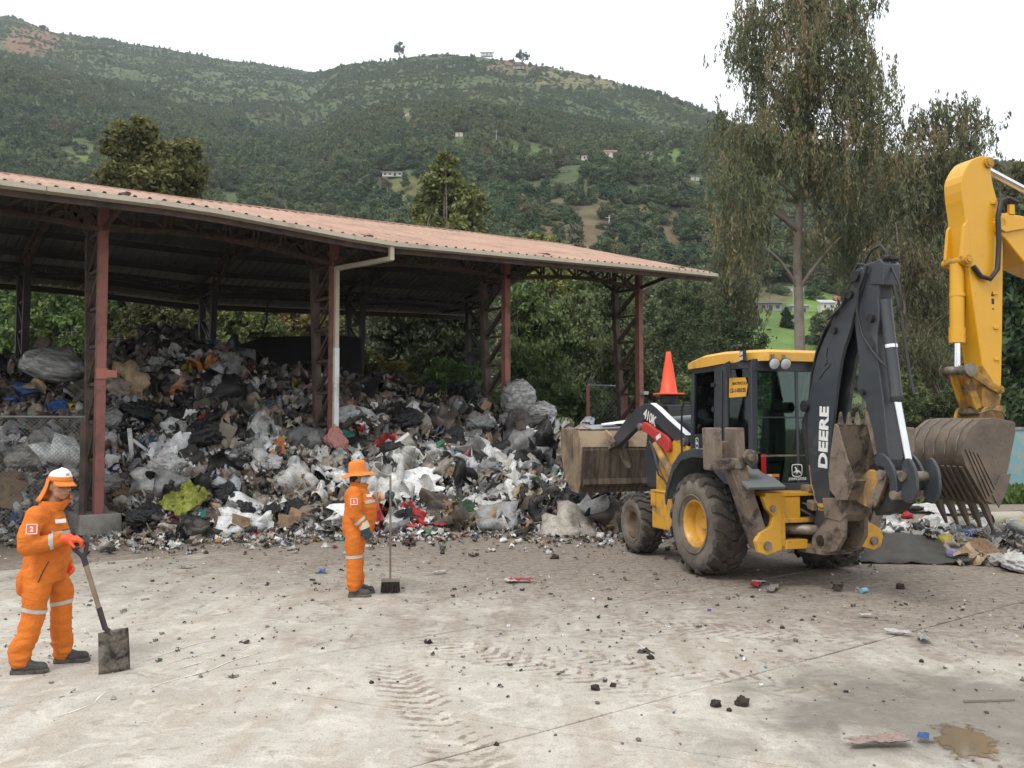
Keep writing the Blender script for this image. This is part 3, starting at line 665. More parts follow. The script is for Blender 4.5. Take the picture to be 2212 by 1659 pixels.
def weeping(name, base, axis, crown, nstr, label, c0, c1, c2, seed=0, trunk_r=.26, leafl=.16, group=None, hang=(.6, 2.4), limbs=22, brown=.18):
    """eucalyptus with hanging sprays. axis: trunk polyline; crown: (x,y,z,r,h) masses"""
    rng = np.random.default_rng(seed + 900); base = np.asarray(base, float); root = empty(name, tuple(base), 0, label, 'tree', group)
    m = MB(); ax = np.array(axis, float); k_ = len(ax)
    tt = np.linspace(0, 1, 18); cum = np.r_[0, np.cumsum(np.linalg.norm(np.diff(ax, axis=0), axis=1))]; cum /= cum[-1]
    AX = np.stack([np.interp(tt, cum, ax[:, j]) for j in range(3)], 1)
    m.tube([tuple(p) for p in AX], [trunk_r * (1.1 - .92 * t) for t in tt], 9)
    vol = np.array([q[3] ** 2 * q[4] for q in crown]) ** .8; vol /= vol.sum()
    for i in range(limbs):
        q = crown[rng.choice(len(crown), p=vol)]; d = rng.normal(size=3); d /= np.linalg.norm(d)
        e = np.array(q[:3]) + d * [q[3] * .8, q[3] * .8, q[4] * .7]
        s_i = np.argmin(np.abs(AX[:, 2] - (e[2] - .35 * np.linalg.norm(e[:2] - AX[:, :2].mean(0)) - 1.2)))
        s_ = AX[max(2, s_i)]
        pp = lerp_pts(s_, e, 6, .07, rng); m.tube([tuple(p) for p in pp], [max(.015, trunk_r * .38 * (1 - tt_ * .85)) for tt_ in np.linspace(0, 1, 6)], 6)
    m.build('trunk', M_EUBARK, root, smooth=60)
    Cs, As, Bs, Ks = [], [], [], []
    for q, f in zip(crown, vol):
        n = int(nstr * f); ncl = max(6, n // 9)
        d = rng.normal(size=(ncl, 3)); d /= np.linalg.norm(d, axis=1)[:, None]; d *= rng.uniform(.3, 1.1, (ncl, 1)) ** .6
        cc = np.array(q[:3]) + d * [q[3], q[3], q[4]]; tone = rng.uniform(0, 1, ncl); br = rng.uniform(0, 1, ncl) < brown
        for c_, to, bb in zip(cc, tone, br):
            ns = n // ncl + 1; L = rng.uniform(*hang)
            for _ in range(ns):
                st = c_ + rng.normal(size=3) * [.42, .42, .3]; ln = L * rng.uniform(.5, 1.15); nl = int(8 + ln * 9)
                t = np.sort(rng.uniform(0, 1, nl)); sw = rng.normal(size=3) * .12
                P = st + np.outer(t, np.array([sw[0], sw[1], -ln])) + np.outer(t ** 2, [sw[1] * .6, -sw[0] * .6, 0]) + rng.normal(size=(nl, 3)) * .06
                a = np.tile(np.array([0, 0, -1.]), (nl, 1)) + rng.normal(size=(nl, 3)) * .38; a /= np.linalg.norm(a, axis=1)[:, None]
                b_ = rng.normal(size=(nl, 3)); b_ -= a * (a * b_).sum(1)[:, None]; b_ /= np.linalg.norm(b_, axis=1)[:, None]
                s = leafl * rng.uniform(.7, 1.4, (nl, 1)); Cs.append(P); As.append(a * s); Bs.append(b_ * s * .26)
                col = np.array(c0) * (1 - to) + np.array(c1) * to
                if bb: col = np.array(c2) * rng.uniform(.7, 1.1)
                Ks.append(np.tile(col, (nl, 1)) * rng.uniform(.75, 1.25, (nl, 1)))
    leaf_mesh(np.concatenate(Cs), np.concatenate(As), np.concatenate(Bs), np.concatenate(Ks), 'crown', root)
    return root
def W(px, py, Y): p = at(px, py, Y); return p
def foot(px, Y): p = at(px, 900, Y); return np.array([p[0], Y, -.05])
def rel(base, px, py, Y): return tuple(at(px, py, Y) - base)
def mass(base, lst):                                                   # (column, row, distance, half width px, half height px)
    out = []
    for px, py, Y, rx, ry in lst:
        p = rel(base, px, py, Y); s = Y / FPX; out.append((p[0], p[1], p[2], rx * s, ry * s))
    return out
# --- tall eucalyptus behind the backhoe
b = foot(1730, 46)
weeping('eucalyptus_tree', b, [(0, 0, -.1), rel(b, 1727, 700, 46), rel(b, 1722, 560, 46), rel(b, 1730, 400, 46), rel(b, 1740, 200, 46), rel(b, 1745, -60, 46)],
        mass(b, [(1740, 90, 46, 165, 150), (1640, 60, 46, 65, 95), (1790, -60, 46, 120, 120), (1600, 290, 45, 80, 90), (1700, 260, 44.5, 110, 120), (1800, 250, 46, 130, 120), (1590, 400, 45, 60, 80), (1870, 240, 47, 70, 90), (1660, 400, 44, 60, 60), (1800, 400, 45, 70, 70), (1625, 500, 45, 40, 60), (1790, 500, 46, 60, 60), (1850, 560, 46, 40, 60)]),
        3300, 'tallest eucalyptus with weeping olive foliage, behind the backhoe', (.066, .078, .040), (.140, .146, .072), (.185, .150, .080), seed=1, trunk_r=.30, limbs=44, hang=(.7, 2.3), leafl=.125)
b = foot(2010, 43)
weeping('eucalyptus_tree', b, [(0, 0, -.1), rel(b, 2000, 700, 43), rel(b, 1990, 560, 43), rel(b, 2010, 420, 43), rel(b, 2045, 220, 43)],
        mass(b, [(2050, 260, 43, 75, 60), (2000, 330, 43, 100, 70), (1950, 400, 42, 70, 80), (2040, 430, 43, 90, 80), (1960, 500, 42.5, 60, 60), (2090, 380, 44, 60, 70)]),
        1800, 'slender leaning eucalyptus between the tallest tree and the excavator arm', (.058, .068, .036), (.12, .122, .062), (.165, .135, .075), seed=2, trunk_r=.17, limbs=34, hang=(.4, 1.4), leafl=.115)
b = foot(2110, 40)
weeping('eucalyptus_tree', b, [(0, 0, -.1), rel(b, 1960, 720, 40), rel(b, 1950, 620, 40), rel(b, 1935, 480, 40)],
        mass(b, [(1940, 560, 40, 60, 80), (2000, 640, 40, 70, 90), (1960, 760, 39, 70, 80), (2040, 780, 40, 50, 80), (1930, 880, 38, 60, 40)]),
        1300, 'thin brownish eucalyptus sapling behind the black boom', (.05, .055, .03), (.10, .095, .05), (.15, .115, .07), seed=3, trunk_r=.12, limbs=20, hang=(.4, 1.3), leafl=.10)
b = foot(1868, 52)
weeping('eucalyptus_tree', b, [(0, 0, -.1), rel(b, 1862, 700, 52), rel(b, 1875, 560, 52), rel(b, 1880, 430, 52)],
        mass(b, [(1880, 430, 52, 60, 70), (1850, 520, 52, 55, 60), (1900, 560, 52, 50, 70), (1860, 640, 51, 50, 60)]),
        1000, 'slim eucalyptus filling the gap behind the boom head', (.058, .07, .038), (.12, .125, .065), (.16, .13, .075), seed=11, trunk_r=.13, limbs=24, hang=(.5, 1.5), leafl=.12)
b = foot(1590, 58)
weeping('eucalyptus_tree', b, [(0, 0, -.1), rel(b, 1592, 700, 58), rel(b, 1585, 600, 58), rel(b, 1590, 500, 58)],
        mass(b, [(1590, 520, 58, 45, 60), (1570, 600, 58, 45, 60), (1610, 650, 58, 40, 50)]),
        800, 'slim pale eucalyptus left of the tallest tree trunk', (.065, .08, .042), (.135, .145, .075), (.16, .13, .075), seed=12, trunk_r=.11, limbs=20, hang=(.5, 1.5), leafl=.12)
# --- broad dark tree at the right edge, behind the excavator stick
b = foot(2200, 30)
blob_tree('feathery_tree', b, mass(b, [(2195, 640, 30, 60, 80), (2230, 520, 31, 70, 60), (2190, 790, 29.5, 55, 90), (2250, 720, 30, 60, 110), (2170, 900, 29, 60, 60)]), 5200, .11, (.030, .05, .022), (.065, .10, .045), 'dark feathery tree at the right edge behind the excavator stick', seed=4, trunk_r=.14, flat=.5, aspect=2.6)
b = foot(2190, 60)
blob_tree('olive_tree', b, mass(b, [(2150, 400, 60, 60, 50), (2190, 450, 60, 60, 60), (2130, 520, 60, 60, 80), (2060, 600, 60, 80, 100), (2200, 560, 60, 60, 80)]), 5000, .17, (.055, .06, .03), (.11, .10, .05), 'olive-brown tree crown showing above the yellow excavator arm', seed=5)
# --- trees behind the shed
b = foot(330, 44)
blob_tree('round_tree', b, mass(b, [(285, 320, 44, 60, 62), (300, 300, 44, 40, 40), (385, 360, 44, 62, 62), (330, 400, 44, 100, 50), (250, 395, 43, 40, 40), (340, 560, 44, 90, 120)]), 11000, .135, (.055, .056, .022), (.145, .142, .050), 'big round olive-brown tree rising above the roof', seed=6, clump=.28)
b = foot(968, 52)
blob_tree('pointed_tree', b, mass(b, [(965, 360, 52, 26, 34), (955, 410, 52, 44, 50), (1000, 440, 52, 46, 44), (930, 450, 52, 36, 44), (975, 500, 52, 70, 50)]), 6500, .13, (.07, .085, .03), (.19, .20, .075), 'yellow-green pointed tree above the middle of the roof', seed=7, clump=.3)
b = foot(1170, 58)
blob_tree('light_tree', b, mass(b, [(1165, 530, 58, 40, 24), (1150, 560, 58, 50, 30), (1200, 600, 58, 60, 60)]), 3000, .14, (.09, .11, .03), (.20, .22, .06), 'light yellow-green treetop just above the roof, right of the pointed tree', seed=8)
b = foot(930, 37)
blob_tree('dark_evergreen', b, mass(b, [(960, 610, 37, 75, 60), (880, 680, 36, 70, 60), (990, 700, 37, 60, 70), (930, 760, 36.5, 100, 60), (850, 740, 36, 50, 50), (1000, 600, 38, 50, 50)]), 12000, .10, (.022, .03, .016), (.062, .072, .036), 'dark dense evergreen tree behind the shed, between the second and third columns', seed=9, clump=.26)
# --- brighter growth beyond the shed's left half
for i, (px, Y, lst, c0, c1, lab) in enumerate([
    (95, 38, [(90, 650, 38, 65, 60), (60, 720, 38, 60, 60), (140, 720, 38, 50, 60), (100, 800, 37, 90, 50)], (.045, .075, .025), (.14, .20, .06), 'bright green bushy tree under the left end of the roof'),
    (210, 44, [(220, 640, 44, 60, 60), (250, 700, 44, 60, 60), (180, 610, 45, 50, 50), (230, 760, 43, 70, 40)], (.04, .055, .022), (.10, .13, .045), 'mid green tree just right of the first column'),
    (340, 40, [(340, 650, 40, 50, 60), (390, 700, 40, 50, 60), (300, 700, 40, 40, 50)], (.04, .045, .02), (.10, .10, .04), 'dull olive tree with bare stems behind the heap crest'),
    (490, 39, [(490, 690, 39, 50, 60), (530, 640, 40, 50, 50), (560, 720, 39, 60, 50), (480, 760, 38, 60, 40)], (.045, .06, .022), (.13, .14, .05), 'leafy green tree between the two back columns'),
    (620, 41, [(610, 660, 41, 50, 50), (650, 700, 41, 60, 60), (590, 730, 40, 60, 40)], (.07, .065, .025), (.18, .15, .06), 'yellowish brown tree behind the black tarpaulin'),
    (0, 42, [(10, 640, 42, 60, 60), (-40, 700, 42, 60, 70), (30, 770, 41, 60, 50)], (.04, .06, .025), (.10, .15, .05), 'green tree at the left edge beyond the back columns'),
    (760, 42, [(770, 640, 42, 50, 60), (730, 720, 41, 50, 60), (800, 640, 43, 50, 50)], (.05, .06, .025), (.13, .14, .06), 'soft green tree behind the downpipe column')]):
    b = foot(px, Y); blob_tree('bushy_tree', b, mass(b, lst), 5200, .10, c0, c1, lab, seed=20 + i, trunk_r=.1, clump=.3)
# --- growth right of the shed
for i, (px, Y, lst, c0, c1, lab, fl) in enumerate([
    (1140, 35, [(1140, 670, 35, 50, 60), (1180, 740, 35, 60, 70), (1130, 800, 34, 50, 60), (1170, 860, 33, 60, 40)], (.05, .075, .028), (.13, .17, .06), 'light green drooping tree right of the third column', 1.2),
    (1240, 37, [(1240, 690, 37, 60, 70), (1280, 780, 36, 60, 80), (1220, 840, 35, 60, 60), (1290, 880, 35, 50, 40)], (.045, .06, .028), (.12, .14, .06), 'willowy tree with bare grey twigs between third and fourth columns', 1.4),
    (1310, 42, [(1310, 650, 42, 50, 50), (1340, 720, 42, 50, 60), (1300, 620, 43, 60, 40)], (.045, .065, .03), (.11, .14, .055), 'green tree behind the fourth column', .6),
    (1440, 50, [(1430, 690, 50, 40, 50), (1470, 740, 50, 50, 70), (1410, 780, 49, 50, 70), (1480, 830, 48, 60, 60), (1420, 880, 47, 60, 50)], (.03, .045, .022), (.085, .11, .05), 'dark green tree right of the fourth column behind the cone', .3),
    (1560, 55, [(1555, 700, 55, 40, 50), (1600, 740, 55, 50, 40), (1540, 780, 54, 50, 60), (1620, 800, 54, 50, 50)], (.035, .05, .025), (.09, .115, .05), 'dark leafy tree behind the cab roof at the meadow edge', .3),
    (1500, 62, [(1500, 660, 62, 40, 50), (1530, 720, 62, 50, 60), (1460, 640, 63, 40, 30)], (.04, .055, .028), (.10, .125, .055), 'tall green tree left of the meadow below the roof tip', .3),
    (1340, 31, [(1350, 800, 31, 50, 70), (1330, 880, 31, 60, 50), (1390, 860, 31, 40, 60)], (.045, .06, .028), (.11, .135, .055), 'leafy shrub behind the wire fence at the fourth column', .8)]):
    b = foot(px, Y); blob_tree('leafy_tree', b, mass(b, lst), 5600, .088, c0, c1, lab, seed=40 + i, trunk_r=.09, flat=fl, clump=.3)
# --- low shrubs along the back of the pile
for i, (px, Y, lst, c0, c1, lab) in enumerate([
    (800, 32, [(790, 790, 32, 40, 30), (840, 820, 32, 50, 40), (880, 850, 31, 40, 30), (760, 800, 32, 40, 40)], (.07, .08, .03), (.24, .20, .06), 'yellow-flowering shrub behind the pile left of the dark evergreen'),
    (990, 31, [(960, 810, 31, 50, 30), (1010, 830, 31, 50, 40), (1040, 850, 31, 40, 40)], (.06, .10, .035), (.14, .22, .07), 'fresh green leafy shrub behind the third column'),
    (1190, 29.5, [(1190, 830, 29.5, 50, 40), (1250, 870, 29.5, 60, 40), (1150, 880, 29, 60, 30)], (.055, .08, .035), (.13, .17, .07), 'pale green shrub behind the wrapped bales'),
    (1480, 33, [(1480, 860, 33, 40, 40), (1520, 880, 33, 40, 40), (1580, 870, 33, 40, 50), (1440, 890, 33, 40, 30)], (.05, .075, .03), (.13, .17, .06), 'green shrub behind the loader arm'),
    (1930, 36, [(1920, 890, 36, 40, 40), (1960, 860, 36, 40, 50), (1900, 920, 35, 40, 30)], (.05, .07, .03), (.14, .16, .06), 'shrub with yellowish leaves right of the boom'),
    (2060, 33, [(2060, 870, 33, 50, 60), (2110, 900, 33, 50, 50), (2000, 900, 34, 50, 40)], (.035, .05, .022), (.09, .11, .045), 'dark shrub behind the excavator bucket')]):
    b = foot(px, Y); blob_tree('leafy_shrub', b, mass(b, lst), 3600, .075, c0, c1, lab, 'shrub', seed=60 + i, trunk_r=.04, flat=.3, clump=.32)
# bare twigs hanging over the gap right of the third column
tw = MB(); rt = np.random.default_rng(4); b0 = at(1225, 900, 34.5)
for i in range(26):
    e = at(rt.uniform(1150, 1330), rt.uniform(770, 860), 34.5 + rt.uniform(-.6, .3)); pp = lerp_pts(b0, e, 6, .12, rt)
    pp[-1][2] -= rt.uniform(.1, .6); tw.tube([tuple(p - b0) for p in pp], [.035, .028, .022, .017, .012, .006], 5)
o = tw.build('bare_bush', mat('grey_twigs', (.22, .19, .15), .9), loc=tuple(b0)); tag(o, 'bare grey twiggy bush between third and fourth columns', 'bush')
# undergrowth: one mass of low leaves along the far side of the yard
rg = np.random.default_rng(77); n = 26000; px = rg.uniform(-150, 2450, n); Y = rg.uniform(27.5, 60, n)
keep = ~((px > 1490) & (px < 2212) & (Y < 33)); px, Y = px[keep], Y[keep]; n = len(px)
hz = np.clip(.55 + .5 * val_noise(px / 70, Y / 4, 2.), .1, 1.3) * (1 + (Y - 28) / 30)
C = np.stack([(px - 1106) / FPX * Y, Y, rg.uniform(0, 1, n) * hz], -1)
V, F = leafquads(C, np.full(n, .085) * (Y / 30), rg, .4)
t = rg.uniform(0, 1, (n, 1)); o = npmesh('undergrowth', V, F, M_LEAF, np.array([[.04, .06, .022]]) * (1 - t) + np.array([[.13, .16, .06]]) * t)
tag(o, 'weeds and low undergrowth along the far edge of the yard', kind='stuff')
# strip of grass at the right beyond the rubbish
n = 9000; px = rg.uniform(1960, 2400, n); Y = rg.uniform(23.5, 27.5, n)
C = np.stack([(px - 1106) / FPX * Y, Y, rg.uniform(0, .3, n)], -1); V, F = leafquads(C, np.full(n, .05), rg, 1.5, 2.6); t = rg.uniform(0, 1, (n, 1))
o = npmesh('grass', V, F, M_LEAF, np.array([[.07, .12, .03]]) * (1 - t) + np.array([[.17, .25, .07]]) * t); tag(o, 'bright green grass at the right edge of the yard', kind='stuff')
# ================================================================== houses and poles on the hills
M_WHITE = mat('white_plaster', (.62, .60, .56), .85, col2=(.50, .48, .44), vs=.4); M_TILE = mat('red_roof_tiles', (.34, .13, .09), .8); M_ZINC = mat('zinc_roof', (.42, .43, .44), .5)
M_ADOBE = mat('adobe', (.24, .17, .12), .9); M_PANE = mat('dark_window', (.03, .035, .04), .2); M_GREYW = mat('grey_block_wall', (.36, .33, .30), .9)
def house(px, py, w_px, h_px, label, wall=M_WHITE, roofm=M_TILE, depth=7., rz=0., storeys=1, nw=3, gable=True):
    P = hill_hit(px, py); s = P[1] / FPX; w_, h = w_px * s, h_px * s; root = empty('house', tuple(P - [0, 0, .6]), rz, label, 'house'); d = min(depth, w_ * .8)
    MB().box((0, 0, h / 2), (w_, d, h)).build('wall', wall, root)
    m = MB(); rh = h * .32 if gable else h * .06; o_ = .08 * w_
    if gable: m.add([(-w_ / 2 - o_, -d / 2 - o_, h), (w_ / 2 + o_, -d / 2 - o_, h), (w_ / 2 + o_, d / 2 + o_, h), (-w_ / 2 - o_, d / 2 + o_, h), (-w_ / 2 - o_, 0, h + rh), (w_ / 2 + o_, 0, h + rh)], [(0, 1, 5, 4), (2, 3, 4, 5), (0, 4, 3), (1, 2, 5), (3, 2, 1, 0)])
    else: m.add([(-w_ / 2 - o_, -d / 2 - o_, h), (w_ / 2 + o_, -d / 2 - o_, h), (w_ / 2 + o_, d / 2 + o_, h + rh * 5), (-w_ / 2 - o_, d / 2 + o_, h + rh * 5), (-w_ / 2 - o_, -d / 2 - o_, h + rh), (w_ / 2 + o_, -d / 2 - o_, h + rh), (w_ / 2 + o_, d / 2 + o_, h + rh * 6), (-w_ / 2 - o_, d / 2 + o_, h + rh * 6)], [(3, 2, 1, 0), (4, 5, 6, 7), (0, 1, 5, 4), (1, 2, 6, 5), (2, 3, 7, 6), (3, 0, 4, 7)])
    m.build('roof', roofm, root)
    for st in range(storeys):
        for i in range(nw):
            x = -w_ / 2 + w_ * (i + .6) / (nw + .2); z = h * (st + .55) / storeys; door = (st == 0 and i == nw // 2)
            MB().box((x, -d / 2 - .04, z - (.12 * h / storeys if door else 0)), (w_ * .11, .12, h / storeys * (.62 if door else .36))).build('door' if door else 'window', M_PANE, root)
    return root
house(1318, 352, 26, 22, 'white two-storey house on the hill right of the meadow', storeys=2, nw=2, depth=9)
house(1272, 352, 34, 12, 'white house with red tiled roof beside the two-storey house', nw=3)
house(1130, 320, 22, 9, 'brown adobe hut at the top of the small hill meadow', M_ADOBE, M_ADOBE, nw=1)
house(850, 384, 44, 10, 'long white house with pale flat roof above the brown field', M_WHITE, M_ZINC, nw=4, gable=False)
house(992, 300, 16, 9, 'small white hut among trees above the pointed tree', nw=1)
house(880, 252, 9, 8, 'tiny white shed lost in the forest above the roof middle', nw=1)
house(1408, 338, 30, 9, 'grey house near the pole on the right slope', M_GREYW, M_TILE, nw=2)
house(1500, 390, 18, 9, 'small house at the edge of the tall eucalyptus crown', M_WHITE, M_TILE, nw=1)
house(1218, 372, 16, 6, 'low tin-roofed hut left of the red-roofed house', M_GREYW, M_ZINC, nw=1, gable=False)
house(1052, 121, 26, 7, 'white building on the hilltop', nw=3, gable=False, roofm=M_ZINC)
house(1120, 151, 26, 7, 'grey house just below the hilltop', M_GREYW, M_TILE, nw=2)
house(1650, 668, 64, 17, 'long low shack with patched tin roof on the meadow', M_GREYW, mat('patched_tin', (.40, .30, .28), .5, col2=(.2, .3, .42), vs=.3), nw=4, gable=False)
house(1725, 672, 36, 18, 'grey shed joined to the shack on the meadow', M_GREYW, M_ZINC, nw=2, gable=False)
house(1712, 628, 40, 12, 'white wall house above the meadow shack', nw=3, gable=False, roofm=M_ZINC)
house(1785, 680, 30, 30, 'white two-storey house behind the boom', storeys=2, nw=2, gable=False, roofm=M_ZINC)
house(1815, 678, 24, 34, 'pale house with gabled front beside the boom', storeys=2, nw=2)
M_POLE = mat('concrete_pole', (.45, .44, .42), .8)
for px, py, h, lab in ((1072, 318, 34, 'utility pole on the meadow left of the adobe hut'), (1430, 318, 34, 'utility pole on the right slope above the cluster of roofs'), (1316, 500, 32, 'utility pole in the brown scrub above the roof'),
                       (1521, 520, 22, 'utility pole near the eucalyptus on the lower slope'), (1600, 655, 36, 'utility pole left of the meadow shack'), (1715, 655, 40, 'utility pole behind the meadow shack'), (1345, 314, 14, 'far thin pole in the dark wood'), (1270, 205, 30, 'pole on the pale ridge below the summit')):
    P = hill_hit(px, py); s = P[1] / FPX; hh = h * s
    root = empty('utility_pole', tuple(P - [0, 0, .5]), 0, lab, 'pole', 'utility poles on the hillside')
    MB().cyl((0, 0, 0), (0, 0, hh + .5), .17, .11, 8).build('post', M_POLE, root); MB().box((0, 0, hh), (1.7, .12, .12)).build('crossarm', M_POLE, root)
# solitary trees on the skyline and the meadow
for i, (px, py, hpx, wpx, lab, c1) in enumerate(((95, 70, 20, 9, 'round tree alone on the left skyline', (.05, .07, .03)), (862, 128, 44, 11, 'tall thin bare-trunked tree on the skyline above the roof', (.08, .09, .05)), (1128, 136, 34, 14, 'forked tree on the summit right of the hilltop building', (.08, .09, .05)),
                                              (942, 120, 10, 6, 'little dark conifer on the summit left of the hilltop building', (.04, .06, .03)), (1700, 705, 50, 17, 'dark cypress standing on the bright meadow', (.03, .045, .025)), (225, 86, 11, 6, 'small tree on the left skyline', (.05, .06, .03)), (1470, 222, 14, 6, 'lone sapling on the right skyline near the eucalyptus', (.06, .07, .035)))):
    P = hill_hit(px, py + 6); s = P[1] / FPX; h = hpx * s; w_ = wpx * s
    bl = [(0, 0, h * .75, w_, h * .25), (w_ * .5, 0, h * .6, w_ * .7, h * .16), (-w_ * .5, 0, h * .66, w_ * .6, h * .14)] if 'tree' in lab and 'cypress' not in lab else [(0, 0, h * .35, w_, h * .33), (0, 0, h * .6, w_ * .75, h * .3), (0, 0, h * .82, w_ * .35, h * .2)]
    blob_tree('lone_tree', P - [0, 0, .4], bl, 900, .05 * h * .6 + .1, tuple(x * .6 for x in c1), c1, lab, seed=90 + i, trunk_r=.02 * h)
# ================================================================== machine materials
M_YEL = mat('machine_yellow', (.62, .33, .035), .42, col2=(.55, .28, .03), vs=1.5, dirt=(.22, .15, .09), ds=3.2, dth=.60, dw=.10, coat=.15)
M_YELC = mat('cab_roof_yellow', (.66, .36, .06), .45, col2=(.60, .31, .045), vs=1.2, dirt=(.30, .21, .12), ds=2.2, dth=.68, dw=.08)
M_YELM = mat('muddy_yellow', (.52, .28, .045), .6, vs=2, dirt=(.20, .145, .10), ds=3.0, dth=.48, dw=.09, bump=.3, bs=25)
M_BLK = mat('black_charcoal_paint', (.030, .034, .042), .42, col2=(.045, .05, .058), vs=2.5, dirt=(.11, .10, .09), ds=4, dth=.66, dw=.08, coat=.1)
M_BLK2 = mat('matt_black', (.014, .014, .015), .6, vs=4, dirt=(.05, .045, .04), ds=5, dth=.6)
M_GREY = mat('grey_fender', (.17, .19, .20), .5, col2=(.13, .145, .15), vs=2, dirt=(.2, .17, .14), ds=3, dth=.66)
M_MUD = mat('dried_mud_steel', (.22, .175, .135), .9, col2=(.14, .105, .08), vs=4, dirt=(.06, .045, .036), ds=3.5, dth=.56, dw=.06, bump=.5, bs=22)
M_BUCK = mat('loader_bucket_steel', (.34, .255, .165), .75, col2=(.24, .175, .115), vs=1.6, dirt=(.075, .058, .045), ds=1.3, dth=.52, dw=.1, bump=.35, bs=16)
k = NT('bucket_back_mud'); _p = k.mapping(k.obj, scale=(1, 5, .5)); _s = k.noise(2.2, 6, .65, _p)
k.set(col=k.mix(k.ramp(_s, [(.42, 0.), (.58, 1.)]), (.14, .105, .075), (.055, .042, .033)), rough=.9); k.bump(k.noise(9, 6, .65), .6, .03); M_BACK = k.mat
M_TYRE = mat('muddy_rubber', (.045, .040, .036), .9, col2=(.075, .062, .052), vs=3.5, dirt=(.16, .125, .095), ds=3.5, dth=.56, dw=.08, bump=.5, bs=20)
M_SIDE = mat('dusty_sidewall', (.19, .165, .135), .92, col2=(.13, .11, .09), vs=2.5, dirt=(.09, .075, .06), ds=3, dth=.56, bump=.2)
M_RIMB = mat('muddy_rim', (.20, .14, .085), .8, vs=3, dirt=(.10, .07, .05), ds=3, dth=.5)
M_CHROME = mat('chromed_rod', (.75, .75, .77), .14, metal=1.)
M_RED2 = mat('red_lock_bar', (.52, .045, .04), .45, vs=2, dirt=(.2, .1, .08), ds=4, dth=.66)
M_REFL = mat('red_reflector', (.45, .02, .02), .25); M_LETT = mat('white_lettering', (.80, .80, .78), .5, vs=6, dirt=(.3, .3, .3), ds=6, dth=.68)
M_LAMP = mat('lamp_glass', (.55, .56, .56), .12, spec=.8); M_RUB = mat('hose_rubber', (.02, .02, .021), .5)
M_WORN = mat('worn_steel', (.30, .255, .205), .55, metal=.5, col2=(.2, .165, .13), vs=5, dirt=(.10, .08, .06), ds=5, dth=.55, bump=.2)
M_EXC = mat('excavator_yellow', (.70, .36, .012), .38, col2=(.64, .32, .01), vs=1.0, dirt=(.28, .17, .06), ds=1.7, dth=.68, dw=.07, coat=.2)
M_EXCW = mat('excavator_yellow_worn', (.60, .31, .02), .5, vs=2, dirt=(.20, .12, .06), ds=2.2, dth=.52, dw=.1, bump=.15)
M_EBUCK = mat('excavator_bucket_steel', (.17, .135, .105), .62, metal=.25, col2=(.10, .08, .064), vs=3, dirt=(.26, .20, .15), ds=2.6, dth=.54, dw=.07, bump=.4, bs=18)
k = NT('tinted_glass'); k.t.nodes.remove(k.b)
tb = k.n('ShaderNodeBsdfTransparent'); tb.inputs[0].default_value = (.74, .86, .80, 1); gb = k.n('ShaderNodeBsdfGlossy'); gb.inputs['Roughness'].default_value = .03; gb.inputs[0].default_value = (.8, .9, .88, 1)
fr = k.n('ShaderNodeFresnel'); fr.inputs[0].default_value = 1.5; ms = k.n('ShaderNodeMixShader'); k.l(fr.outputs[0], ms.inputs[0]); k.l(tb.outputs[0], ms.inputs[1]); k.l(gb.outputs[0], ms.inputs[2]); k.l(ms.outputs[0], k.out.inputs['Surface']); M_GLASS = k.mat
def text(name, s, size, origin, xdir, ydir, mt, parent, depth=.003, bold=.0, space=1.0, sx=1.0):
    cu = bpy.data.curves.new(name, 'FONT'); cu.body = s; cu.size = size; cu.extrude = depth / 2; cu.offset = bold; cu.space_character = space; cu.resolution_u = 3
    o = bpy.data.objects.new(name, cu); COL.objects.link(o); dg = bpy.context.evaluated_depsgraph_get(); dg.update()
    me = bpy.data.meshes.new_from_object(o.evaluated_get(dg)); bpy.data.objects.remove(o); bpy.data.curves.remove(cu)
    x = Vector(xdir).normalized(); y = Vector(ydir); y = (y - x * y.dot(x)).normalized(); z = x.cross(y)
    Mx = Matrix(((x.x * sx, y.x, z.x, origin[0]), (x.y * sx, y.y, z.y, origin[1]), (x.z * sx, y.z, z.z, origin[2]), (0, 0, 0, 1)))
    me.transform(Mx); me.materials.clear(); return link(name, me, mt, parent)
def ring_profile(pts, n): return pts
def arc(cx, cz, r, a0, a1, n=10): return [(cx + r * math.cos(R(a0 + (a1 - a0) * i / n)), cz + r * math.sin(R(a0 + (a1 - a0) * i / n))) for i in range(n + 1)]

def soft(poly, it=2):                                                  # rounded-off outline
    for _ in range(it):
        out = []
        for a_, b_ in zip(poly, poly[1:] + poly[:1]): out += [(a_[0] * .78 + b_[0] * .22, a_[1] * .78 + b_[1] * .22), (a_[0] * .22 + b_[0] * .78, a_[1] * .22 + b_[1] * .78)]
        poly = out
    return poly
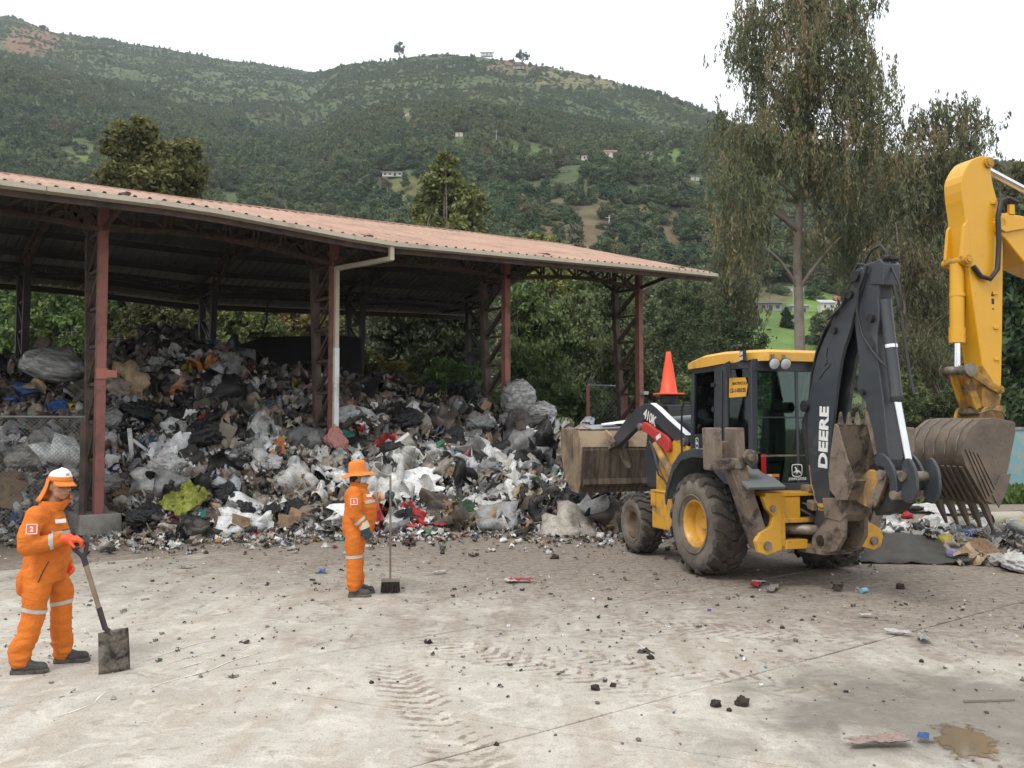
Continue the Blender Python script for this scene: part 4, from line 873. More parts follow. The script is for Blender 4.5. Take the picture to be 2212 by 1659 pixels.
# ================================================================== backhoe loader
BPHI = R(-18); LRc = gnd(1543, 1245); BL = np.array([-math.cos(BPHI), math.sin(BPHI), 0]); BC = LRc - BL * .86
BH = empty('backhoe_loader', (BC[0], BC[1], 0), R(90) - BPHI, 'yellow and black backhoe loader with raised muddy front bucket', 'backhoe')
def bb(name, mt, *a, bevel=.0, smooth=None, parent=None): return None
def wheel(x, y, r, wd, rimr, rimm, lugs, side, label=None):
    """tyre carcass with rim, hub and separate tread lugs; axis along y; side=+1 left"""
    h = wd / 2; t = r * .075
    prof = [(rimr, -h * .80), (rimr + .02, -h * .92), (rimr + (r - rimr) * .45, -h * 1.02), (r - t - .05, -h * .97), (r - t - .01, -h * .82), (r - t, -h * .5), (r - t + .004, 0), (r - t, h * .5), (r - t - .01, h * .82), (r - t - .05, h * .97), (rimr + (r - rimr) * .45, h * 1.02), (rimr + .02, h * .92), (rimr, h * .80)]
    m = MB().lathe(prof, (0, 0, 0), (0, 1, 0), 48)
    n = 48
    for i in range(len(prof) - 1):
        side_w = i in (0, 1, 2, len(prof) - 4, len(prof) - 3, len(prof) - 2)
        for j in range(n): m.m[i * n + j] = 1 if side_w else 0
    wobj = m.build('wheel', [M_TYRE, M_SIDE], BH, smooth=50, loc=(x, y, r))
    if label: wobj['label'] = label
    s = side
    rp = [(rimr + .012, s * h * .80), (rimr - .02, s * h * .84), (rimr - .05, s * h * .72), (rimr - .07, s * h * .2), (rimr - .12, s * h * .05), (.16, -s * h * .02), (.13, s * h * .12), (0.001, s * h * .12)]
    MB().lathe(rp if s < 0 else rp[::-1], (0, 0, 0), (0, 1, 0), 36).build('rim', rimm, wobj, smooth=40)
    hub = MB().lathe([(.001, s * h * .26), (.075, s * h * .26), (.085, s * h * .12)] if s < 0 else [(.085, s * h * .12), (.075, s * h * .26), (.001, s * h * .26)], (0, 0, 0), (0, 1, 0), 18)
    hub.build('hub', rimm, wobj, smooth=40)
    for i in range(8):
        a = 2 * math.pi * i / 8; MB().cyl((.115 * math.cos(a), s * h * .02, .115 * math.sin(a)), (.115 * math.cos(a), s * h * .14, .115 * math.sin(a)), .013, n=6).build('wheel_nut', M_WORN, wobj)
    MB().lathe([(rimr + .05, s * h * .985), (rimr + .062, s * h * 1.02), (rimr + .075, s * h * .995)], (0, 0, 0), (0, 1, 0), 48).build('bead_ring', M_SIDE, wobj, smooth=60)
    # tread lugs: wavy chevron blocks, two rows
    da = 2 * math.pi / lugs; protos = []
    for sd in (-1, 1):
        P0, P1 = [], []
        def pt(ang, yy, rr): return (rr * math.sin(ang), yy, rr * math.cos(ang))
        outl = [(-.06, .02), (.30, .03), (.42, .30), (.62, .50), (.80, .62), (.98, .66), (1.04, .66), (1.05, .24), (.98, .16), (.78, .10), (.58, -.06), (.40, -.22), (.10, -.34), (-.06, -.36)]
        base, top = [], []
        for (yy, av) in outl:
            a_ = av * da * 1.0; y_ = sd * yy * h; drop = max(0, abs(yy) - .72); ro = r - drop * drop * r * .55; rb = r - t - .02 - drop * r * .18
            yo = y_ * (.965 if abs(yy) > .9 else 1); c_a = .12 * da
            base.append(pt(a_, y_, rb)); top.append(pt(c_a + (a_ - c_a) * .90, yo * .97, ro))
        nn = len(outl); F = [tuple(range(nn, 2 * nn))] + [(i, (i + 1) % nn, nn + (i + 1) % nn, nn + i) for i in range(nn)]
        if sd < 0: F = [f[::-1] for f in F]
        mm = MB().add(base + top, [f[::-1] for f in F]); o = mm.build('tread_lug', M_TYRE, wobj, smooth=28); protos.append(o)
    rl = random.Random(int(x * 100 + y * 7))
    for i in range(lugs):
        for q, pr in enumerate(protos):
            if i == 0: o = pr
            else: o = pr.copy(); COL.objects.link(o); o.parent = wobj
            o.rotation_euler = (0, (i + (.5 if q else 0)) * da, 0); o.scale = (rl.uniform(.985, 1.008),) * 2 + (rl.uniform(.985, 1.008),)
    return wobj
wheel(.15, .86, .70, .50, .335, M_YEL, 17, 1, 'large rear wheel with yellow rim'); wheel(.15, -1.04, .70, .50, .335, M_YEL, 17, -1)
wheel(2.32, .82, .48, .36, .235, M_RIMB, 16, 1, 'small front wheel with muddy rim'); wheel(2.32, -.82, .48, .36, .235, M_RIMB, 16, -1)
# chassis, axles, engine housing
MB().box((1.0, 0, .72), (3.3, .62, .42)).build('chassis', M_BLK2, BH, bevel=.02)
MB().cyl((.15, -.62, .70), (.15, .62, .70), .16).build('rear_axle', M_BLK2, BH, smooth=40)
MB().cyl((2.32, -.66, .48), (2.32, .66, .48), .10).build('front_axle', M_BLK2, BH, smooth=40)
hood = MB().prism([(.95, 1.0), (2.95, 1.0), (3.02, 1.5), (2.92, 2.0), (2.7, 2.12), (1.6, 2.17), (.95, 2.2)], -.42, .42).build('engine_hood', M_BLK, BH, bevel=.07, seg=3)
MB().cyl((1.0, .30, 2.16), (2.55, .30, 2.11), .075, n=14).build('hood_tube', M_GREY, BH, smooth=40)
st = MB().cyl((2.75, .08, 2.1), (2.75, .08, 2.42), .10, n=18).cyl((2.75, .08, 2.42), (2.75, .08, 2.56), .15, n=18).build('exhaust_stack', M_BLK2, BH, smooth=40)
MB().prism([(2.35, 2.1), (2.45, 2.40), (2.95, 2.40), (3.05, 2.1)], -.18, .26).build('air_cleaner', M_BLK2, BH, bevel=.03)
# loader towers, tank and steps
for s in (1, -1):
    MB().prism([(2.22, .92), (2.22, 1.30), (2.02, 1.62), (1.62, 1.82), (1.30, 1.86), (1.16, 1.70), (1.16, 1.0), (1.35, .92)], s * .46, s * .60).build('loader_tower', M_YEL, BH, bevel=.015)
    t = MB().box((1.43, s * .77, .76), (.62, .30, .56)).build('side_tank', M_YEL, BH, bevel=.02)
    MB().box((1.66, s * .93, .92), (.13, .03, .20)).box((1.62, s * .945, .86), (.02, .02, .06)).build('tank_latch', M_YEL, t, bevel=.004)
    MB().box((1.43, s * .77, 1.05), (.66, .33, .025)).build('tank_lid', M_YEL, t, bevel=.006)
    # loader arm with its white-topped bend
    top = [(3.93, 1.80), (3.70, 1.95), (3.30, 2.18), (2.95, 2.33), (2.65, 2.41), (2.40, 2.41), (2.18, 2.33), (1.80, 2.15), (1.22, 1.90)]
    bot = [(1.16, 1.76), (1.30, 1.70), (1.80, 1.90), (2.25, 2.10), (2.48, 2.16), (2.68, 2.12), (3.10, 1.94), (3.50, 1.76), (3.84, 1.64), (3.94, 1.68)]
    arm = MB().prism(soft(top + bot, 1), s * .50, s * .60).build('loader_arm', M_BLK, BH, bevel=.012)
    m = MB()
    for a_, b_ in zip(top[5:-1], top[6:]):
        a2 = Vector((a_[0], s * .55, a_[1])); b2 = Vector((b_[0], s * .55, b_[1])); n_ = Vector((-(a_[1] - b_[1]), 0, a_[0] - b_[0])).normalized() * .004
        n_ = n_ if n_.z > 0 else -n_
        m.bar(a2 + n_, b2 + n_, .104, .006)
    m.build('white_stripe', mat('white_arm_top', (.72, .73, .75), .4) if s > 0 else M_LETT, arm)
    MB().cyl((3.84, s * .46, 1.73), (3.84, s * .68, 1.73), .05).build('pin', M_WORN, arm, smooth=40)
    MB().cyl((1.28, s * .45, 1.80), (1.28, s * .64, 1.80), .06).build('pin', M_WORN, arm, smooth=40)
    if s > 0:
        text('model_number', '410K', .22, (2.66, .6035, 2.19), (-1, 0, -.36), (0, 0, 1), M_LETT, arm, bold=.006, space=.95)
    # red safety bar under the arm
    rb = MB().prism(soft([(2.66, 2.02), (2.60, 2.10), (2.48, 2.11), (2.10, 1.98), (1.66, 1.86), (1.63, 1.66), (1.74, 1.62), (2.00, 1.76), (2.40, 1.93), (2.56, 1.94)]), s * .61, s * .67).build('arm_lock_bar', M_RED2, BH, bevel=.01)
    if s > 0: MB().box((1.98, .675, 1.87), (.16, .004, .07), rot=Matrix.Rotation(R(20), 3, 'Y')).build('warning_label', M_LETT, rb)
    MB().cyl((2.62, s * .58, 2.03), (2.62, s * .71, 2.03), .055).build('lock_pin', M_WORN, rb, smooth=40)
    lc = MB().cyl((2.62, s * .55, 2.03), (2.08, s * .56, 1.70), .03, n=12).build('lift_rod', M_CHROME, BH, smooth=40)
    MB().cyl((2.14, s * .64, 1.75), (1.28, s * .64, 1.02), .065, n=14).build('lift_cylinder', M_YELM, BH, smooth=40)
    # tilt linkage down to the bucket
    MB().prism([(3.60, 1.30), (3.72, 1.32), (4.02, 1.62), (3.98, 1.78), (3.86, 1.72), (3.66, 1.46)], s * .38, s * .46).build('tilt_link', M_BUCK, BH, bevel=.01)
MB().tube([(2.20, .70, 1.78), (2.02, .72, 1.62), (1.90, .73, 1.40), (1.80, .72, 1.30), (1.62, .71, 1.12), (1.60, .66, .95)], .016, 6).tube([(2.25, .69, 1.80), (2.06, .71, 1.58), (1.86, .74, 1.28), (1.7, .72, 1.20)], .014, 6).build('hydraulic_hose', M_RUB, BH, smooth=60)
# front bucket: shell, ends, top flange
prof = [(5.0, 1.98), (4.97, 1.55), (4.78, 1.10), (4.45, .86), (4.14, .84), (4.07, 1.02), (3.98, 1.60), (4.00, 1.68)]
inner = [(4.03, 1.68), (4.01, 1.60), (4.10, 1.04), (4.16, .875), (4.44, .895), (4.75, 1.12), (4.935, 1.56), (4.965, 1.98)]
fb = MB().prism(prof + inner, -1.14, 1.14).build('front_bucket', M_BACK, BH, bevel=.006)
fl = MB().prism([(3.98, 1.66), (4.13, 1.95), (4.17, 1.95), (4.04, 1.64)], -1.14, 1.14).build('top_flange', M_BUCK, fb)
for s in (1, -1):
    MB().prism([(5.0, 1.99), (4.12, 1.96), (3.97, 1.66), (4.06, 1.0), (4.14, .83), (4.46, .85), (4.80, 1.09), (4.99, 1.54)], s * 1.142, s * 1.17).build('end_plate', M_BUCK, fb, bevel=.006)
    MB().prism([(4.40, 1.97), (4.44, 1.97), (4.40, .86), (4.36, .86)], s * 1.171, s * 1.19).build('wear_strip', M_BUCK, fb)
    for yy in (.36, .62):
        MB().prism([(3.99, 1.62), (3.80, 1.66), (3.76, 1.76), (3.84, 1.84), (4.14, 1.97), (4.17, 1.90)], s * yy - .02, s * yy + .02).build('bucket_ear', M_BUCK, fb, bevel=.006)
MB().prism([(4.04, .95), (4.06, 1.04), (3.99, 1.10), (3.97, 1.0)], -1.12, 1.12).build('back_ledge', M_BACK, fb)
# --- cab
G = []
FL, FR_, BLc, Cc, Rr = (.80, .70), (.80, -.70), (-.10, .735), (-.68, .65), (-.70, .0)
roofpoly = [(.98, .66), (.90, .74), (.40, .78), (-.16, .78), (-.62, .66), (-.84, .52), (-.84, -.52), (-.62, -.66), (-.16, -.78), (.40, -.78), (.90, -.74), (.98, -.66)]
def slab(poly, z0, z1, inset=.0, dome=0.):
    n = len(poly); vs = [(x, y, z0) for x, y in poly] + [(x, y, z0 + (z1 - z0) * .75) for x, y in poly] + [(x * (1 - inset), y * (1 - inset), z1) for x, y in poly]
    return MB().add(vs, [tuple(range(n)), tuple(range(3 * n - 1, 2 * n - 1, -1))] + [((i + 1) % n, i, n + i, n + (i + 1) % n) for i in range(n)] + [(n + (i + 1) % n, n + i, 2 * n + i, 2 * n + (i + 1) % n) for i in range(n)])
def flip(mb): mb.f = [f[::-1] for f in mb.f]; return mb
# domed cab roof: front edge droops, rear visor
roof = MB(); n = len(roofpoly)
def rzp(x): return 3.06 - .085 * max(0, (x - .1) / .9) ** 2 - .02 * max(0, (-x - .2))
vs = [(x, y, 2.90 - .02 * (x > .3)) for x, y in roofpoly] + [(x * 1.0, y * 1.0, rzp(x) - .035) for x, y in roofpoly] + [(x * .95, y * .94, rzp(x)) for x, y in roofpoly] + [(x * .5, y * .5, 3.085) for x, y in roofpoly]
F = [tuple(range(n))] + [((i + 1) % n + a * n, i + a * n, i + (a + 1) * n, (i + 1) % n + (a + 1) * n) for a in range(3) for i in range(n)] + [tuple(range(4 * n - 1, 3 * n - 1, -1))]
cr_ = MB().add(vs, [f[::-1] for f in F]).build('cab_roof', M_YELC, BH, smooth=38)
cab = MB()
for s in (1, -1):
    cab.bar((.86, s * .69, 1.20), (.80, s * .68, 2.92), .07, .07)                       # front pillar
    cab.bar((.06, s * .735, 1.62), (.02, s * .735, 2.92), .20, .05, up=(0, 1, 0))
    cab.bar((-.14, s * .735, 1.62), (-.16, s * .735, 2.92), .10, .055, up=(0, 1, 0))
    cab.bar((-.66, s * .66, 1.20), (-.66, s * .645, 2.92), .09, .08)                    # rear corner pillar
    cab.bar((.86, s * .69, 1.66), (.0, s * .735, 1.66), .05, .14); cab.bar((.0, s * .735, 1.60), (-.66, s * .66, 1.60), .05, .10)
    cab.bar((.82, s * .685, 2.86), (-.10, s * .735, 2.86), .06, .10); cab.bar((-.10, s * .735, 2.86), (-.66, s * .65, 2.86), .06, .10)
cab.bar((-.68, -.66, 1.23), (-.68, .66, 1.23), .06, .14); cab.bar((-.68, -.66, 2.85), (-.68, .66, 2.85), .06, .16); cab.bar((-.69, -.62, 2.16), (-.69, .62, 2.16), .02, .02); 
cab.bar((.84, -.68, 1.22), (.84, .68, 1.22), .06, .2); cab.bar((.80, -.68, 2.88), (.80, .68, 2.88), .06, .08); cab.bar((-.69, .0, 1.3), (-.69, .0, 2.78), .05, .03)
cab.box((.1, 0, 1.17), (1.6, 1.28, .08)); cab.box((.36, .66, 1.42), (.9, .06, .48)); cab.box((.36, -.66, 1.42), (.9, .06, .48)); cab.box((-.36, .64, 1.42), (.56, .05, .4)); cab.box((-.36, -.64, 1.42), (.56, .05, .4))
CAB = cab.build('cab_frame', M_BLK, BH, bevel=.008)
def pane(name, pts, parent=CAB):
    a, b, c = [Vector(p) for p in pts[:3]]; nn = (b - a).cross(c - a).normalized() * .004; k_ = len(pts)
    vs = [Vector(p) + nn for p in pts] + [Vector(p) - nn for p in pts]
    return MB().add(vs, [tuple(range(k_)), tuple(range(2 * k_ - 1, k_ - 1, -1))] + [((i + 1) % k_, i, i + k_, (i + 1) % k_ + k_) for i in range(k_)]).build(name, M_GLASS, parent)
for s in (1, -1):
    pane('door_glass', [(.82, s * .69, 1.72), (.15, s * .735, 1.72), (.12, s * .735, 2.81), (.78, s * .685, 2.81)])
    pane('quarter_glass', [(-.19, s * .732, 1.66), (-.62, s * .668, 1.66), (-.62, s * .655, 2.81), (-.21, s * .728, 2.81)])
    lat = MB().cyl((.15, s * .75, 2.28), (.15, s * .77, 2.28), .04, n=10).box((.13, s * .765, 2.62), (.09, .04, .05)).box((.13, s * .765, 1.90), (.10, .04, .10)).build('door_hinge', M_BLK2, CAB)
pane('windscreen', [(.84, -.66, 1.32), (.84, .66, 1.32), (.79, .66, 2.84), (.79, -.66, 2.84)])
pane('rear_glass_upper', [(-.695, .61, 2.17), (-.695, -.61, 2.17), (-.695, -.61, 2.77), (-.695, .61, 2.77)])
pane('rear_glass_lower', [(-.70, .61, 1.31), (-.70, -.61, 1.31), (-.70, -.61, 2.15), (-.70, .61, 2.15)])
MB().bar((-.725, .58, 1.66), (-.725, -.58, 1.66), .02, .022).build('grab_bar', M_WORN, CAB)
# interior
seat = MB().box((.0, 0, 1.62), (.5, .5, .14)).box((-.26, 0, 1.95), (.14, .48, .62), rot=Matrix.Rotation(R(-8), 3, 'Y')).box((-.30, 0, 2.32), (.1, .26, .18)).box((0, 0, 1.38), (.3, .3, .36)).build('seat', M_BLK2, CAB, bevel=.05, seg=3)
MB().box((-.28, 0, 1.95), (.02, .34, .02)).box((-.30, 0, 1.82), (.02, .02, .02)).build('seat_piping', M_BLK2, seat)
MB().lathe(arc(.19, 0, .016, 0, 300, 5), (.42, 0, 2.02), (-.5, 0, .86), 24, closed=True).cyl((.42, 0, 2.02), (.62, 0, 1.5), .03).cyl((.3, .12, 2.06), (.5, -.12, 1.98), .012).build('steering_wheel', M_BLK2, CAB, smooth=40)
MB().box((.66, 0, 1.55), (.22, 1.0, .62)).box((-.35, -.5, 1.75), (.5, .18, .3)).box((-.42, .45, 1.7), (.3, .16, .3)).build('console', M_BLK2, CAB, bevel=.03)
MB().cyl((-.45, .18, 1.7), (-.5, .2, 2.05), .012).cyl((-.45, -.18, 1.7), (-.5, -.2, 2.05), .012).build('control_lever', M_BLK2, CAB)
# lights, sign, stickers
lb = MB().box((-.55, .725, 2.97), (.26, .05, .15), rot=Matrix.Rotation(R(-22), 3, 'Z')).build('tail_lamp_housing', M_BLK2, cr_, bevel=.01)
Mr = Matrix.Rotation(R(68), 3, 'Z')
lb.data.transform(Matrix.Identity(4))
for dz in (.032, -.032): MB().box((-.56, .757, 2.97 + dz), (.20, .012, .05), rot=Matrix.Rotation(R(-22), 3, 'Z')).build('tail_lamp', M_LAMP, cr_, bevel=.004)
for yy in (.47, .30, -.32, -.48):
    wl = MB().lathe([(.001, -.07), (.05, -.065), (.072, 0), (.078, .02)], (-.88, yy, 2.86), (-.96, .12, -.25), 16).build('work_lamp', M_BLK2, cr_, smooth=40)
    d_ = Vector((-.96, .12, -.25)).normalized(); c_ = Vector((-.88, yy, 2.86)) + d_ * .018
    MB().lathe([(.072, 0), (.05, .012), (.001, .016)], c_, d_, 16).build('lamp_lens', M_LAMP, wl, smooth=40)
    MB().box((-.84, yy, 2.94), (.03, .05, .08)).build('lamp_bracket', M_WORN, wl)
MB().prism([(-.25, 2.90), (-.36, 2.92), (-.38, 2.70), (-.30, 2.68)], .79, .82).build('side_lamp', M_BLK2, cr_, bevel=.01)
sgn = MB(); q = [(-.235, 2.70), (-.545, 2.69), (-.595, 2.60), (-.555, 2.44), (-.225, 2.43)]
ys = lambda x: .741 + (x + .19) * (.068 / .43) * 1.0
vs = [(x, ys(x), z) for x, z in q] + [(x, ys(x) + .006, z) for x, z in q]
SG = MB().add(vs, [tuple(range(5))[::-1], tuple(range(5, 10))] + [(i, (i + 1) % 5, 5 + (i + 1) % 5, 5 + i) for i in range(5)]).build('registration_plate', mat('orange_plate', (.68, .36, .05), .5), BH); SG['label'] = 'orange registration plate reading MATRICULA'
xd = (-.43, -.068, 0); M_INK = mat('dark_ink', (.04, .03, .02), .6)
text('plate_text', 'MATRICULA', .055, (-.30, ys(-.30) + .009, 2.60), xd, (0, 0, 1), M_INK, SG, .002, .0008); text('plate_text', '1.2-1-00135', .074, (-.236, ys(-.236) + .009, 2.50), xd, (0, 0, 1), M_INK, SG, .002, .002, .92)
MB().box((-.728, .545, 1.55), (.012, .07, .27)).build('reflector', M_REFL, BH)
lbp = MB().box((-.722, .40, 1.37), (.004, .19, .10)).build('warning_sticker', mat('orange_sticker', (.75, .22, .03), .5), BH); MB().box((-.726, .455, 1.37), (.004, .07, .09)).build('sticker_symbol', M_LETT, lbp); MB().box((-.7265, .355, 1.355), (.004, .09, .055)).build('sticker_text_block', M_INK, lbp)
text('maker_name', 'JOHN DEERE', .048, (-.722, .16, 1.335), (0, -1, 0), (0, 0, 1), M_LETT, BH, .002, .0006)
# leaping-deer emblem in a rounded frame
lg = MB(); oc = (-.722, .03, 1.46); fr1 = []
for rr_, w_ in ((.085, .0), ):
    outer = [(.085, .05), (.075, .08), (.0, .088), (-.075, .08), (-.085, .05), (-.08, -.05), (-.06, -.078), (.0, -.088), (.06, -.078), (.08, -.05)]
    n = len(outer); V_ = [(oc[0], oc[1] - x, oc[2] + z) for x, z in outer] + [(oc[0], oc[1] - x * .86, oc[2] + z * .86) for x, z in outer]
    lg.add(V_, [(i, (i + 1) % n, n + (i + 1) % n, n + i) for i in range(n)])
deer = [(-.055, -.005), (-.035, .0), (-.02, .015), (-.025, .035), (-.045, .045), (-.03, .05), (-.02, .062), (-.015, .05), (.0, .035), (.005, .015), (.03, .01), (.055, -.005), (.06, -.03), (.045, -.04), (.05, -.025), (.035, -.018), (.015, -.015), (.005, -.028), (-.015, -.045), (-.025, -.04), (-.01, -.028), (-.015, -.012), (-.04, -.02), (-.055, -.03)]
lg.add([(oc[0], oc[1] - x, oc[2] + z - .008) for x, z in deer], [tuple(range(len(deer)))])
lg.build('maker_emblem', M_LETT, BH); sl = MB().prism([(.56, 1.86), (.50, 1.86), (.49, 1.74), (.57, 1.74)], .752, .755); 
em = MB(); c2 = (.62, .758, 1.80); em.add([(c2[0] - x * .5, c2[1], c2[2] + z * .9) for x, z in outer] + [(c2[0] - x * .42, c2[1], c2[2] + z * .77) for x, z in outer], [(i, (i + 1) % n, n + (i + 1) % n, n + i)[::-1] for i in range(n)])
em.add([(c2[0] - x * .5, c2[1], c2[2] + z * .8) for x, z in deer], [tuple(range(len(deer)))[::-1]]); em.build('side_emblem', M_LETT, BH)
MB().box((.62, .75, 1.80), (.34, .012, .26)).build('side_panel', M_BLK2, BH, bevel=.004)
# rear fenders
fo = [(.86, 1.02), (.80, 1.20), (.62, 1.50), (.38, 1.68), (.05, 1.74), (-.28, 1.74), (-.55, 1.56), (-.80, 1.44), (-1.05, 1.40), (-1.30, 1.30)]
fi = [(x * .97 + .0, z - .035) for x, z in fo]
for s in (1, -1):
    f_ = MB().prism(fo + fi[::-1], s * .60, s * 1.13).build('fender', M_GREY, BH, bevel=.008)
    lip = [(x * .965, z - .12) for x, z in fo]
    MB().prism(fo[:-1] + lip[:-1][::-1], s * 1.131, s * 1.16).build('fender_lip', M_BLK, f_, bevel=.01)
    MB().prism([(.7, 1.1), (.55, 1.45), (.05, 1.66), (-.3, 1.66), (-.6, 1.45), (-.65, 1.1)], s * .58, s * .60).build('inner_panel', M_BLK2, f_)
MB().tube([(.98, .80, 1.28), (1.00, .80, 1.9), (.98, .80, 2.32), (.90, .80, 2.38), (.76, .77, 2.38)], .014, 7).build('grab_rail', M_BLK2, BH, smooth=60)
# --- rear frame carrying the hoe
rf = MB()
rf.box((-1.02, 0, 1.19), (.30, 1.62, .05)); rf.box((-1.02, 0, .53), (.28, 1.7, .06))
for s in (1, -1):
    rf.prism([(-1.16, .50), (-.88, .50), (-.88, 1.18), (-1.16, 1.18)], s * .52, s * .60)
    pl = [(.58, 1.17), (.86, 1.17), (.80, 1.02), (.70, .92), (.74, .80), (.90, .72), (.96, .62), (.92, .48), (.80, .44), (.58, .50)]
    n = len(pl); V_ = [(-1.17, s * y, z) for y, z in pl] + [(-1.10, s * y, z) for y, z in pl]
    rf.add(V_, [tuple(range(n)), tuple(range(2 * n - 1, n - 1, -1))] + [((i + 1) % n, i, i + n, (i + 1) % n + n) for i in range(n)])
    rf.prism([(-1.16, .86), (-.98, .86), (-.98, 1.16), (-1.16, 1.16)], s * .30, s * .52); rf.prism([(-1.17, .50), (-.98, .50), (-.98, .62), (-1.17, .62)], s * .2, s * .52)
rf.box((-1.10, 0, .86), (.14, 1.1, .06))
RF = rf.build('rear_frame', M_YEL, BH, bevel=.008)
MB().box((-.86, 0, .86), (.12, 1.2, .56)).build('frame_core', M_BLK2, RF)
for s in (1, -1):
    MB().cyl((-1.0, s * .40, .74), (-1.28, s * .10, .74), .065, n=14).build('swing_cylinder', M_WORN, RF, smooth=40)
    MB().tube([(-.95, s * .38, 1.05), (-1.12, s * .30, 1.0), (-1.22, s * .16, .92), (-1.26, s * .08, .80)], .022, 7).tube([(-.95, s * .30, 1.1), (-1.15, s * .22, 1.06), (-1.25, s * .1, .98)], .02, 7).build('hydraulic_hose', M_RUB, RF, smooth=60)
    MB().cyl((-1.20, s * .80, .56), (-1.06, s * .80, .56), .055).build('pivot_pin', M_WORN, RF, smooth=40); MB().cyl((-1.20, s * .72, 1.02), (-1.06, s * .72, 1.02), .04).build('pivot_pin', M_WORN, RF, smooth=40)
lk = MB().prism([(-1.18, 1.20), (-1.02, 1.20), (-1.02, 1.30), (-1.18, 1.30)], .06, .20).prism([(-1.30, .98), (-1.17, 1.0), (-1.17, 1.12), (-1.30, 1.10)], .05, .22).build('boom_lock', M_YELM, RF, bevel=.02)
# --- stabilisers, folded up
for s in (1, -1):
    A, B_ = Vector((-1.0, s * .78, .56)), Vector((-1.0, s * 1.17, 1.58)); m = MB()
    m.bar(A - Vector((0, 0, .04)), B_, .26, .17, up=(0, 1, 0)); sa = m.build('stabilizer', M_MUD, BH, bevel=.015)
    if s > 0: sa['label'] = 'muddy stabilizer leg folded upright'
    MB().bar((-1.06, s * .90, .66), (-1.06, s * 1.26, 1.55), .10, .05, up=(0, 1, 0)).build('leg_rib', M_MUD, sa, bevel=.008)
    for xx in (-1.135, -.865): MB().prism([(-.06, -.12), (.06, -.12), (.075, .40), (-.075, .40)], -.02, .02).build('x', M_MUD, sa) if False else None
    # foot: a plate with two upright cleats and a pin boss
    for yy, ht in ((1.46, 2.03), (1.14, 2.03)):
        MB().add([(-1.14, s * (yy - .075), 1.50 if yy > 1.3 else 1.56), (-.86, s * (yy - .075), 1.50 if yy > 1.3 else 1.56), (-.86, s * (yy + .055), 1.50 if yy > 1.3 else 1.56), (-1.14, s * (yy + .055), 1.50 if yy > 1.3 else 1.56),
                  (-1.14, s * (yy - .06), ht), (-.86, s * (yy - .06), ht), (-.86, s * (yy + .07), ht), (-1.14, s * (yy + .07), ht)], [(3, 2, 1, 0), (4, 5, 6, 7), (0, 1, 5, 4), (1, 2, 6, 5), (2, 3, 7, 6), (3, 0, 4, 7)] if s < 0 else [(0, 1, 2, 3), (7, 6, 5, 4), (4, 5, 1, 0), (5, 6, 2, 1), (6, 7, 3, 2), (7, 4, 0, 3)]).build('foot_cleat', M_MUD, sa, bevel=.02)
    MB().box((-1.0, s * 1.29, 1.58), (.30, .44, .14)).box((-.90, s * 1.29, 1.74), (.06, .20, .24)).build('foot_plate', M_MUD, sa, bevel=.02)
    MB().cyl((-1.18, s * 1.02, 1.66), (-.84, s * 1.02, 1.66), .10, n=18).build('foot_pin', M_MUD, sa, smooth=40); MB().cyl((-1.20, s * 1.02, 1.66), (-1.16, s * 1.02, 1.66), .045, n=14).build('pin_head', M_WORN, sa, smooth=40)
    MB().cyl((-.92, s * .80, .98), (-.95, s * 1.02, 1.62), .05, n=14).build('stabilizer_cylinder', M_YELM, BH, smooth=40)
# --- boom: two plates with a web between, white maker lettering
bo = [(-1.23, 1.25), (-1.15, 1.50), (-1.12, 1.80), (-1.12, 2.20), (-1.20, 2.56), (-1.31, 2.89), (-1.52, 3.20), (-1.83, 3.49), (-2.03, 3.74), (-2.08, 3.90), (-2.20, 3.92), (-2.26, 3.80), (-2.07, 3.46), (-1.98, 3.21), (-1.82, 2.93), (-1.72, 2.59), (-1.62, 2.1), (-1.58, 1.85), (-1.55, 1.45), (-1.54, 1.12), (-1.53, .84), (-1.46, .62), (-1.38, .48), (-1.24, .44), (-1.18, .56), (-1.24, .85), (-1.27, 1.05)]
bo = soft(bo, 1)
BOOM = MB().prism(bo, .10, .15).build('boom', M_BLK, BH, bevel=.008); BOOM['label'] = 'charcoal backhoe boom with white DEERE lettering'
MB().prism(bo, -.11, -.06).build('boom_side_plate', M_BLK, BOOM, bevel=.008)
web = [(x + .03, z) for x, z in bo[:9]] + [(x + .22, z) for x, z in bo[11:19]]
web = [(-1.20, 1.30), (-1.155, 1.80), (-1.16, 2.20), (-1.24, 2.56), (-1.35, 2.89), (-1.56, 3.17), (-1.87, 3.46), (-2.06, 3.72), (-2.12, 3.62), (-1.85, 3.28), (-1.62, 3.0), (-1.48, 2.72), (-1.38, 2.3), (-1.36, 1.8), (-1.36, 1.3)]
MB().prism(web, -.06, .10).build('boom_web', M_BLK2, BOOM)
text('boom_lettering', 'DEERE', .235, (-1.50, .1525, 1.515), (-.065, 0, 1), (1, 0, .065), M_LETT, BOOM, .003, .010, 1.04, 1.12)
for (x, z, r_) in ((-1.10, 2.30, .075), (-2.10, 3.83, .07), (-2.0, 3.62, .05), (-1.40, .62, .08), (-1.70, 3.22, .045)):
    MB().cyl((x, -.20, z), (x, .19, z), r_, n=18).build('boom_pin', M_BLK2, BOOM, smooth=40)
MB().box((-1.38, .153, 1.04), (.11, .004, .09)).build('yellow_label', M_YEL, BOOM)
MB().tube([(-1.24, .155, 1.22), (-1.27, .16, 1.12), (-1.35, .16, 1.04), (-1.45, .158, 1.02)], .010, 6).tube([(-1.16, .156, 1.55), (-1.2, .158, 1.3), (-1.24, .155, 1.22)], .010, 6).build('weld_seam', M_WORN, BOOM)
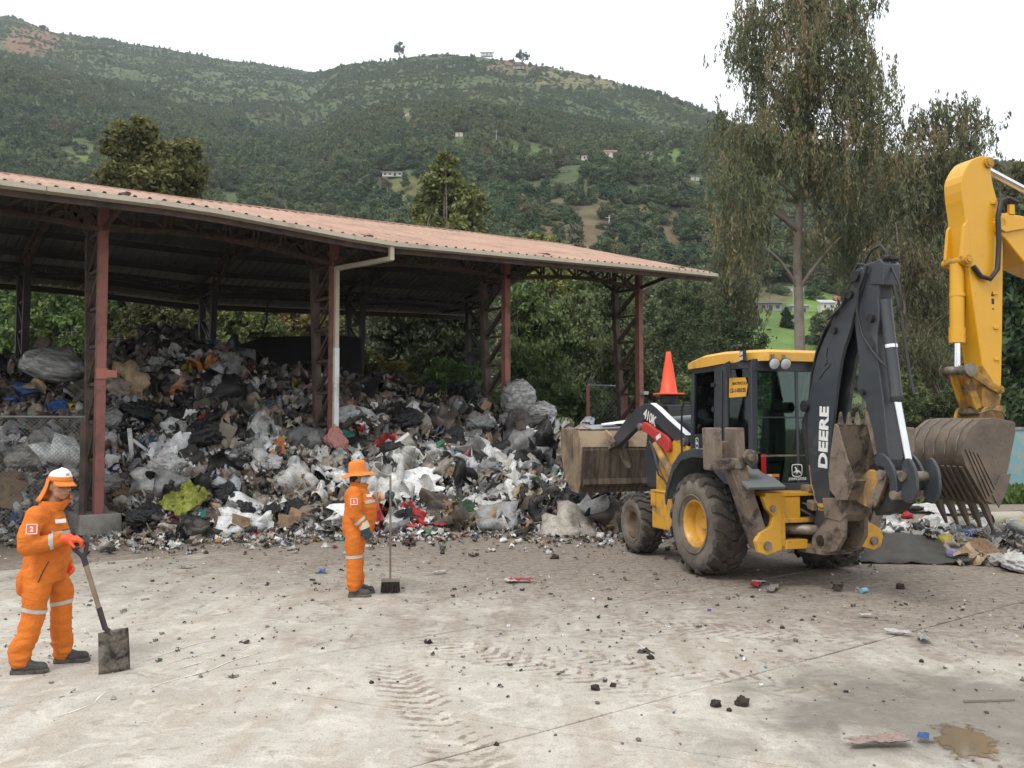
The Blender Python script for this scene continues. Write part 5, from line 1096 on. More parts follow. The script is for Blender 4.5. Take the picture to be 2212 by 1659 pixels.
MB().prism([(-1.56, 3.02), (-1.52, 3.04), (-1.47, 2.90), (-1.50, 2.80), (-1.55, 2.84), (-1.53, 2.92)], .15, .162).prism([(-1.36, 2.66), (-1.48, 2.78), (-1.60, 2.82), (-1.60, 2.79), (-1.50, 2.74), (-1.40, 2.64)], .15, .16).build('boom_boss', M_BLK, BOOM)
# swing casting under the boom
kp = MB().prism([(-1.50, .92), (-1.46, 1.16), (-1.90, 1.20), (-1.92, 1.0), (-1.80, .90)], -.17, .20)
for yy in (-.17, .13): kp.prism([(-1.20, .46), (-1.24, .66), (-1.55, .94), (-1.86, 1.02), (-1.84, .72), (-1.70, .54), (-1.50, .48)], yy, yy + .06)
kp.prism([(-.98, .44), (-.98, .54), (-1.50, .52), (-1.50, .46)], -.2, .22)
kp.build('swing_casting', M_MUD, BH, bevel=.01)
MB().cyl((-1.3, 0, .45), (-1.3, 0, 1.05), .08).build('swing_pin', M_WORN, BH, smooth=40)
# --- dipper arm and its cylinder
dp_ = [(-2.00, 3.62), (-2.02, 3.84), (-2.16, 3.95), (-2.40, 3.96), (-2.50, 3.84), (-2.42, 3.56), (-2.44, 3.33), (-2.38, 3.05), (-2.42, 2.68), (-2.48, 2.33), (-2.53, 1.87), (-2.56, 1.62), (-2.50, 1.46), (-2.42, 1.46), (-2.36, 1.60), (-2.30, 1.86), (-2.22, 2.20), (-2.16, 2.36), (-2.06, 2.42), (-2.02, 2.56), (-2.08, 2.70), (-2.06, 2.95), (-2.01, 3.25)]
DIP = MB().prism(soft(dp_, 1), -.08, .115).build('dipper_arm', M_BLK, BH, bevel=.012)
MB().prism([(-2.34, 3.94), (-2.30, 3.70), (-2.53, 3.66), (-2.55, 3.90), (-2.46, 3.97)], -.10, .13).build('dipper_head', M_BLK, DIP, bevel=.01)
MB().prism([(-2.30, 2.0), (-2.22, 2.2), (-2.17, 2.22), (-2.24, 1.98), (-2.32, 1.72), (-2.36, 1.74)], -.085, .122).build('worn_edge', M_MUD, DIP)
for (x, z, r_) in ((-2.12, 3.75, .07), (-2.32, 3.30, .05), (-2.16, 2.45, .035), (-2.46, 1.58, .06), (-2.30, 2.95, .02)): MB().cyl((x, -.16, z), (x, .16, z), r_, n=16).build('dipper_pin', M_BLK2, DIP, smooth=40)
MB().cyl((-2.44, .03, 3.50), (-2.60, .03, 2.36), .068, n=18).build('bucket_cylinder', M_BLK, BH, smooth=40)
MB().cyl((-2.60, .03, 2.38), (-2.605, .03, 2.33), .078, n=18).build('cylinder_collar', M_BLK2, BH, smooth=40)
MB().cyl((-2.60, .03, 2.34), (-2.80, .03, 1.50), .042, n=18).build('bucket_rod', M_CHROME, BH, smooth=40)
MB().cyl((-2.515, .03, 2.98), (-2.52, .03, 2.94), .076, n=18).build('hose_clamp', M_CHROME, BH, smooth=40)
# tipping links at the dipper's foot
for s in (1, -1):
    MB().prism(soft([(-2.42, 1.60), (-2.44, 1.72), (-2.54, 1.76), (-2.68, 1.66), (-2.77, 1.50), (-2.78, 1.30), (-2.72, 1.24), (-2.66, 1.30), (-2.66, 1.48), (-2.56, 1.60)]), s * .17, s * .21).build('tipping_link', M_BLK, BH, bevel=.01)
    MB().prism(soft([(-2.80, 1.66), (-2.92, 1.72), (-3.02, 1.58), (-3.04, 1.36), (-2.98, 1.24), (-2.86, 1.20), (-2.78, 1.30), (-2.84, 1.46)]), s * .13, s * .17).build('rod_link', M_BLK, BH, bevel=.01)
    MB().prism(soft([(-2.16, 1.48), (-2.26, 1.56), (-2.40, 1.52), (-2.52, 1.50), (-2.48, 1.34), (-2.36, 1.18), (-2.22, 1.10), (-2.02, 1.16), (-1.90, 1.26), (-2.0, 1.40)]), s * .10, s * .14).build('bucket_hanger', M_YELM, BH, bevel=.01)
    MB().prism(soft([(-2.48, 1.56), (-2.58, 1.52), (-2.52, 1.36), (-2.40, 1.14), (-2.30, 1.10), (-2.28, 1.20), (-2.40, 1.38)]), s * .145, s * .175).build('bucket_link', M_MUD, BH, bevel=.01)
for x_, z_, w_, r_ in ((-2.84, 1.50, .2, .055), (-2.74, 1.29, .24, .05), (-2.50, 1.50, .2, .06), (-2.32, 1.16, .2, .05)): MB().cyl((x_, -w_, z_), (x_, w_, z_), r_, n=16).build('link_pin', M_WORN, BH, smooth=40)
MB().prism([(-2.50, 1.40), (-2.66, 1.44), (-2.74, 1.24), (-2.60, 1.10), (-2.30, 1.02), (-2.26, 1.10), (-2.42, 1.20)], -.10, .10).build('link_body', M_BLK2, BH, bevel=.01)
# hoe bucket, curled with its mouth to the rear
hb = [(-1.84, 2.08), (-1.77, 1.80), (-1.71, 1.48), (-1.73, 1.28), (-1.87, 1.17), (-2.05, 1.18), (-2.20, 1.42)]
hbi = [(-2.18, 1.43), (-2.04, 1.205), (-1.88, 1.195), (-1.755, 1.29), (-1.735, 1.48), (-1.795, 1.80), (-1.865, 2.08)]
HB = MB().prism(hb + hbi, -.23, .27).build('hoe_bucket', M_MUD, BH, bevel=.005)
for yy in (-.25, .272): MB().prism(hb + [(-2.06, 1.66), (-1.96, 1.90), (-1.90, 2.06)], yy, yy + .02).build('bucket_cheek', M_MUD, HB, bevel=.006)
for i in range(4): MB().add([(-1.83, -.17 + .12 * i, 2.06), (-1.83, -.11 + .12 * i, 2.06), (-1.89, -.11 + .12 * i, 2.06), (-1.89, -.17 + .12 * i, 2.06), (-1.86, -.155 + .12 * i, 2.22), (-1.86, -.125 + .12 * i, 2.22), (-1.88, -.125 + .12 * i, 2.22), (-1.88, -.155 + .12 * i, 2.22)], [(0, 1, 2, 3), (7, 6, 5, 4), (4, 5, 1, 0), (5, 6, 2, 1), (6, 7, 3, 2), (7, 4, 0, 3)]).build('bucket_tooth', M_WORN, HB, bevel=.008)
# hoses over the boom head
hz_ = MB()
hz_.tube([(-2.05, .05, 3.70), (-2.12, .05, 3.98), (-2.24, .04, 4.12), (-2.38, .03, 4.15), (-2.46, .02, 4.06), (-2.44, .02, 3.90)], .017, 7)
hz_.tube([(-1.92, .08, 3.66), (-1.93, .08, 3.86), (-2.06, .08, 3.98), (-2.22, .07, 3.94)], .015, 7)
hz_.tube([(-2.30, .15, 3.92), (-2.16, .17, 3.66), (-2.12, .17, 3.40), (-2.22, .17, 3.10), (-2.36, .16, 2.92), (-2.45, .13, 2.80), (-2.53, .08, 2.70)], .017, 7)
hz_.tube([(-2.46, -.02, 3.86), (-2.54, -.02, 3.60), (-2.62, -.03, 3.30), (-2.66, -.04, 3.0), (-2.72, -.05, 2.6), (-2.78, -.05, 2.4)], .018, 7)
hz_.tube([(-2.50, .02, 3.95), (-2.66, .02, 3.66), (-2.70, .02, 3.40), (-2.60, .03, 3.32)], .015, 7)
for q in range(5):
    o_ = q * .028; hz_.tube([(-2.00 + o_, .17 - .04 * q, 3.62 + o_), (-1.80 + o_, .17 - .04 * q, 3.48 + o_), (-1.52 + o_, .17 - .03 * q, 3.24), (-1.34 + o_, .16 - .03 * q, 2.98), (-1.22 + o_, .15 - .03 * q, 2.70), (-1.13 + o_, .12 - .03 * q, 2.40), (-1.06 + o_, .10, 2.1), (-1.02, .06, 1.3)], .014, 6)
hz_.tube([(-1.97, .19, 3.66), (-1.90, .20, 3.50), (-1.76, .20, 3.42), (-1.62, .2, 3.36)], .014, 6)
hz_.build('hydraulic_hoses', M_RUB, BH, smooth=60)
MB().cyl((-1.62, .12, 3.30), (-1.70, .12, 3.50), .03, n=10).build('hose_stub', M_WORN, BH, smooth=40)
MB().box((-2.50, 0, 3.98), (.10, .08, .05)).cyl((-2.5, -.1, 3.98), (-2.5, .1, 3.98), .03).build('hose_bracket', M_BLK2, BH, bevel=.008)

# ================================================================== traffic cone on the exhaust
def bloc(x, y, z):
    F_ = np.array([math.sin(BPHI), math.cos(BPHI), 0]); p = BC + F_ * x + BL * y; return (p[0], p[1], z)
M_CONE = mat('cone_orange', (.82, .085, .025), .45, col2=(.75, .06, .02), vs=2, dirt=(.45, .09, .04), ds=3, dth=.68)
CONE = empty('traffic_cone', bloc(2.75, .08, 2.56), .3, 'orange-red traffic cone standing on the backhoe exhaust', 'cone')
MB().lathe([(.001, .735), (.035, .735), (.043, .72), (.066, .55), (.071, .55), (.145, .05), (.16, .035), (.16, .0)], (0, 0, 0), (0, 0, 1), 32).build('cone_body', M_CONE, CONE, smooth=40)
MB().box((0, 0, .017), (.40, .40, .034)).build('cone_base', M_CONE, CONE, bevel=.02, seg=3)
# scrap lying on the loader bucket's rim
sc = MB().box((0, 0, 0), (.62, .44, .02), rot=Matrix.Rotation(R(8), 3, 'X')).build('grey_panel', mat('grey_laminate', (.33, .33, .33), .5), bevel=.004)
p = bloc(4.45, .55, 2.02); sc.location = p; sc.rotation_euler = (0, R(-3), R(20)); tag(sc, 'grey panel lying across the top of the loader bucket', 'panel')
sc = MB().add([(-.3, -.1, 0), (.25, -.12, .03), (.34, .1, .09), (-.2, .12, .02), (0, 0, .05)], [(0, 1, 4), (1, 2, 4), (2, 3, 4), (3, 0, 4)]).build('paper_sheet', mat('white_paper', (.75, .75, .74), .8)); p = bloc(4.4, .35, 2.06); sc.location = p; sc.rotation_euler = (0, 0, .4); tag(sc, 'white crumpled sheet on the grey panel on the loader bucket', 'sheet')

# ================================================================== crawler excavator: stick and bucket in view, body to the right
ED = R(74); EQ = at(2120, 600, 14.5)
EX = empty('excavator', (EQ[0], EQ[1], 0), R(90) - ED, 'yellow excavator reaching in from the right with toothed steel bucket', 'excavator')
# local x towards the machine, local -y towards the camera
stick = [(-.42, 6.15), (-.30, 6.28), (-.10, 6.36), (.06, 6.32), (.06, 6.0), (.14, 5.72), (.24, 5.48), (.27, 5.3), (.25, 4.6), (.18, 3.0), (.13, 2.30), (.02, 2.18), (-.10, 2.24), (-.16, 2.7), (-.42, 4.50), (-.44, 4.9), (-.46, 5.3), (-.52, 5.7), (-.53, 5.95)]
STK = MB().prism(soft(stick, 1), -.19, .19).build('stick', M_EXC, EX, bevel=.015); STK['label'] = 'bright yellow vertical excavator stick'
MB().prism([(-.22, 2.35), (-.10, 2.24), (.10, 2.20), (.13, 2.5), (.0, 2.75), (-.20, 3.0)], -.195, .195).build('stick_foot', M_EXCW, STK, bevel=.01)
for yy in (-.2, .14): MB().prism([(-.44, 4.55), (-.36, 4.60), (-.42, 5.3), (-.50, 5.2), (-.56, 4.72), (-.52, 4.60)], yy, yy + .06).build('cylinder_bracket', M_EXC, STK, bevel=.01)
for (x, z, r_, w_) in ((.0, 6.24, .085, .23), (-.47, 4.66, .075, .26), (.17, 5.28, .1, .27), (.10, 2.62, .06, .25), (.06, 2.30, .06, .25)): MB().cyl((x, -w_, z), (x, w_, z), r_, n=18).cyl((x, -w_ - .02, z), (x, -w_, z), r_ * .6, n=12).build('stick_pin', M_EXCW, STK, smooth=40)
for z in (4.15, 3.6, 3.1, 5.6): MB().box((.07, -.2, z), (.09, .03, .05)).build('bracket_tab', M_EXC, STK, bevel=.008)
MB().prism([(-.005, 4.10), (.055, 4.10), (.025, 4.18)], -.1935, -.191).build('hazard_mark', M_INK, STK); MB().box((.03, -.192, 4.02), (.05, .003, .09)).box((.03, -.1925, 3.9), (.035, .003, .02)).build('stencil_mark', M_INK, STK)
MB().cyl((-.47, 0, 4.62), (-.50, 0, 3.45), .11, n=20).cyl((-.495, 0, 3.6), (-.50, 0, 3.36), .125, n=20).cyl((-.475, 0, 4.15), (-.477, 0, 4.10), .122, n=20).build('stick_cylinder', M_EXC, EX, smooth=40)
MB().cyl((-.50, 0, 3.40), (-.51, 0, 2.98), .055, n=16).build('cylinder_rod', M_CHROME, EX, smooth=40)
MB().tube([(-.36, -.22, 4.56), (-.24, -.24, 4.40), (-.08, -.26, 4.36), (.06, -.27, 4.52), (.10, -.27, 4.95), (.09, -.27, 5.35), (.16, -.27, 5.62), (.30, -.26, 5.68), (.5, -.25, 5.62)], .04, 8).build('hose', M_RUB, EX, smooth=60)
for s in (1, -1):
    MB().prism(soft([(-.56, 2.88), (-.50, 2.98), (-.40, 2.94), (.10, 2.66), (.15, 2.58), (.06, 2.54), (-.44, 2.80)]), s * .20, s * .24).build('guide_link', M_EXCW, EX, bevel=.01)
    MB().prism(soft([(-.54, 2.90), (-.44, 2.94), (-.30, 2.58), (-.16, 2.30), (-.22, 2.22), (-.32, 2.28), (-.42, 2.56)]), s * .12, s * .17).build('push_link', M_EXCW, EX, bevel=.01)
MB().cyl((-.50, -.265, 2.92), (-.50, .265, 2.92), .075, n=16).cyl((-.50, -.29, 2.92), (-.50, -.26, 2.92), .11, n=16).cyl((-.50, .26, 2.92), (-.50, .29, 2.92), .11, n=16).build('link_pin', M_WORN, EX, smooth=40); MB().cyl((-.24, -.22, 2.27), (-.24, .22, 2.27), .06, n=16).build('link_pin', M_WORN, EX, smooth=40)
# bucket
eb = [(-.05, 2.12), (-.38, 2.17), (-.64, 2.14), (-.84, 2.0), (-.95, 1.82), (-.98, 1.62), (-.93, 1.45), (-.58, .92), (-.52, .86)]
ebi = [(-.49, .88), (-.55, .94), (-.895, 1.46), (-.94, 1.62), (-.91, 1.80), (-.81, 1.965), (-.63, 2.10), (-.38, 2.13), (-.05, 2.08)]
EB = MB().prism(eb + ebi, -.56, .56).build('bucket', M_EBUCK, EX, bevel=.006, smooth=30); EB['label'] = 'grey-brown steel bucket with five teeth'
side = eb[:-1] + [(-.44, .86), (-.30, 1.0), (-.14, 1.36), (.02, 1.94), (.02, 2.10)]
for yy in (-.585, .56):
    MB().prism(side, yy, yy + .025).build('side_plate', M_EBUCK, EB, bevel=.006)
    MB().prism([(-.34, .80), (-.18, 1.08), (-.10, 1.32), (-.30, 1.30), (-.46, 1.0)], yy - .022 if yy < 0 else yy + .025, yy if yy < 0 else yy + .047).build('side_cutter', M_EBUCK, EB, bevel=.006)
    for q in range(4):
        x0, z0 = -.92 + .07 * q, 1.70 - .02 * q; x1, z1 = -.55 + .055 * q, .95 + .04 * q
        MB().bar((x0, yy - .012 if yy < 0 else yy + .037, z0), (x1, yy - .012 if yy < 0 else yy + .037, z1), .035, .025, up=(0, 1, 0)).build('side_wear_bar', M_EBUCK, EB)
for q in range(9):
    y_ = -.50 + .125 * q; MB().prism([(-.945, 1.42), (-.93, 1.40), (-.585, .90), (-.60, .885)], y_ - .028, y_ + .028).bar((-.945, y_, 1.43), (-.60, y_, .90), .056, .03).build('wear_bar', M_EBUCK, EB)
for q in range(5):
    y_ = -.46 + .23 * q; MB().tube([(-.992, y_, 1.60), (-.962, y_, 1.82), (-.85, y_, 2.02), (-.64, y_, 2.155)], .008, 5).build('weld_bead', M_WORN, EB)
for q in range(5):
    y_ = -.48 + .24 * q
    MB().add([(-.62, y_ - .055, .97), (-.62, y_ + .055, .97), (-.50, y_ + .055, .90), (-.50, y_ - .055, .90), (-.50, y_ - .045, .72), (-.50, y_ + .045, .72), (-.42, y_ + .045, .74), (-.42, y_ - .045, .74), (-.36, y_ - .03, .46), (-.36, y_ + .03, .46), (-.34, y_ + .03, .465), (-.34, y_ - .03, .465)],
             [(0, 1, 2, 3)[::-1], (0, 1, 5, 4), (1, 2, 6, 5), (2, 3, 7, 6), (3, 0, 4, 7), (4, 5, 9, 8), (5, 6, 10, 9), (6, 7, 11, 10), (7, 4, 8, 11), (8, 9, 10, 11)]).build('tooth', M_EBUCK, EB, bevel=.006)
for yy in (-.30, .24): MB().prism(soft([(-.36, 2.10), (-.30, 2.30), (-.20, 2.36), (-.08, 2.30), (.02, 2.38), (.12, 2.34), (.10, 2.08)]), yy, yy + .06).build('hinge_ear', M_EXCW, EB, bevel=.01)
MB().tube([(-.40, -.3, 2.24), (-.2, -.34, 2.30), (.0, -.34, 2.28), (.1, -.32, 2.20)], .012, 6).build('chain_strap', M_WORN, EB)
# boom, arm cylinder
MB().prism([(.10, 5.12), (.06, 5.28), (.14, 5.44), (.55, 5.42), (1.6, 5.30), (3.0, 4.9), (5.0, 3.6), (6.6, 2.0), (6.4, 1.4), (5.9, 1.5), (4.4, 2.9), (2.6, 4.0), (1.2, 4.45), (.65, 4.62), (.25, 5.02)], -.25, .25).build('boom', M_EXC, EX, bevel=.02)
MB().prism([(.08, 5.18), (.08, 5.36), (.20, 5.42), (.62, 5.34), (.62, 5.20), (.22, 5.12)], -.29, -.25).build('boom_tip_plate', M_EXC, EX, bevel=.01)
MB().cyl((.45, -.2, 5.44), (.45, .2, 5.44), .05).box((.38, -.24, 5.50), (.10, .06, .16)).build('hose_fitting', M_EXC, EX, bevel=.008)
MB().cyl((.02, 0, 6.24), (1.5, 0, 5.70), .06, n=16).build('arm_rod', M_CHROME, EX, smooth=40); MB().cyl((1.4, 0, 5.74), (3.1, 0, 5.12), .11, n=18).build('arm_cylinder', M_EXC, EX, smooth=40)
# body and tracks beyond the frame
MB().box((7.4, .1, 1.75), (3.6, 2.6, 1.2)).box((6.4, -.75, 2.6), (1.6, .95, 1.5)).box((8.4, .1, 2.5), (1.5, 2.5, .5)).build('house', M_EXC, EX, bevel=.12, seg=3)
MB().prism([(5.7, 2.0), (5.65, 3.2), (7.1, 3.3), (7.15, 2.0)], -1.23, -1.20).build('cab_window', M_GLASS, EX)
MB().cyl((7.4, 0, .9), (7.4, 0, 1.2), .7, n=24).box((7.4, 0, .75), (2.2, 1.8, .35)).build('undercarriage', M_BLK2, EX)
M_TRACK = mat('track_steel', (.10, .085, .07), .7, metal=.4, vs=4, dirt=(.2, .16, .12), ds=3, dth=.55)
for s in (1, -1):
    pf = arc(5.7, .48, .44, 90, 270, 8) + arc(9.1, .48, .44, -90, 90, 8)
    tk = MB().prism(pf, s * .85, s * 1.35).build('track', M_TRACK, EX)
    n = 44; per = []; 
    L1 = 3.4; tot = 2 * L1 + 2 * math.pi * .47
    sh = None
    for i in range(n):
        d_ = tot * i / n
        if d_ < L1: x, z, an = 5.7 + d_, .95, 0
        elif d_ < L1 + math.pi * .47: a_ = (d_ - L1) / .47; x, z, an = 9.1 + .47 * math.sin(a_), .48 + .47 * math.cos(a_), a_
        elif d_ < 2 * L1 + math.pi * .47: x, z, an = 9.1 - (d_ - L1 - math.pi * .47), .01, math.pi
        else: a_ = (d_ - 2 * L1 - math.pi * .47) / .47; x, z, an = 5.7 - .47 * math.sin(a_), .48 - .47 * math.cos(a_), math.pi + a_
        if sh is None: o = sh = MB().box((0, 0, 0), (.19, .56, .035)).box((0, 0, .03), (.03, .56, .035)).build('track_shoe', M_TRACK, tk)
        else: o = sh.copy(); COL.objects.link(o); o.parent = tk
        o.location = (x, s * 1.1, z); o.rotation_euler = (0, an, 0)
# ================================================================== the heap of rubbish
PX = [-18, -11.3, -9.6, -8.9, -7.7, -6.2, -4.6, -3.1, -1.3, .5, 2.1, 3.4, 4.6]
PT = [3.3, 3.55, 4.25, 4.45, 3.95, 3.35, 3.25, 3.1, 2.45, 2.1, 1.55, .95, 0.]
PYC = [22, 22, 23, 23, 23, 23.6, 24, 24, 24, 23, 21.5, 20.5, 20]
PFX = [-18, -9.2, -8.4, -7.5, -6.9, -6.2, -4.8, -3.3, -1.8, -.5, 1.6, 3, 4.6]; PFY = [16.6, 16.9, 17.7, 17.7, 16.8, 16.3, 17.0, 17.3, 17.0, 17.6, 16.9, 17.6, 18.6]
def pile_h(X, Y):
    X = np.asarray(X, float); Y = np.asarray(Y, float)
    T = np.interp(X, PX, PT); yc = np.interp(X, PX, PYC); yf = np.interp(X, PFX, PFY)
    t = (Y - yf) / (yc - yf); tc = np.clip(t, 0, 1)
    s = .75 * tc ** .8 + .25 * np.sin(tc * math.pi / 2); s = np.where(t > 1.15, np.clip(1 - (t - 1.15) * .9, 0, 1), s)
    return np.where(t > 0, T * s, 0)
def pile_hn(X, Y):
    h = pile_h(X, Y); return np.where(h > 0, np.maximum(0, h + np.clip(h, 0, .6) / .6 * (.30 * val_noise(X / 1.5, Y / 1.5, 4.) + .16 * val_noise(X / .55, Y / .55, 7.))), 0)
nx, ny = 190, 110
gx, gy = np.meshgrid(np.linspace(-17, 4.8, nx), np.linspace(15.9, 28.5, ny), indexing='ij')
gh = pile_hn(gx, gy) - .06
idx = np.arange(nx * ny).reshape(nx, ny); Fq = np.stack([idx[:-1, :-1], idx[1:, :-1], idx[1:, 1:], idx[:-1, 1:]], -1).reshape(-1, 4)
ok = gh.reshape(-1)[Fq].max(1) > -.02; Fq = Fq[ok]
k = NT('heap_core'); v1 = k.n('ShaderNodeTexVoronoi'); v1.inputs['Scale'].default_value = 11; k.l(k.pos, v1.inputs['Vector'])
se = k.n('ShaderNodeSeparateColor'); k.l(v1.outputs['Color'], se.inputs[0])
k.set(col=k.ramp(se.outputs[0], [(0., (.02, .017, .015)), (.4, (.07, .055, .042)), (.7, (.12, .095, .075)), (.95, (.24, .22, .19))]), rough=.85); k.bump(v1.outputs['Distance'], .8, .05); M_CORE = k.mat
HEAP = npmesh('rubbish_heap', np.stack([gx, gy, gh], -1).reshape(-1, 3), Fq, M_CORE, smooth=True); tag(HEAP, 'packed mixed waste filling the shed, too jumbled to count', kind='stuff')
def pile_hit(px, py):
    r = ray(px, py); r = r / r[1]
    for Y in np.arange(14.5, 28, .04):
        P = np.array([0, 0, CAM_H]) + r * Y
        h = float(pile_hn(np.array([P[0]]), np.array([Y]))[0])
        if P[2] <= h + 1e-3: return np.array([P[0], Y, h])
    return P
def pile_n(X, Y, e=.25):
    X = np.asarray(X, float); Y = np.asarray(Y, float)
    dx = (pile_h(X + e, Y) - pile_h(X - e, Y)) / (2 * e); dy = (pile_h(X, Y + e) - pile_h(X, Y - e)) / (2 * e)
    n = np.stack([-dx, -dy, np.ones_like(dx)], -1); return n / np.linalg.norm(n, axis=-1, keepdims=True)
# ---- small-piece templates (unit size), triangles only
def tpl_sheet(seed, n=5, fold=.35):
    rg = np.random.default_rng(seed); u, v = np.meshgrid(np.linspace(-.5, .5, n), np.linspace(-.5, .5, n), indexing='ij')
    nf = lambda q, o_: np.array([mnoise.noise(Vector((a * q + seed, b * q + o_, seed * 1.7 + o_))) for a, b in zip(u.ravel(), v.ravel())]).reshape(n, n)
    z = fold * (.7 * nf(2.2, 0) + .5 * np.abs(nf(3.6, 5)) + .25 * nf(7, 9)); asp = rg.uniform(.45, 1)
    uu = u + .34 * nf(1.6, 2) + .12 * nf(4, 3); vv = v * asp + .30 * nf(1.6, 7) + .12 * nf(4, 8)
    V = np.stack([uu, vv, z], -1).reshape(-1, 3); i = np.arange(n * n).reshape(n, n)
    q = np.stack([i[:-1, :-1], i[1:, :-1], i[1:, 1:], i[:-1, 1:]], -1).reshape(-1, 4); return V, np.concatenate([q[:, [0, 1, 2]], q[:, [0, 2, 3]]])
def ico(sub):
    bm = bmesh.new(); bmesh.ops.create_icosphere(bm, subdivisions=sub, radius=.5); bm.verts.ensure_lookup_table()
    V = np.array([v.co[:] for v in bm.verts]); F = np.array([[v.index for v in f.verts] for f in bm.faces]); bm.free(); return V, F
def tpl_bag(seed, sub=2, rough=.5):
    V, F = ico(sub); rg = np.random.default_rng(seed); d = V * 2
    V = V * (1 + rg.normal(size=len(V)) * .03)[:, None]
    nn = np.array([mnoise.noise(Vector(p * 1.6) + Vector((seed, 0, 0))) + .6 * abs(mnoise.noise(Vector(p * 3.7) + Vector((0, seed, 0)))) for p in d])
    return V * (1 + rough * nn)[:, None] * np.array([1, rg.uniform(.65, 1), rg.uniform(.45, .8)]), F
def tpl_strip(seed, n=8):
    rg = np.random.default_rng(seed); t = np.linspace(0, 1, n); c = np.cumsum(rg.normal(size=(n, 3)) * .12, 0); c[:, 0] += t * 1.0 - .5; c[:, 2] *= .7
    w_ = .06 + .1 * rg.uniform(); o = np.stack([np.zeros(n), np.full(n, w_), rg.normal(size=n) * .05], -1)
    V = np.concatenate([c - o, c + o]); F = []
    for i in range(n - 1): F += [(i, i + 1, n + i + 1), (i, n + i + 1, n + i)]
    return V, np.array(F)
def tpl_box(seed):
    rg = np.random.default_rng(seed); V = np.array([(i, j, l) for i in (-.5, .5) for j in (-.5, .5) for l in (-.5, .5)]) * np.array([1, rg.uniform(.5, .9), rg.uniform(.12, .6)]) + rg.normal(size=(8, 3)) * .07
    F = [(0, 1, 3), (0, 3, 2), (4, 6, 7), (4, 7, 5), (0, 4, 5), (0, 5, 1), (2, 3, 7), (2, 7, 6), (0, 2, 6), (0, 6, 4), (1, 5, 7), (1, 7, 3)]; return V, np.array(F)
def tpl_bottle(seed):
    m = MB().lathe([(.001, -.5), (.14, -.5), (.15, -.2), (.12, 0), (.15, .2), (.05, .38), (.05, .5), (.001, .5)], (0, 0, 0), (1, 0, 0), 7); V = np.array(m.v)
    V = V * np.array([1, 1, random.Random(seed).uniform(.4, 1)]); F = []
    for f in m.f: F += [(f[0], f[1], f[2]), (f[0], f[2], f[3])]
    return V, np.array(F)
TPL = [tpl_sheet(i, 7, .85) for i in range(9)] + [tpl_bag(20 + i, 2, .8) for i in range(5)] + [tpl_strip(40 + i) for i in range(5)] + [tpl_box(60 + i) for i in range(5)] + [tpl_bottle(i) for i in range(2)]
TW = np.array([3.6] * 9 + [.9] * 5 + [1.9] * 5 + [.9] * 5 + [.6] * 2); TW /= TW.sum()
PAL = np.array([(.66, .65, .62), (.82, .82, .82), (.46, .42, .36), (.34, .29, .235), (.21, .165, .125), (.12, .095, .075), (.055, .048, .042), (.016, .016, .018), (.20, .20, .20), (.30, .30, .295), (.48, .50, .52),
                (.40, .29, .18), (.05, .13, .36), (.42, .04, .04), (.06, .22, .12), (.45, .38, .05), (.12, .34, .38), (.42, .16, .2), (.55, .20, .05), (.24, .22, .34)])
PW = np.array([9, 8, 7, 8, 9, 9, 8, 12, 4, 4, 4, 5, 1.0, .8, .7, .6, .6, .5, .5, .6]); PW /= PW.sum()
def scatter_pieces(name, P, Nrm, size, rng, mt, palw=None, lay=.55, keepflat=None, TPL=TPL, TW=TW):
    n = len(P); ti = rng.choice(len(TPL), n, p=TW); ci = rng.choice(len(PAL), n, p=PW if palw is None else palw)
    z = Nrm + rng.normal(size=(n, 3)) * lay; z /= np.linalg.norm(z, axis=1)[:, None]
    x = rng.normal(size=(n, 3)); x -= z * (x * z).sum(1)[:, None]; x /= np.linalg.norm(x, axis=1)[:, None]; y = np.cross(z, x)
    Vs, Fs, Cs, o = [], [], [], 0
    for t in range(len(TPL)):
        s = np.where(ti == t)[0]
        if not len(s): continue
        V, F = TPL[t]; sc_ = size[s][:, None, None]
        W_ = P[s][:, None, :] + sc_ * (V[None, :, 0:1] * x[s][:, None, :] + V[None, :, 1:2] * y[s][:, None, :] + V[None, :, 2:3] * z[s][:, None, :])
        if keepflat is not None: W_[..., 2] = np.maximum(W_[..., 2], keepflat)
        Vs.append(W_.reshape(-1, 3)); Fs.append((F[None] + (o + np.arange(len(s)) * len(V))[:, None, None]).reshape(-1, 3)); o += len(s) * len(V)
        col = PAL[ci[s]] * rng.uniform(.75, 1.15, (len(s), 1)); Cs.append(np.repeat(col, len(F), 0))
    return npmesh(name, np.concatenate(Vs), np.concatenate(Fs), mt, np.concatenate(Cs), smooth=True)
M_BITS = attr_mat('assorted_waste', .5, var=.5, vs=7., spec=.45, bump=.75, bs=26., spots=.7)
rg = np.random.default_rng(31)
def sample_pile(n, front=.75):
    X = rg.uniform(-14.5, 4.5, n); yf = np.interp(X, PFX, PFY); yc = np.interp(X, PX, PYC)
    t = np.where(rg.uniform(0, 1, n) < front, rg.uniform(-.02, .85, n), rg.uniform(.5, 1.35, n)); Y = yf + t * (yc - yf)
    s = np.abs(1106 + FPX * X / Y - 1106) < 1250; return X[s], Y[s]
dk = PW.copy(); dk[0:2] *= .35; dk[2:4] *= .8; dk[4:8] *= 1.7; dk /= dk.sum()                    # fewer whites, more brown and black higher up
lt = PW.copy(); lt[0:2] *= 1.5; lt /= lt.sum()
def zone(X, Y): yf = np.interp(X, PFX, PFY); yc = np.interp(X, PX, PYC); return (Y - yf) / (yc - yf) - .16 * val_noise(X / 2.2, Y / 2.2, 17.) - .02 * (X + 5)
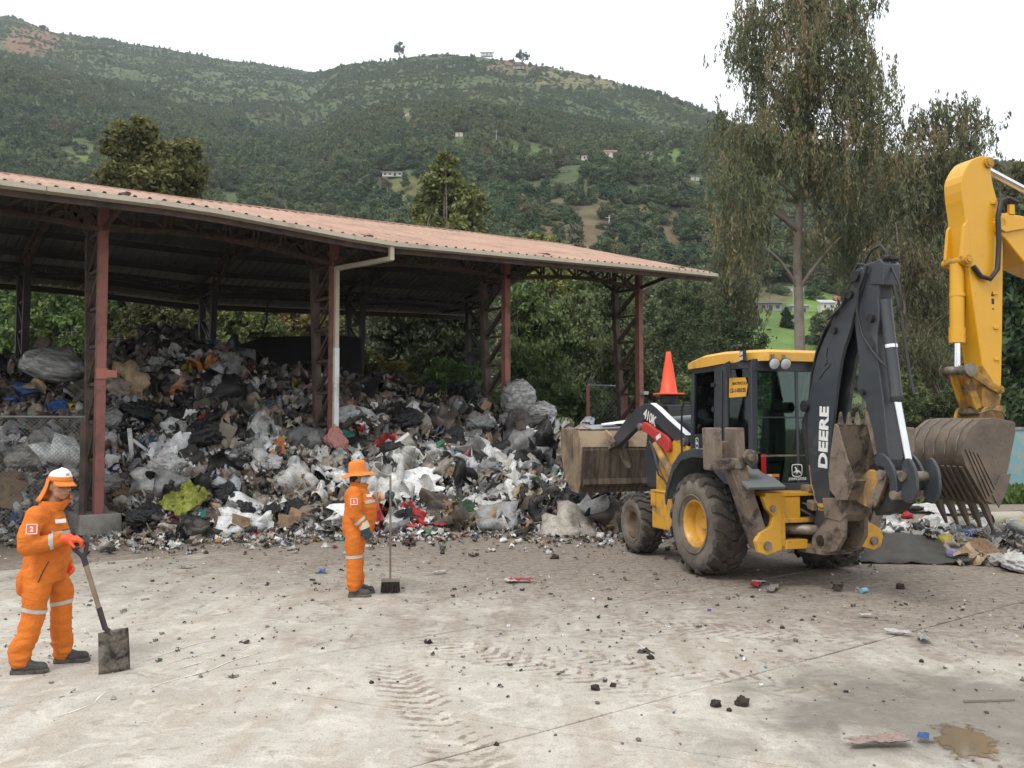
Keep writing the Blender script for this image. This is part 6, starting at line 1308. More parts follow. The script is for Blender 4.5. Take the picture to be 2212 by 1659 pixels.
def strew(name, n0, front, size, tp, tw, lab, lift):
    X, Y = sample_pile(n0, front); z_ = zone(X, Y)
    for part, msk, pal in (('upper', z_ > .42, dk), ('lower', z_ <= .42, lt)):
        x, y = X[msk], Y[msk]; n = len(x); h = pile_hn(x, y); P = np.stack([x, y, h + rg.uniform(*lift, n)], -1)
        o = scatter_pieces(name, P, pile_n(x, y), size(n), rg, M_BITS, pal, .5, keepflat=.003, TPL=tp, TW=tw); tag(o, lab + (' on its darker upper part' if part == 'upper' else ' on its lower slope'), kind='stuff')
strew('loose_waste', 20500, .75, lambda n: rg.gamma(2.0, .048, n) + .045, TPL, TW, 'small scraps of paper, plastic and food waste over the heap', (-.02, .12))
TPL2 = [tpl_sheet(100 + i, 12, 1.1) for i in range(8)] + [tpl_bag(120 + i, 3, 1.0) for i in range(5)] + [tpl_strip(140 + i, 14) for i in range(3)]
TW2 = np.array([3.] * 8 + [1.1] * 5 + [1.4] * 3); TW2 /= TW2.sum()
strew('mixed_waste', 1500, .8, lambda n: rg.uniform(.24, .58, n), TPL2, TW2, 'larger crumpled wrappers, rags and film over the heap', (-.04, .10))
lt0 = lt; lt = PW.copy(); lt[0:2] *= 2.6; lt[7] *= 2.2; lt[9:11] *= 2; lt[11:] = 0; lt /= lt.sum(); dk[12:] *= .3; dk /= dk.sum()
strew('film_waste', 170, .9, lambda n: rg.uniform(.5, .95, n), TPL2, TW2, 'big crumpled sheets and film over the heap', (-.02, .06))
# fringe of litter in front of the heap and across the yard
n = 3400; X = rg.uniform(-11, 5, n); yf = np.interp(X, PFX, PFY); Y = yf - np.abs(rg.gamma(1.1, .55, n)); P = np.stack([X, Y, np.full(n, .02)], -1)
o = scatter_pieces('litter_fringe', P, np.tile([0, 0, 1.], (n, 1)), rg.gamma(2., .028, n) + .025, rg, M_BITS, lay=.5, keepflat=.003); tag(o, 'scattered scraps of litter along the foot of the heap', kind='stuff')
n = 3400; pxx = rg.uniform(-50, 2260, n); pyy = 1130 + 420 * rg.beta(1.0, 2.4, n); Pg = np.array([gnd(a, b) for a, b in zip(pxx, pyy)]); dens = val_noise(Pg[:, 0] / 1.8, Pg[:, 1] / 1.8, 13.) + .25 * (pxx > 1000) + .25
s = rg.uniform(0, 1, n) < np.clip(dens + .25, .05, 1); Pg = Pg[s]; n = len(Pg); Pg[:, 2] = .006
pw = PW.copy(); pw[4:8] *= 2.2; pw /= pw.sum()
o = scatter_pieces('yard_litter', Pg, np.tile([0, 0, 1.], (n, 1)), rg.gamma(1.3, .011, n) + .009, rg, M_BITS, pw, lay=.2, keepflat=.003); tag(o, 'crumbs and bits of litter strewn over the yard', kind='stuff')
# crumbs of dirt
n = 1250; pxx = rg.uniform(-50, 2300, n); pyy = 1250 + 420 * rg.beta(1.1, 1.6, n); Pg = np.array([gnd(a, b) for a, b in zip(pxx, pyy)])
s = rg.uniform(0, 1, n) < np.clip(.15 + .55 * val_noise(Pg[:, 0] / 1.3, Pg[:, 1] / 1.3, 3.) + .35 * (pxx > 1300), .02, 1); Pg = Pg[s]; n = len(Pg)
V0, F0 = tpl_bag(3, 1, .5); sz = rg.gamma(1.0, .0065, n) + .004; ang = rg.uniform(0, 6.28, n); c_, s_ = np.cos(ang), np.sin(ang)
W_ = V0[None] * sz[:, None, None]; W_ = np.stack([W_[..., 0] * c_[:, None] - W_[..., 1] * s_[:, None], W_[..., 0] * s_[:, None] + W_[..., 1] * c_[:, None], np.maximum(W_[..., 2] + .2 * sz[:, None], 0) + .001], -1) + Pg[:, None, :]
o = npmesh('dirt_crumbs', W_.reshape(-1, 3), (F0[None] + (np.arange(n) * len(V0))[:, None, None]).reshape(-1, 3), M_BITS, np.repeat(np.array([[.15, .115, .088]]) * rg.uniform(.4, 1.5, (n, 1)), len(F0), 0)); tag(o, 'crumbs of dried mud on the concrete', kind='stuff')

# ---- single things lying on the heap
def plastic(name, col, rough=.32, var=.3, wr=22., strength=.55):
    k = NT(name); c2 = tuple(x * (1 - var) for x in col); k.set(col=k.mix(k.ramp(k.noise(4, 5), [(.35, 0.), (.65, 1.)]), col, c2), rough=rough, spec=.55)
    n1 = k.n('ShaderNodeTexVoronoi', feature='F1'); n1.inputs['Scale'].default_value = wr * .35; k.l(k.mapping(k.obj, scale=(1, 1.8, .8)), n1.inputs['Vector'])
    k.bump(k.math('ADD', k.noise(wr * .5, 6, .65, dist=1.2), k.math('MULTIPLY', n1.outputs['Distance'], .6)), strength, .06); return k.mat
BAGM = {'black': plastic('black_bag_plastic', (.014, .014, .016), .28), 'grey': plastic('grey_bag_plastic', (.26, .26, .26), .35), 'white': plastic('white_bag_plastic', (.62, .61, .60), .4), 'cream': plastic('dirty_white_sack', (.44, .42, .38), .6),
        'clear': plastic('clear_film', (.36, .36, .345), .25), 'blue': plastic('blue_plastic', (.035, .12, .36), .35), 'red': plastic('red_plastic', (.50, .03, .03), .4), 'green': plastic('dark_green_net', (.03, .085, .03), .7, .5, 60), 'lime': plastic('lime_woven_sack', (.30, .33, .04), .6, .5, 14),
        'teal': plastic('teal_net', (.03, .20, .17), .6), 'brown': plastic('brown_paper', (.26, .165, .095), .8), 'orange': plastic('orange_plastic', (.62, .17, .03), .4), 'pink': plastic('pink_plastic', (.52, .10, .17), .4), 'violet': plastic('violet_film', (.16, .12, .42), .3)}
M_CARD = mat('cardboard', (.30, .20, .12), .85, col2=(.22, .145, .085), vs=5, dirt=(.12, .085, .06), ds=4, dth=.58); M_WOODP = mat('weathered_board', (.24, .21, .175), .85, col2=(.15, .13, .11), vs=4); M_WHITEB = mat('white_painted_wood', (.72, .72, .70), .6, dirt=(.3, .26, .2), ds=5, dth=.62)
def hi_bag(seed, knot=True):
    V, F = ico(5); V = V * 2; out = []
    for p in V:
        v = Vector(p); wv = v + Vector((mnoise.noise(v * 2 + Vector((seed, 0, 0))), mnoise.noise(v * 2 + Vector((0, seed, 0))), 0)) * .35
        n1 = mnoise.noise(v * 1.2 + Vector((seed * 3.1, 0, 0))); ri = abs(mnoise.noise(wv * 2.1 + Vector((0, seed * 2.3, 0)))); r2 = abs(mnoise.noise(wv * 4.6 + Vector((0, 0, seed)))); r3 = abs(mnoise.noise(wv * 9.5 + Vector((0, 0, seed + 3))))
        pl = math.sin(math.atan2(v.y, v.x) * 11 + 4 * n1) * .05 * max(0, v.z)
        k_ = 1 + .34 * n1 - .34 * (.28 - ri) - .20 * (.25 - r2) - .10 * (.25 - r3) + pl
        q = v * k_
        if knot and v.z > .55: t_ = (v.z - .55) / .45; q.x *= 1 - .55 * t_; q.y *= 1 - .55 * t_; q.z += .22 * t_ * t_
        if q.z < -.55: q.z = -.55 + (q.z + .55) * .15
        out.append(q[:])
    me = bpy.data.meshes.new('bag'); me.from_pydata(out, [], F.tolist()); me.polygons.foreach_set('use_smooth', [True] * len(F)); return me
BAGS = [hi_bag(i, i % 2 == 0) for i in range(5)]
def put(name, me, mt, P, r, label, cat, group=None, rz=None, tilt=.25, rr=None):
    m2 = me.copy(); m2.materials.clear(); o = link(name, m2, mt); o.location = P; o.scale = r if isinstance(r, (tuple, list)) else (r, r * .9, r * .75)
    rr = rr or random; o.rotation_euler = (rr.uniform(-tilt, tilt), rr.uniform(-tilt, tilt), rr.uniform(0, 6.28) if rz is None else rz); return tag(o, label, cat, group)
def hi_sheet(seed, n=26, fold=.16):
    u, v = np.meshgrid(np.linspace(-1, 1, n), np.linspace(-1, 1, n), indexing='ij'); z = np.zeros((n, n)); du = np.zeros((n, n))
    for i in range(n):
        for j in range(n):
            p = Vector((u[i, j] * 1.2 + seed * 5, v[i, j] * 1.2, seed)); a = mnoise.noise(p) * 1.0 + .7 * (1 - 2 * abs(mnoise.noise(p * 2.3))) * .5 + .35 * mnoise.noise(p * 5); z[i, j] = fold * a; du[i, j] = mnoise.noise(p * 1.7 + Vector((9, 0, 0))) * .22
    edge = .1 * np.array([[mnoise.noise(Vector((u[i, j] * 3, v[i, j] * 3, seed + 4))) for j in range(n)] for i in range(n)])
    V = np.stack([u + du + edge, v + du * .6 - edge, z], -1).reshape(-1, 3); ix = np.arange(n * n).reshape(n, n); F = np.stack([ix[:-1, :-1], ix[1:, :-1], ix[1:, 1:], ix[:-1, 1:]], -1).reshape(-1, 4)
    me = bpy.data.meshes.new('sheet'); me.from_pydata(V.tolist(), [], F.tolist()); me.polygons.foreach_set('use_smooth', [True] * len(F)); me.set_sharp_from_angle(angle=R(55)); return me
SHEETS = [hi_sheet(i) for i in range(5)] + [hi_sheet(11, fold=.42), hi_sheet(12, fold=.42)]
def lay(name, me, mt, px, py, sx, sy, label, cat, group=None, rz=None, lift=.08, P=None, lean=.85):
    P = pile_hit(px, py) if P is None else np.asarray(P, float); N_ = Vector(pile_n(P[0], P[1])); N_ = (N_ * lean + Vector((0, -.35 * lean, 0))).normalized() if P[2] > .2 else Vector((0, 0, 1))
    m2 = me.copy(); m2.materials.clear(); o = link(name, m2, mt); q = N_.to_track_quat('Z', 'Y'); a = random.uniform(0, 6.28) if rz is None else rz
    o.rotation_mode = 'QUATERNION'; from mathutils import Quaternion as Q_
    o.rotation_quaternion = q @ Q_((0, 0, 1), a); o.location = Vector(P) + N_ * lift; o.scale = (sx, sy, max(sx, sy)); s_ = o.modifiers.new('thick', 'SOLIDIFY'); s_.thickness = .006
    return tag(o, label, cat, group)
random.seed(21)
def onp(px, py, up=.0): p = pile_hit(px, py); return (p[0], p[1], p[2] + up)
S_ = lambda P: P[1] / FPX
BAGLIST = [  # column, row, half width px, kind, label
    (322, 1132, 46, 'black', 'largest black bag at the foot of the heap, right of the plinth'), (405, 1140, 30, 'black', 'black bag right of the largest one at the heap foot'), (488, 1080, 36, 'black', 'upright glossy black bag above the heap foot, left of the second worker'),
    (527, 1112, 28, 'black', 'black bag leaning on the upright glossy one'), (640, 1105, 30, 'black', 'black bag just left of the second worker'), (590, 1112, 22, 'black', 'small black bag between two bigger ones left of the second worker'), (468, 922, 34, 'black', 'black bag beside the red bag high on the heap'),
    (872, 924, 46, 'black', 'big black bag above the pale round sacks, right of the downpipe'), (1000, 868, 46, 'black', 'black bag at the heap crest left of the third column'), (925, 848, 26, 'black', 'black bag on the crest left of the dark evergreen'), (1092, 992, 36, 'black', 'black bag in the right half of the heap under the white cloth'),
    (1150, 1030, 30, 'black', 'black bag low on the right flank near the front bucket'), (1240, 1095, 44, 'black', 'flat black bag left of the front wheel'), (845, 990, 34, 'black', 'black bag with a white slat across it'), (440, 960, 52, 'black', 'long black sheet-like bag under the red bag'), (300, 905, 40, 'black', 'black bag right of the first column halfway up'), (1190, 965, 24, 'black', 'black bag behind the left end of the front bucket'), (690, 1100, 26, 'black', 'black bag hidden behind the second worker legs'), (270, 960, 30, 'black', 'black bag among rags right of the first column'), (880, 1120, 26, 'black', 'black bag with a blue patch right of the broom'),
    (365, 1018, 42, 'white', 'big white sack with an open mouth in the middle of the left slope'), (392, 985, 34, 'cream', 'dull white sack mouth above the big open sack'), (228, 1066, 38, 'cream', 'bulging dirty white sack right of the first column'), (270, 1085, 26, 'brown', 'crumpled brown paper bag beside the dirty white sack'), (240, 925, 36, 'clear', 'clear plastic bag of rubbish right of the first column'),
    (238, 962, 26, 'white', 'small white sack under the clear plastic bag'), (824, 922, 30, 'cream', 'left one of two pale round sacks right of the downpipe'), (876, 930, 30, 'white', 'right one of two pale round sacks right of the downpipe'), (485, 820, 40, 'grey', 'grey translucent sack high on the heap left of the tarpaulin'), (470, 850, 36, 'clear', 'lower clear film bag under the grey translucent sack'),
    (330, 795, 26, 'clear', 'pale film bag near the crest'), (130, 890, 28, 'blue', 'blue rag bag left of the first column'), (325, 965, 22, 'blue', 'bright blue bag beside the white wooden frame'), (475, 1042, 16, 'violet', 'violet-blue wrapper above the glossy black bag'), (440, 912, 16, 'red', 'small red bag high on the left slope'), (582, 895, 24, 'blue', 'blue bag left of the downpipe column'),
    (437, 1118, 17, 'teal', 'round teal net bag beside the lime sack'), (1005, 1112, 34, 'green', 'dark green net bag at the heap foot'), (960, 1112, 34, 'brown', 'crushed brown paper sack left of the green net bag'), (790, 870, 14, 'pink', 'small pink bag high right of the downpipe'), (1160, 1052, 20, 'green', 'green bag low on the right flank'), (745, 955, 22, 'teal', 'dark teal cloth bundle right of the downpipe'),
    (1112, 942, 16, 'blue', 'small blue bag left of the white cloth'), (1060, 1115, 36, 'white', 'white plastic bag at the heap foot right of the green net'), (1110, 1125, 26, 'cream', 'dull white bag at the heap foot further right'), (930, 985, 30, 'grey', 'grey film bag in the middle of the right slope'), (980, 1040, 30, 'brown', 'brown crumpled sack right of the white sheet'), (1050, 1030, 34, 'grey', 'long grey bag in the right half of the heap'), (620, 1040, 26, 'cream', 'pale sack left of the second worker hat'), (555, 980, 30, 'clear', 'film-wrapped lump in the middle of the left slope'),
    (60, 1010, 44, 'cream', 'white sack behind the wire fence'), (25, 1050, 34, 'brown', 'brown box-like sack behind the wire fence'), (100, 960, 34, 'clear', 'film bag behind the wire fence'), (40, 940, 34, 'grey', 'grey bag high behind the wire fence'), (195, 1010, 34, 'clear', 'film bag between fence and first column'), (215, 1010, 22, 'grey', 'grey rag bag at the first column'), (150, 1060, 30, 'black', 'black bag behind the first worker hat'), (590, 1010, 24, 'white', 'white shirt-like bag in the middle of the left slope'), (660, 960, 20, 'grey', 'grey bag left of the striped cloth'), (1030, 930, 40, 'grey', 'grey draped film bag at the third column foot'), (985, 960, 34, 'black', 'hanging black film bag in the middle of the right slope')]
for i, (px, py, hw, kd, lab) in enumerate(BAGLIST):
    P = np.array(onp(px, py)); r = hw * S_(P) * .92; N_ = pile_n(P[0], P[1]); P = P + N_ * r * .18 + np.array([0, 0, r * .12])
    if P[2] < r * .42: P[2] = r * .42
    put('trash_bag', BAGS[i % 5], BAGM[kd], P, (r, r * .9, r * random.uniform(.62, .85)), lab, 'bag', 'bags of rubbish on the heap')
# wrapped bales on the right
k = NT('bale_film'); k.set(col=k.mix(k.ramp(k.noise(1.6, 5, .6, k.mapping(k.obj, rot=(.5, .4, 0), scale=(1, 1, 4))), [(.4, 0.), (.62, 1.)]), (.38, .38, .37), (.13, .13, .125)), rough=.14, spec=.8); k.bump(k.noise(2.2, 4, .55, k.mapping(k.obj, rot=(.5, .4, 0), scale=(1, 1, 9)), 1.2), .35, .06); BALM = k.mat  # stretched pale streaks in the colour imitate highlights on the film
BALE = hi_bag(9, False)
_c = np.empty(len(BALE.vertices) * 3); BALE.vertices.foreach_get('co', _c); _c = _c.reshape(-1, 3); _r = np.linalg.norm(_c, axis=1, keepdims=True); BALE.vertices.foreach_set('co', (_c / _r * (.66 + .34 * _r)).ravel())
for px, py, hw, sq, lab in ((1118, 862, 40, 1.1, 'tallest grey film-wrapped bale right of the third column'), (1170, 894, 34, .78, 'pale film-wrapped bale at the right end of the heap'), (1112, 918, 44, .7, 'dark film-wrapped bale under the tallest one'), (1158, 925, 34, .6, 'small wrapped bale at the bottom of the bales'), (115, 790, 66, .62, 'huge grey wrapped bundle at the upper left of the heap')):
    Y_ = 22.6 if px > 500 else 20.5; P = at(px, py, Y_); r = hw * Y_ / FPX; put('wrapped_bale', BALE, BALM, P, (r, r * .95, r * sq), lab, 'bale', 'film-wrapped bales', tilt=.35)
# flat things
lay('plastic_sheet', SHEETS[0], plastic('white_sheet', (.74, .74, .73), .5, .2, 12, .4), 888, 1062, .56, .36, 'large white sheet on the heap behind the broom handle', 'sheet', rz=.2, lift=.2, lean=.55)
lay('woven_sack', SHEETS[5], BAGM['lime'], 402, 1092, .36, .30, 'lime-yellow woven sack on the left slope', 'sack', rz=.9, lift=.16)
lay('red_sack', SHEETS[1], BAGM['red'], 922, 1146, .36, .16, 'flat red sack at the heap foot right of the broom', 'sack', rz=.1, lift=.1)
lay('red_sack', SHEETS[5], BAGM['red'], 897, 1118, .12, .32, 'red strip of sack standing behind the flat red sack', 'sack', rz=.7, lift=.1)
lay('cloth', SHEETS[2], plastic('white_cloth', (.66, .66, .67), .8, .2, 10), 1138, 952, .36, .28, 'white cloth hanging on the heap near the bales', 'cloth', lift=.1)
lay('plastic_sheet', SHEETS[3], plastic('grey_film', (.24, .245, .24), .3, .4), 1010, 975, .42, .62, 'dark grey film hanging down the middle of the right slope', 'sheet', rz=.1, lift=.12)
lay('plastic_sheet', SHEETS[6], plastic('pale_film', (.50, .50, .48), .3, .3), 1190, 940, .62, .36, 'pale film sheet spread right of the bales', 'sheet', lift=.06)
lay('plastic_sheet', SHEETS[4], BAGM['clear'], 480, 800, .62, .5, 'big translucent sheet over the crest left of the tarpaulin', 'sheet', lift=.05)
lay('cardboard_sheet', SHEETS[0], M_CARD, 250, 745, .5, .2, 'flattened cardboard on the crest of the heap', 'cardboard', lift=.1)
lay('cardboard_sheet', SHEETS[1], M_CARD, 985, 1042, .34, .26, 'crumpled brown cardboard right of the white sheet', 'cardboard', lift=.1)
lay('paper_sheet', SHEETS[2], BAGM['white'], 418, 1140, .16, .26, 'white board leaning at the foot of the left slope', 'sheet', rz=.5, lift=.1)
lay('paper_sheet', SHEETS[3], BAGM['white'], 855, 1128, .16, .26, 'white folded paper right of the broom handle', 'sheet', rz=.1, lift=.12)
lay('paper_sheet', SHEETS[0], BAGM['white'], 800, 1140, .26, .18, 'white paper under the second worker glove', 'sheet', lift=.08)
lay('tarpaulin_scrap', SHEETS[4], BAGM['blue'], 830, 1090, .22, .16, 'blue plastic scrap behind the broom handle', 'scrap', lift=.1)
lay('plastic_sheet', SHEETS[6], BAGM['white'], 1075, 1075, .52, .2, 'long white strip of plastic on the lower right slope', 'sheet', rz=.3, lift=.08)
lay('plastic_sheet', SHEETS[1], BAGM['grey'], 740, 975, .4, .3, 'grey sheet right of the striped cloth', 'sheet', lift=.06)
# striped cloth tied to the second column
k = NT('red_striped_cloth'); wv = k.n('ShaderNodeTexWave'); wv.inputs['Scale'].default_value = 2.6; wv.inputs['Distortion'].default_value = 3.5; wv.inputs['Detail'].default_value = 1; k.l(k.mapping(k.obj, rot=(.4, .6, .2)), wv.inputs['Vector'])
k.set(col=k.ramp(wv.outputs['Fac'], [(.40, (.34, .045, .04)), (.55, (.52, .36, .31))]), rough=.9); k.bump(k.noise(9, 5), .5, .05)
P = np.array(C0 + SU * SL + SV * -.22); P[2] = 1.75; put('striped_cloth', BAGS[0], k.mat, (P[0], P[1] - .1, 1.62), (.28, .26, .36), 'red striped cloth bundled at the foot of the downpipe', 'cloth', rz=.5, tilt=.1)
# boards, boxes, tub
def board(px, py, L, w_, t_, rx, rz, mt, label, name='board'):
    P = onp(px, py, .1); o = MB().box((0, 0, 0), (w_, t_, L)).build(name, mt, bevel=.004); o.location = (P[0], P[1] - .12, P[2] + .1); o.rotation_euler = (rx, rz, .1); return tag(o, label, 'board')
board(480, 975, .85, .36, .03, R(-25), R(22), M_WOODP, 'wide weathered board leaning on the left slope', 'plank')
F1 = empty('wooden_frame', (onp(308, 985, .25)[0], onp(308, 985)[1] - .2, onp(308, 985, .2)[2]), .1, 'white wooden frame pieces standing in the left slope', 'frame')
MB().box((-.16, 0, 0), (.09, .03, .72), rot=Matrix.Rotation(R(-6), 3, 'Y')).build('upright', M_WHITEB, F1, bevel=.004); MB().box((.12, -.02, -.22), (.09, .03, .5), rot=Matrix.Rotation(R(58), 3, 'Y')).build('crosspiece', M_WHITEB, F1, bevel=.004); MB().box((.0, .02, 0.02), (.06, .03, .36), rot=Matrix.Rotation(R(-52), 3, 'Y')).build('brace', M_WHITEB, F1, bevel=.004)
board(250, 1150, .8, .12, .04, R(-10), R(-38), M_WOODP, 'grey stick leaning right of the plinth', 'plank')
board(850, 985, .9, .07, .02, R(-20), R(52), M_WHITEB, 'white slat lying across a black bag', 'slat')
board(1046, 905, .5, .22, .02, R(-15), R(25), M_CARD, 'brown board under the third column', 'board')
def crate(px, py, d, rz, mt, label):
    P = onp(px, py, d[2] * .3); rb = random.Random(int(px)); me = MB().box((0, 0, 0), d); me.v = [tuple(c + rb.uniform(-.12, .12) * min(d) for c in v) for v in me.v]
    o = me.build('cardboard_box', mt, bevel=.006); o.location = (P[0], P[1] - .08, P[2]); o.rotation_euler = (rb.uniform(-.4, .4), rb.uniform(-.4, .4), rz); return tag(o, label, 'box', 'boxes on the heap')
for px, py, d, rz, mt, lab in ((520, 1135, (.34, .26, .22), .4, M_CARD, 'crushed cardboard box at the foot of the left slope'), (655, 1130, (.4, .3, .26), .8, M_CARD, 'brown box at the heap foot left of the second worker'), (625, 1135, (.34, .28, .24), .2, M_CARD, 'pale brown package with a white patch near the heap foot'), (700, 1075, (.3, .26, .2), .5, M_CARD, 'cardboard box behind the second worker back'), (835, 865, (.3, .2, .2), .3, M_CARD, 'cardboard box near the crest right of the downpipe'), (905, 865, (.18, .08, .5), .4, M_CARD, 'brown cardboard flap upright near the crest'),
                                (245, 1010, (.3, .2, .3), .4, M_WHITEB, 'white box right of the first column'), (595, 870, (.22, .18, .14), .6, M_CARD, 'small brown box high on the left slope'), (1070, 1000, (.26, .2, .18), .5, M_CARD, 'brown box in the right half of the heap'), (1195, 1140, (.36, .26, .12), .3, M_WHITEB, 'white flat box at the right heap foot'), (985, 1160, (.2, .16, .1), .3, M_CARD, 'small box just in front of the green net bag'), (30, 1080, (.5, .4, .4), .3, M_CARD, 'brown carton behind the wire fence')):
    crate(px, py, d, rz, mt, lab)
P = onp(822, 1040, .1); tub = MB().lathe([(.001, -.1), (.16, -.1), (.2, .12), (.215, .12), (.215, .135), (.19, .135), (.15, -.07), (.001, -.07)], (0, 0, 0), (0, 0, 1), 22).build('plastic_tub', mat('pale_tub', (.50, .48, .43), .5, dirt=(.25, .2, .15), ds=6, dth=.6), smooth=40); tub.location = (P[0], P[1] - .15, P[2] + .05); tub.rotation_euler = (R(18), R(35), 0); tag(tub, 'pale plastic tub on the heap right of the second worker face', 'tub')
# black shade-net tarpaulin behind the crest with its rope
tp = MB(); n = 14
A_, B_, C_, D_ = at(455, 800, 27), at(566, 727, 27), at(720, 722, 27.5), at(720, 860, 26)
E_ = at(455, 860, 26)
top = [(455, 775), (480, 762), (520, 744), (566, 728), (610, 727), (660, 726), (720, 724), (780, 730)]; vs = []
for i, (px, py) in enumerate(top):
    p = at(px, py, 27 + .15 * math.sin(i * 2.2)); q = at(px, 880, 26.0 + .25 * math.sin(i * 1.7)); vs += [tuple(p), tuple((p + q) / 2 + [0, .25 * math.cos(i), 0]), tuple(q)]
tp.add(vs, [(3 * i + j, 3 * i + j + 1, 3 * i + j + 4, 3 * i + j + 3) for i in range(len(top) - 1) for j in range(2)])
o = tp.build('tarpaulin', mat('black_shade_net', (.02, .018, .017), .9, vs=3), smooth=80); o.modifiers.new('thick', 'SOLIDIFY').thickness = .01; tag(o, 'black shade-net tarpaulin hung behind the heap', 'tarpaulin')
r0 = at(566, 727, 27); r1 = C0 + SU * SL * 1.42 + SV * SW; r1[2] = zb(1.42 * SL, True)
o = MB().tube([tuple(r0), tuple((r0 * .5 + r1 * .5) + [.05, 0, -.1]), tuple(r1)], .025, 6).build('rope', M_RUB); tag(o, 'dark rope from the back truss to the tarpaulin peak', 'rope')

# ---- chain-link fences
M_WIRE = mat('galvanised_wire', (.22, .22, .215), .5, metal=.5)
def chainlink(name, A, B_, z0, z1, label, cell=.075, wire=.0022, postm=M_BRN):
    A, B_ = Vector(A), Vector(B_); L = (B_ - A).length; d = (B_ - A) / L; root = empty(name, tuple(A), 0, label, 'fence')
    MB().tube([Vector((0, 0, z1)), d * L + Vector((0, 0, z1))], .025, 8).build('rail', M_WIRE, root, smooth=60)
    for q in (0, L): MB().box(d * q + Vector((0, 0, z1 / 2)), (.10, .10, z1)).build('post', postm, root)
    m = MB(); H = z1 - z0; n = int((L + H) / cell)
    nrm = d.cross(Vector((0, 0, 1))) * .004
    for sgn in (1, -1):
        for i in range(n):
            s0 = -H + i * cell; a0, a1 = max(0, s0), min(L, s0 + H)
            if a1 - a0 < .02: continue
            za, zc = a0 - s0, a1 - s0
            if sgn < 0: za, zc = H - za, H - zc
            m.bar(d * a0 + Vector((0, 0, z0 + za)) + nrm * sgn, d * a1 + Vector((0, 0, z0 + zc)) + nrm * sgn, wire * 2)
    o = m.build('wire_mesh', M_WIRE, root); o['kind'] = 'stuff'; return root
a = C0 + SU * (-.82 * SL) + SV * -.3; b_ = C0 + SU * (-.06 * SL) + SV * -.12
chainlink('chain_link_fence', (a[0], a[1], 0), (b_[0], b_[1], 0), .05, 2.2, 'chain-link fence panel left of the first column')
a = at(1270, 900, 26.5); b_ = at(1352, 900, 27.2)
chainlink('chain_link_fence', (a[0], a[1], 0), (b_[0], b_[1], 0), .05, 3.2, 'tall chain-link fence panel left of the fourth column', .14, .0022, M_RED)

# ---- low rubbish on the right, under the excavator bucket
n = 1500; t = rg.uniform(0, 1, n); X = rg.uniform(4.6, 11.5, n); Yr = 13.2 + (X - 5) * .05 + rg.uniform(0, 1, n) ** .8 * 5.0
hh = .28 * np.clip(1 - np.abs(Yr - 15.2) / 2.6, 0, 1) * (1 + .5 * val_noise(X / .8, Yr / .8, 6.)); P = np.stack([X, Yr, hh * rg.uniform(.2, 1, n) + .03], -1)
_q = proj(P); P = P[~((_q[:, 0] > 1872) & (_q[:, 0] < 2062) & (_q[:, 1] > 1172))]; n = len(P)                  # the carpet lies here
pw = PW.copy(); pw[0:2] *= 2; pw[8:11] *= 1.6; pw /= pw.sum()
o = scatter_pieces('spread_waste', P, np.tile([0, -.2, 1.], (n, 1)), rg.gamma(2.4, .055, n) + .06, rg, M_BITS, pw, .4, keepflat=.003); tag(o, 'spread of rags and wrappers under the excavator bucket', kind='stuff')
def gl(px, py, z=0.): p = gnd(px, py); return (p[0], p[1], z)
CARP = mat('dark_grey_carpet', (.075, .07, .062), .95, col2=(.055, .05, .045), vs=6, bump=.3, bs=90)
cv = []; nu_, nv_ = 26, 16
for i in range(nu_):
    for j in range(nv_):
        a_, b2 = i / (nu_ - 1), j / (nv_ - 1); x = -1.0 + 2.0 * a_; y = -.55 + 1.2 * b2
        z = .33 * math.exp(-(abs(x + .05 - .45 * (b2 - .5)) / .5) ** 1.6) * (b2 ** .7) + .03 + .07 * math.sin(6 * x + 3 * b2) * b2 * (1 - abs(x)) + .16 * max(0, mnoise.noise(Vector((x * 2.2, y * 2.6, 1)))) * b2 + .05 * mnoise.noise(Vector((x * 5, y * 5, 4)))
        if x > .62: z += .18 * ((x - .62) / .38) * (1 - b2 * .6); x -= .12 * ((x - .62) / .38)
        cv.append((x, y + .1 * z, max(z, .012)))
o = MB().add(cv, [(i * nv_ + j, (i + 1) * nv_ + j, (i + 1) * nv_ + j + 1, i * nv_ + j + 1) for i in range(nu_ - 1) for j in range(nv_ - 1)]).build('carpet', CARP, smooth=70)
o.modifiers.new('thick', 'SOLIDIFY').thickness = .015; o.location = gl(1962, 1208); o.rotation_euler = (0, 0, -.12); tag(o, 'dark grey carpet thrown in folds right of the rear tyre', 'carpet')
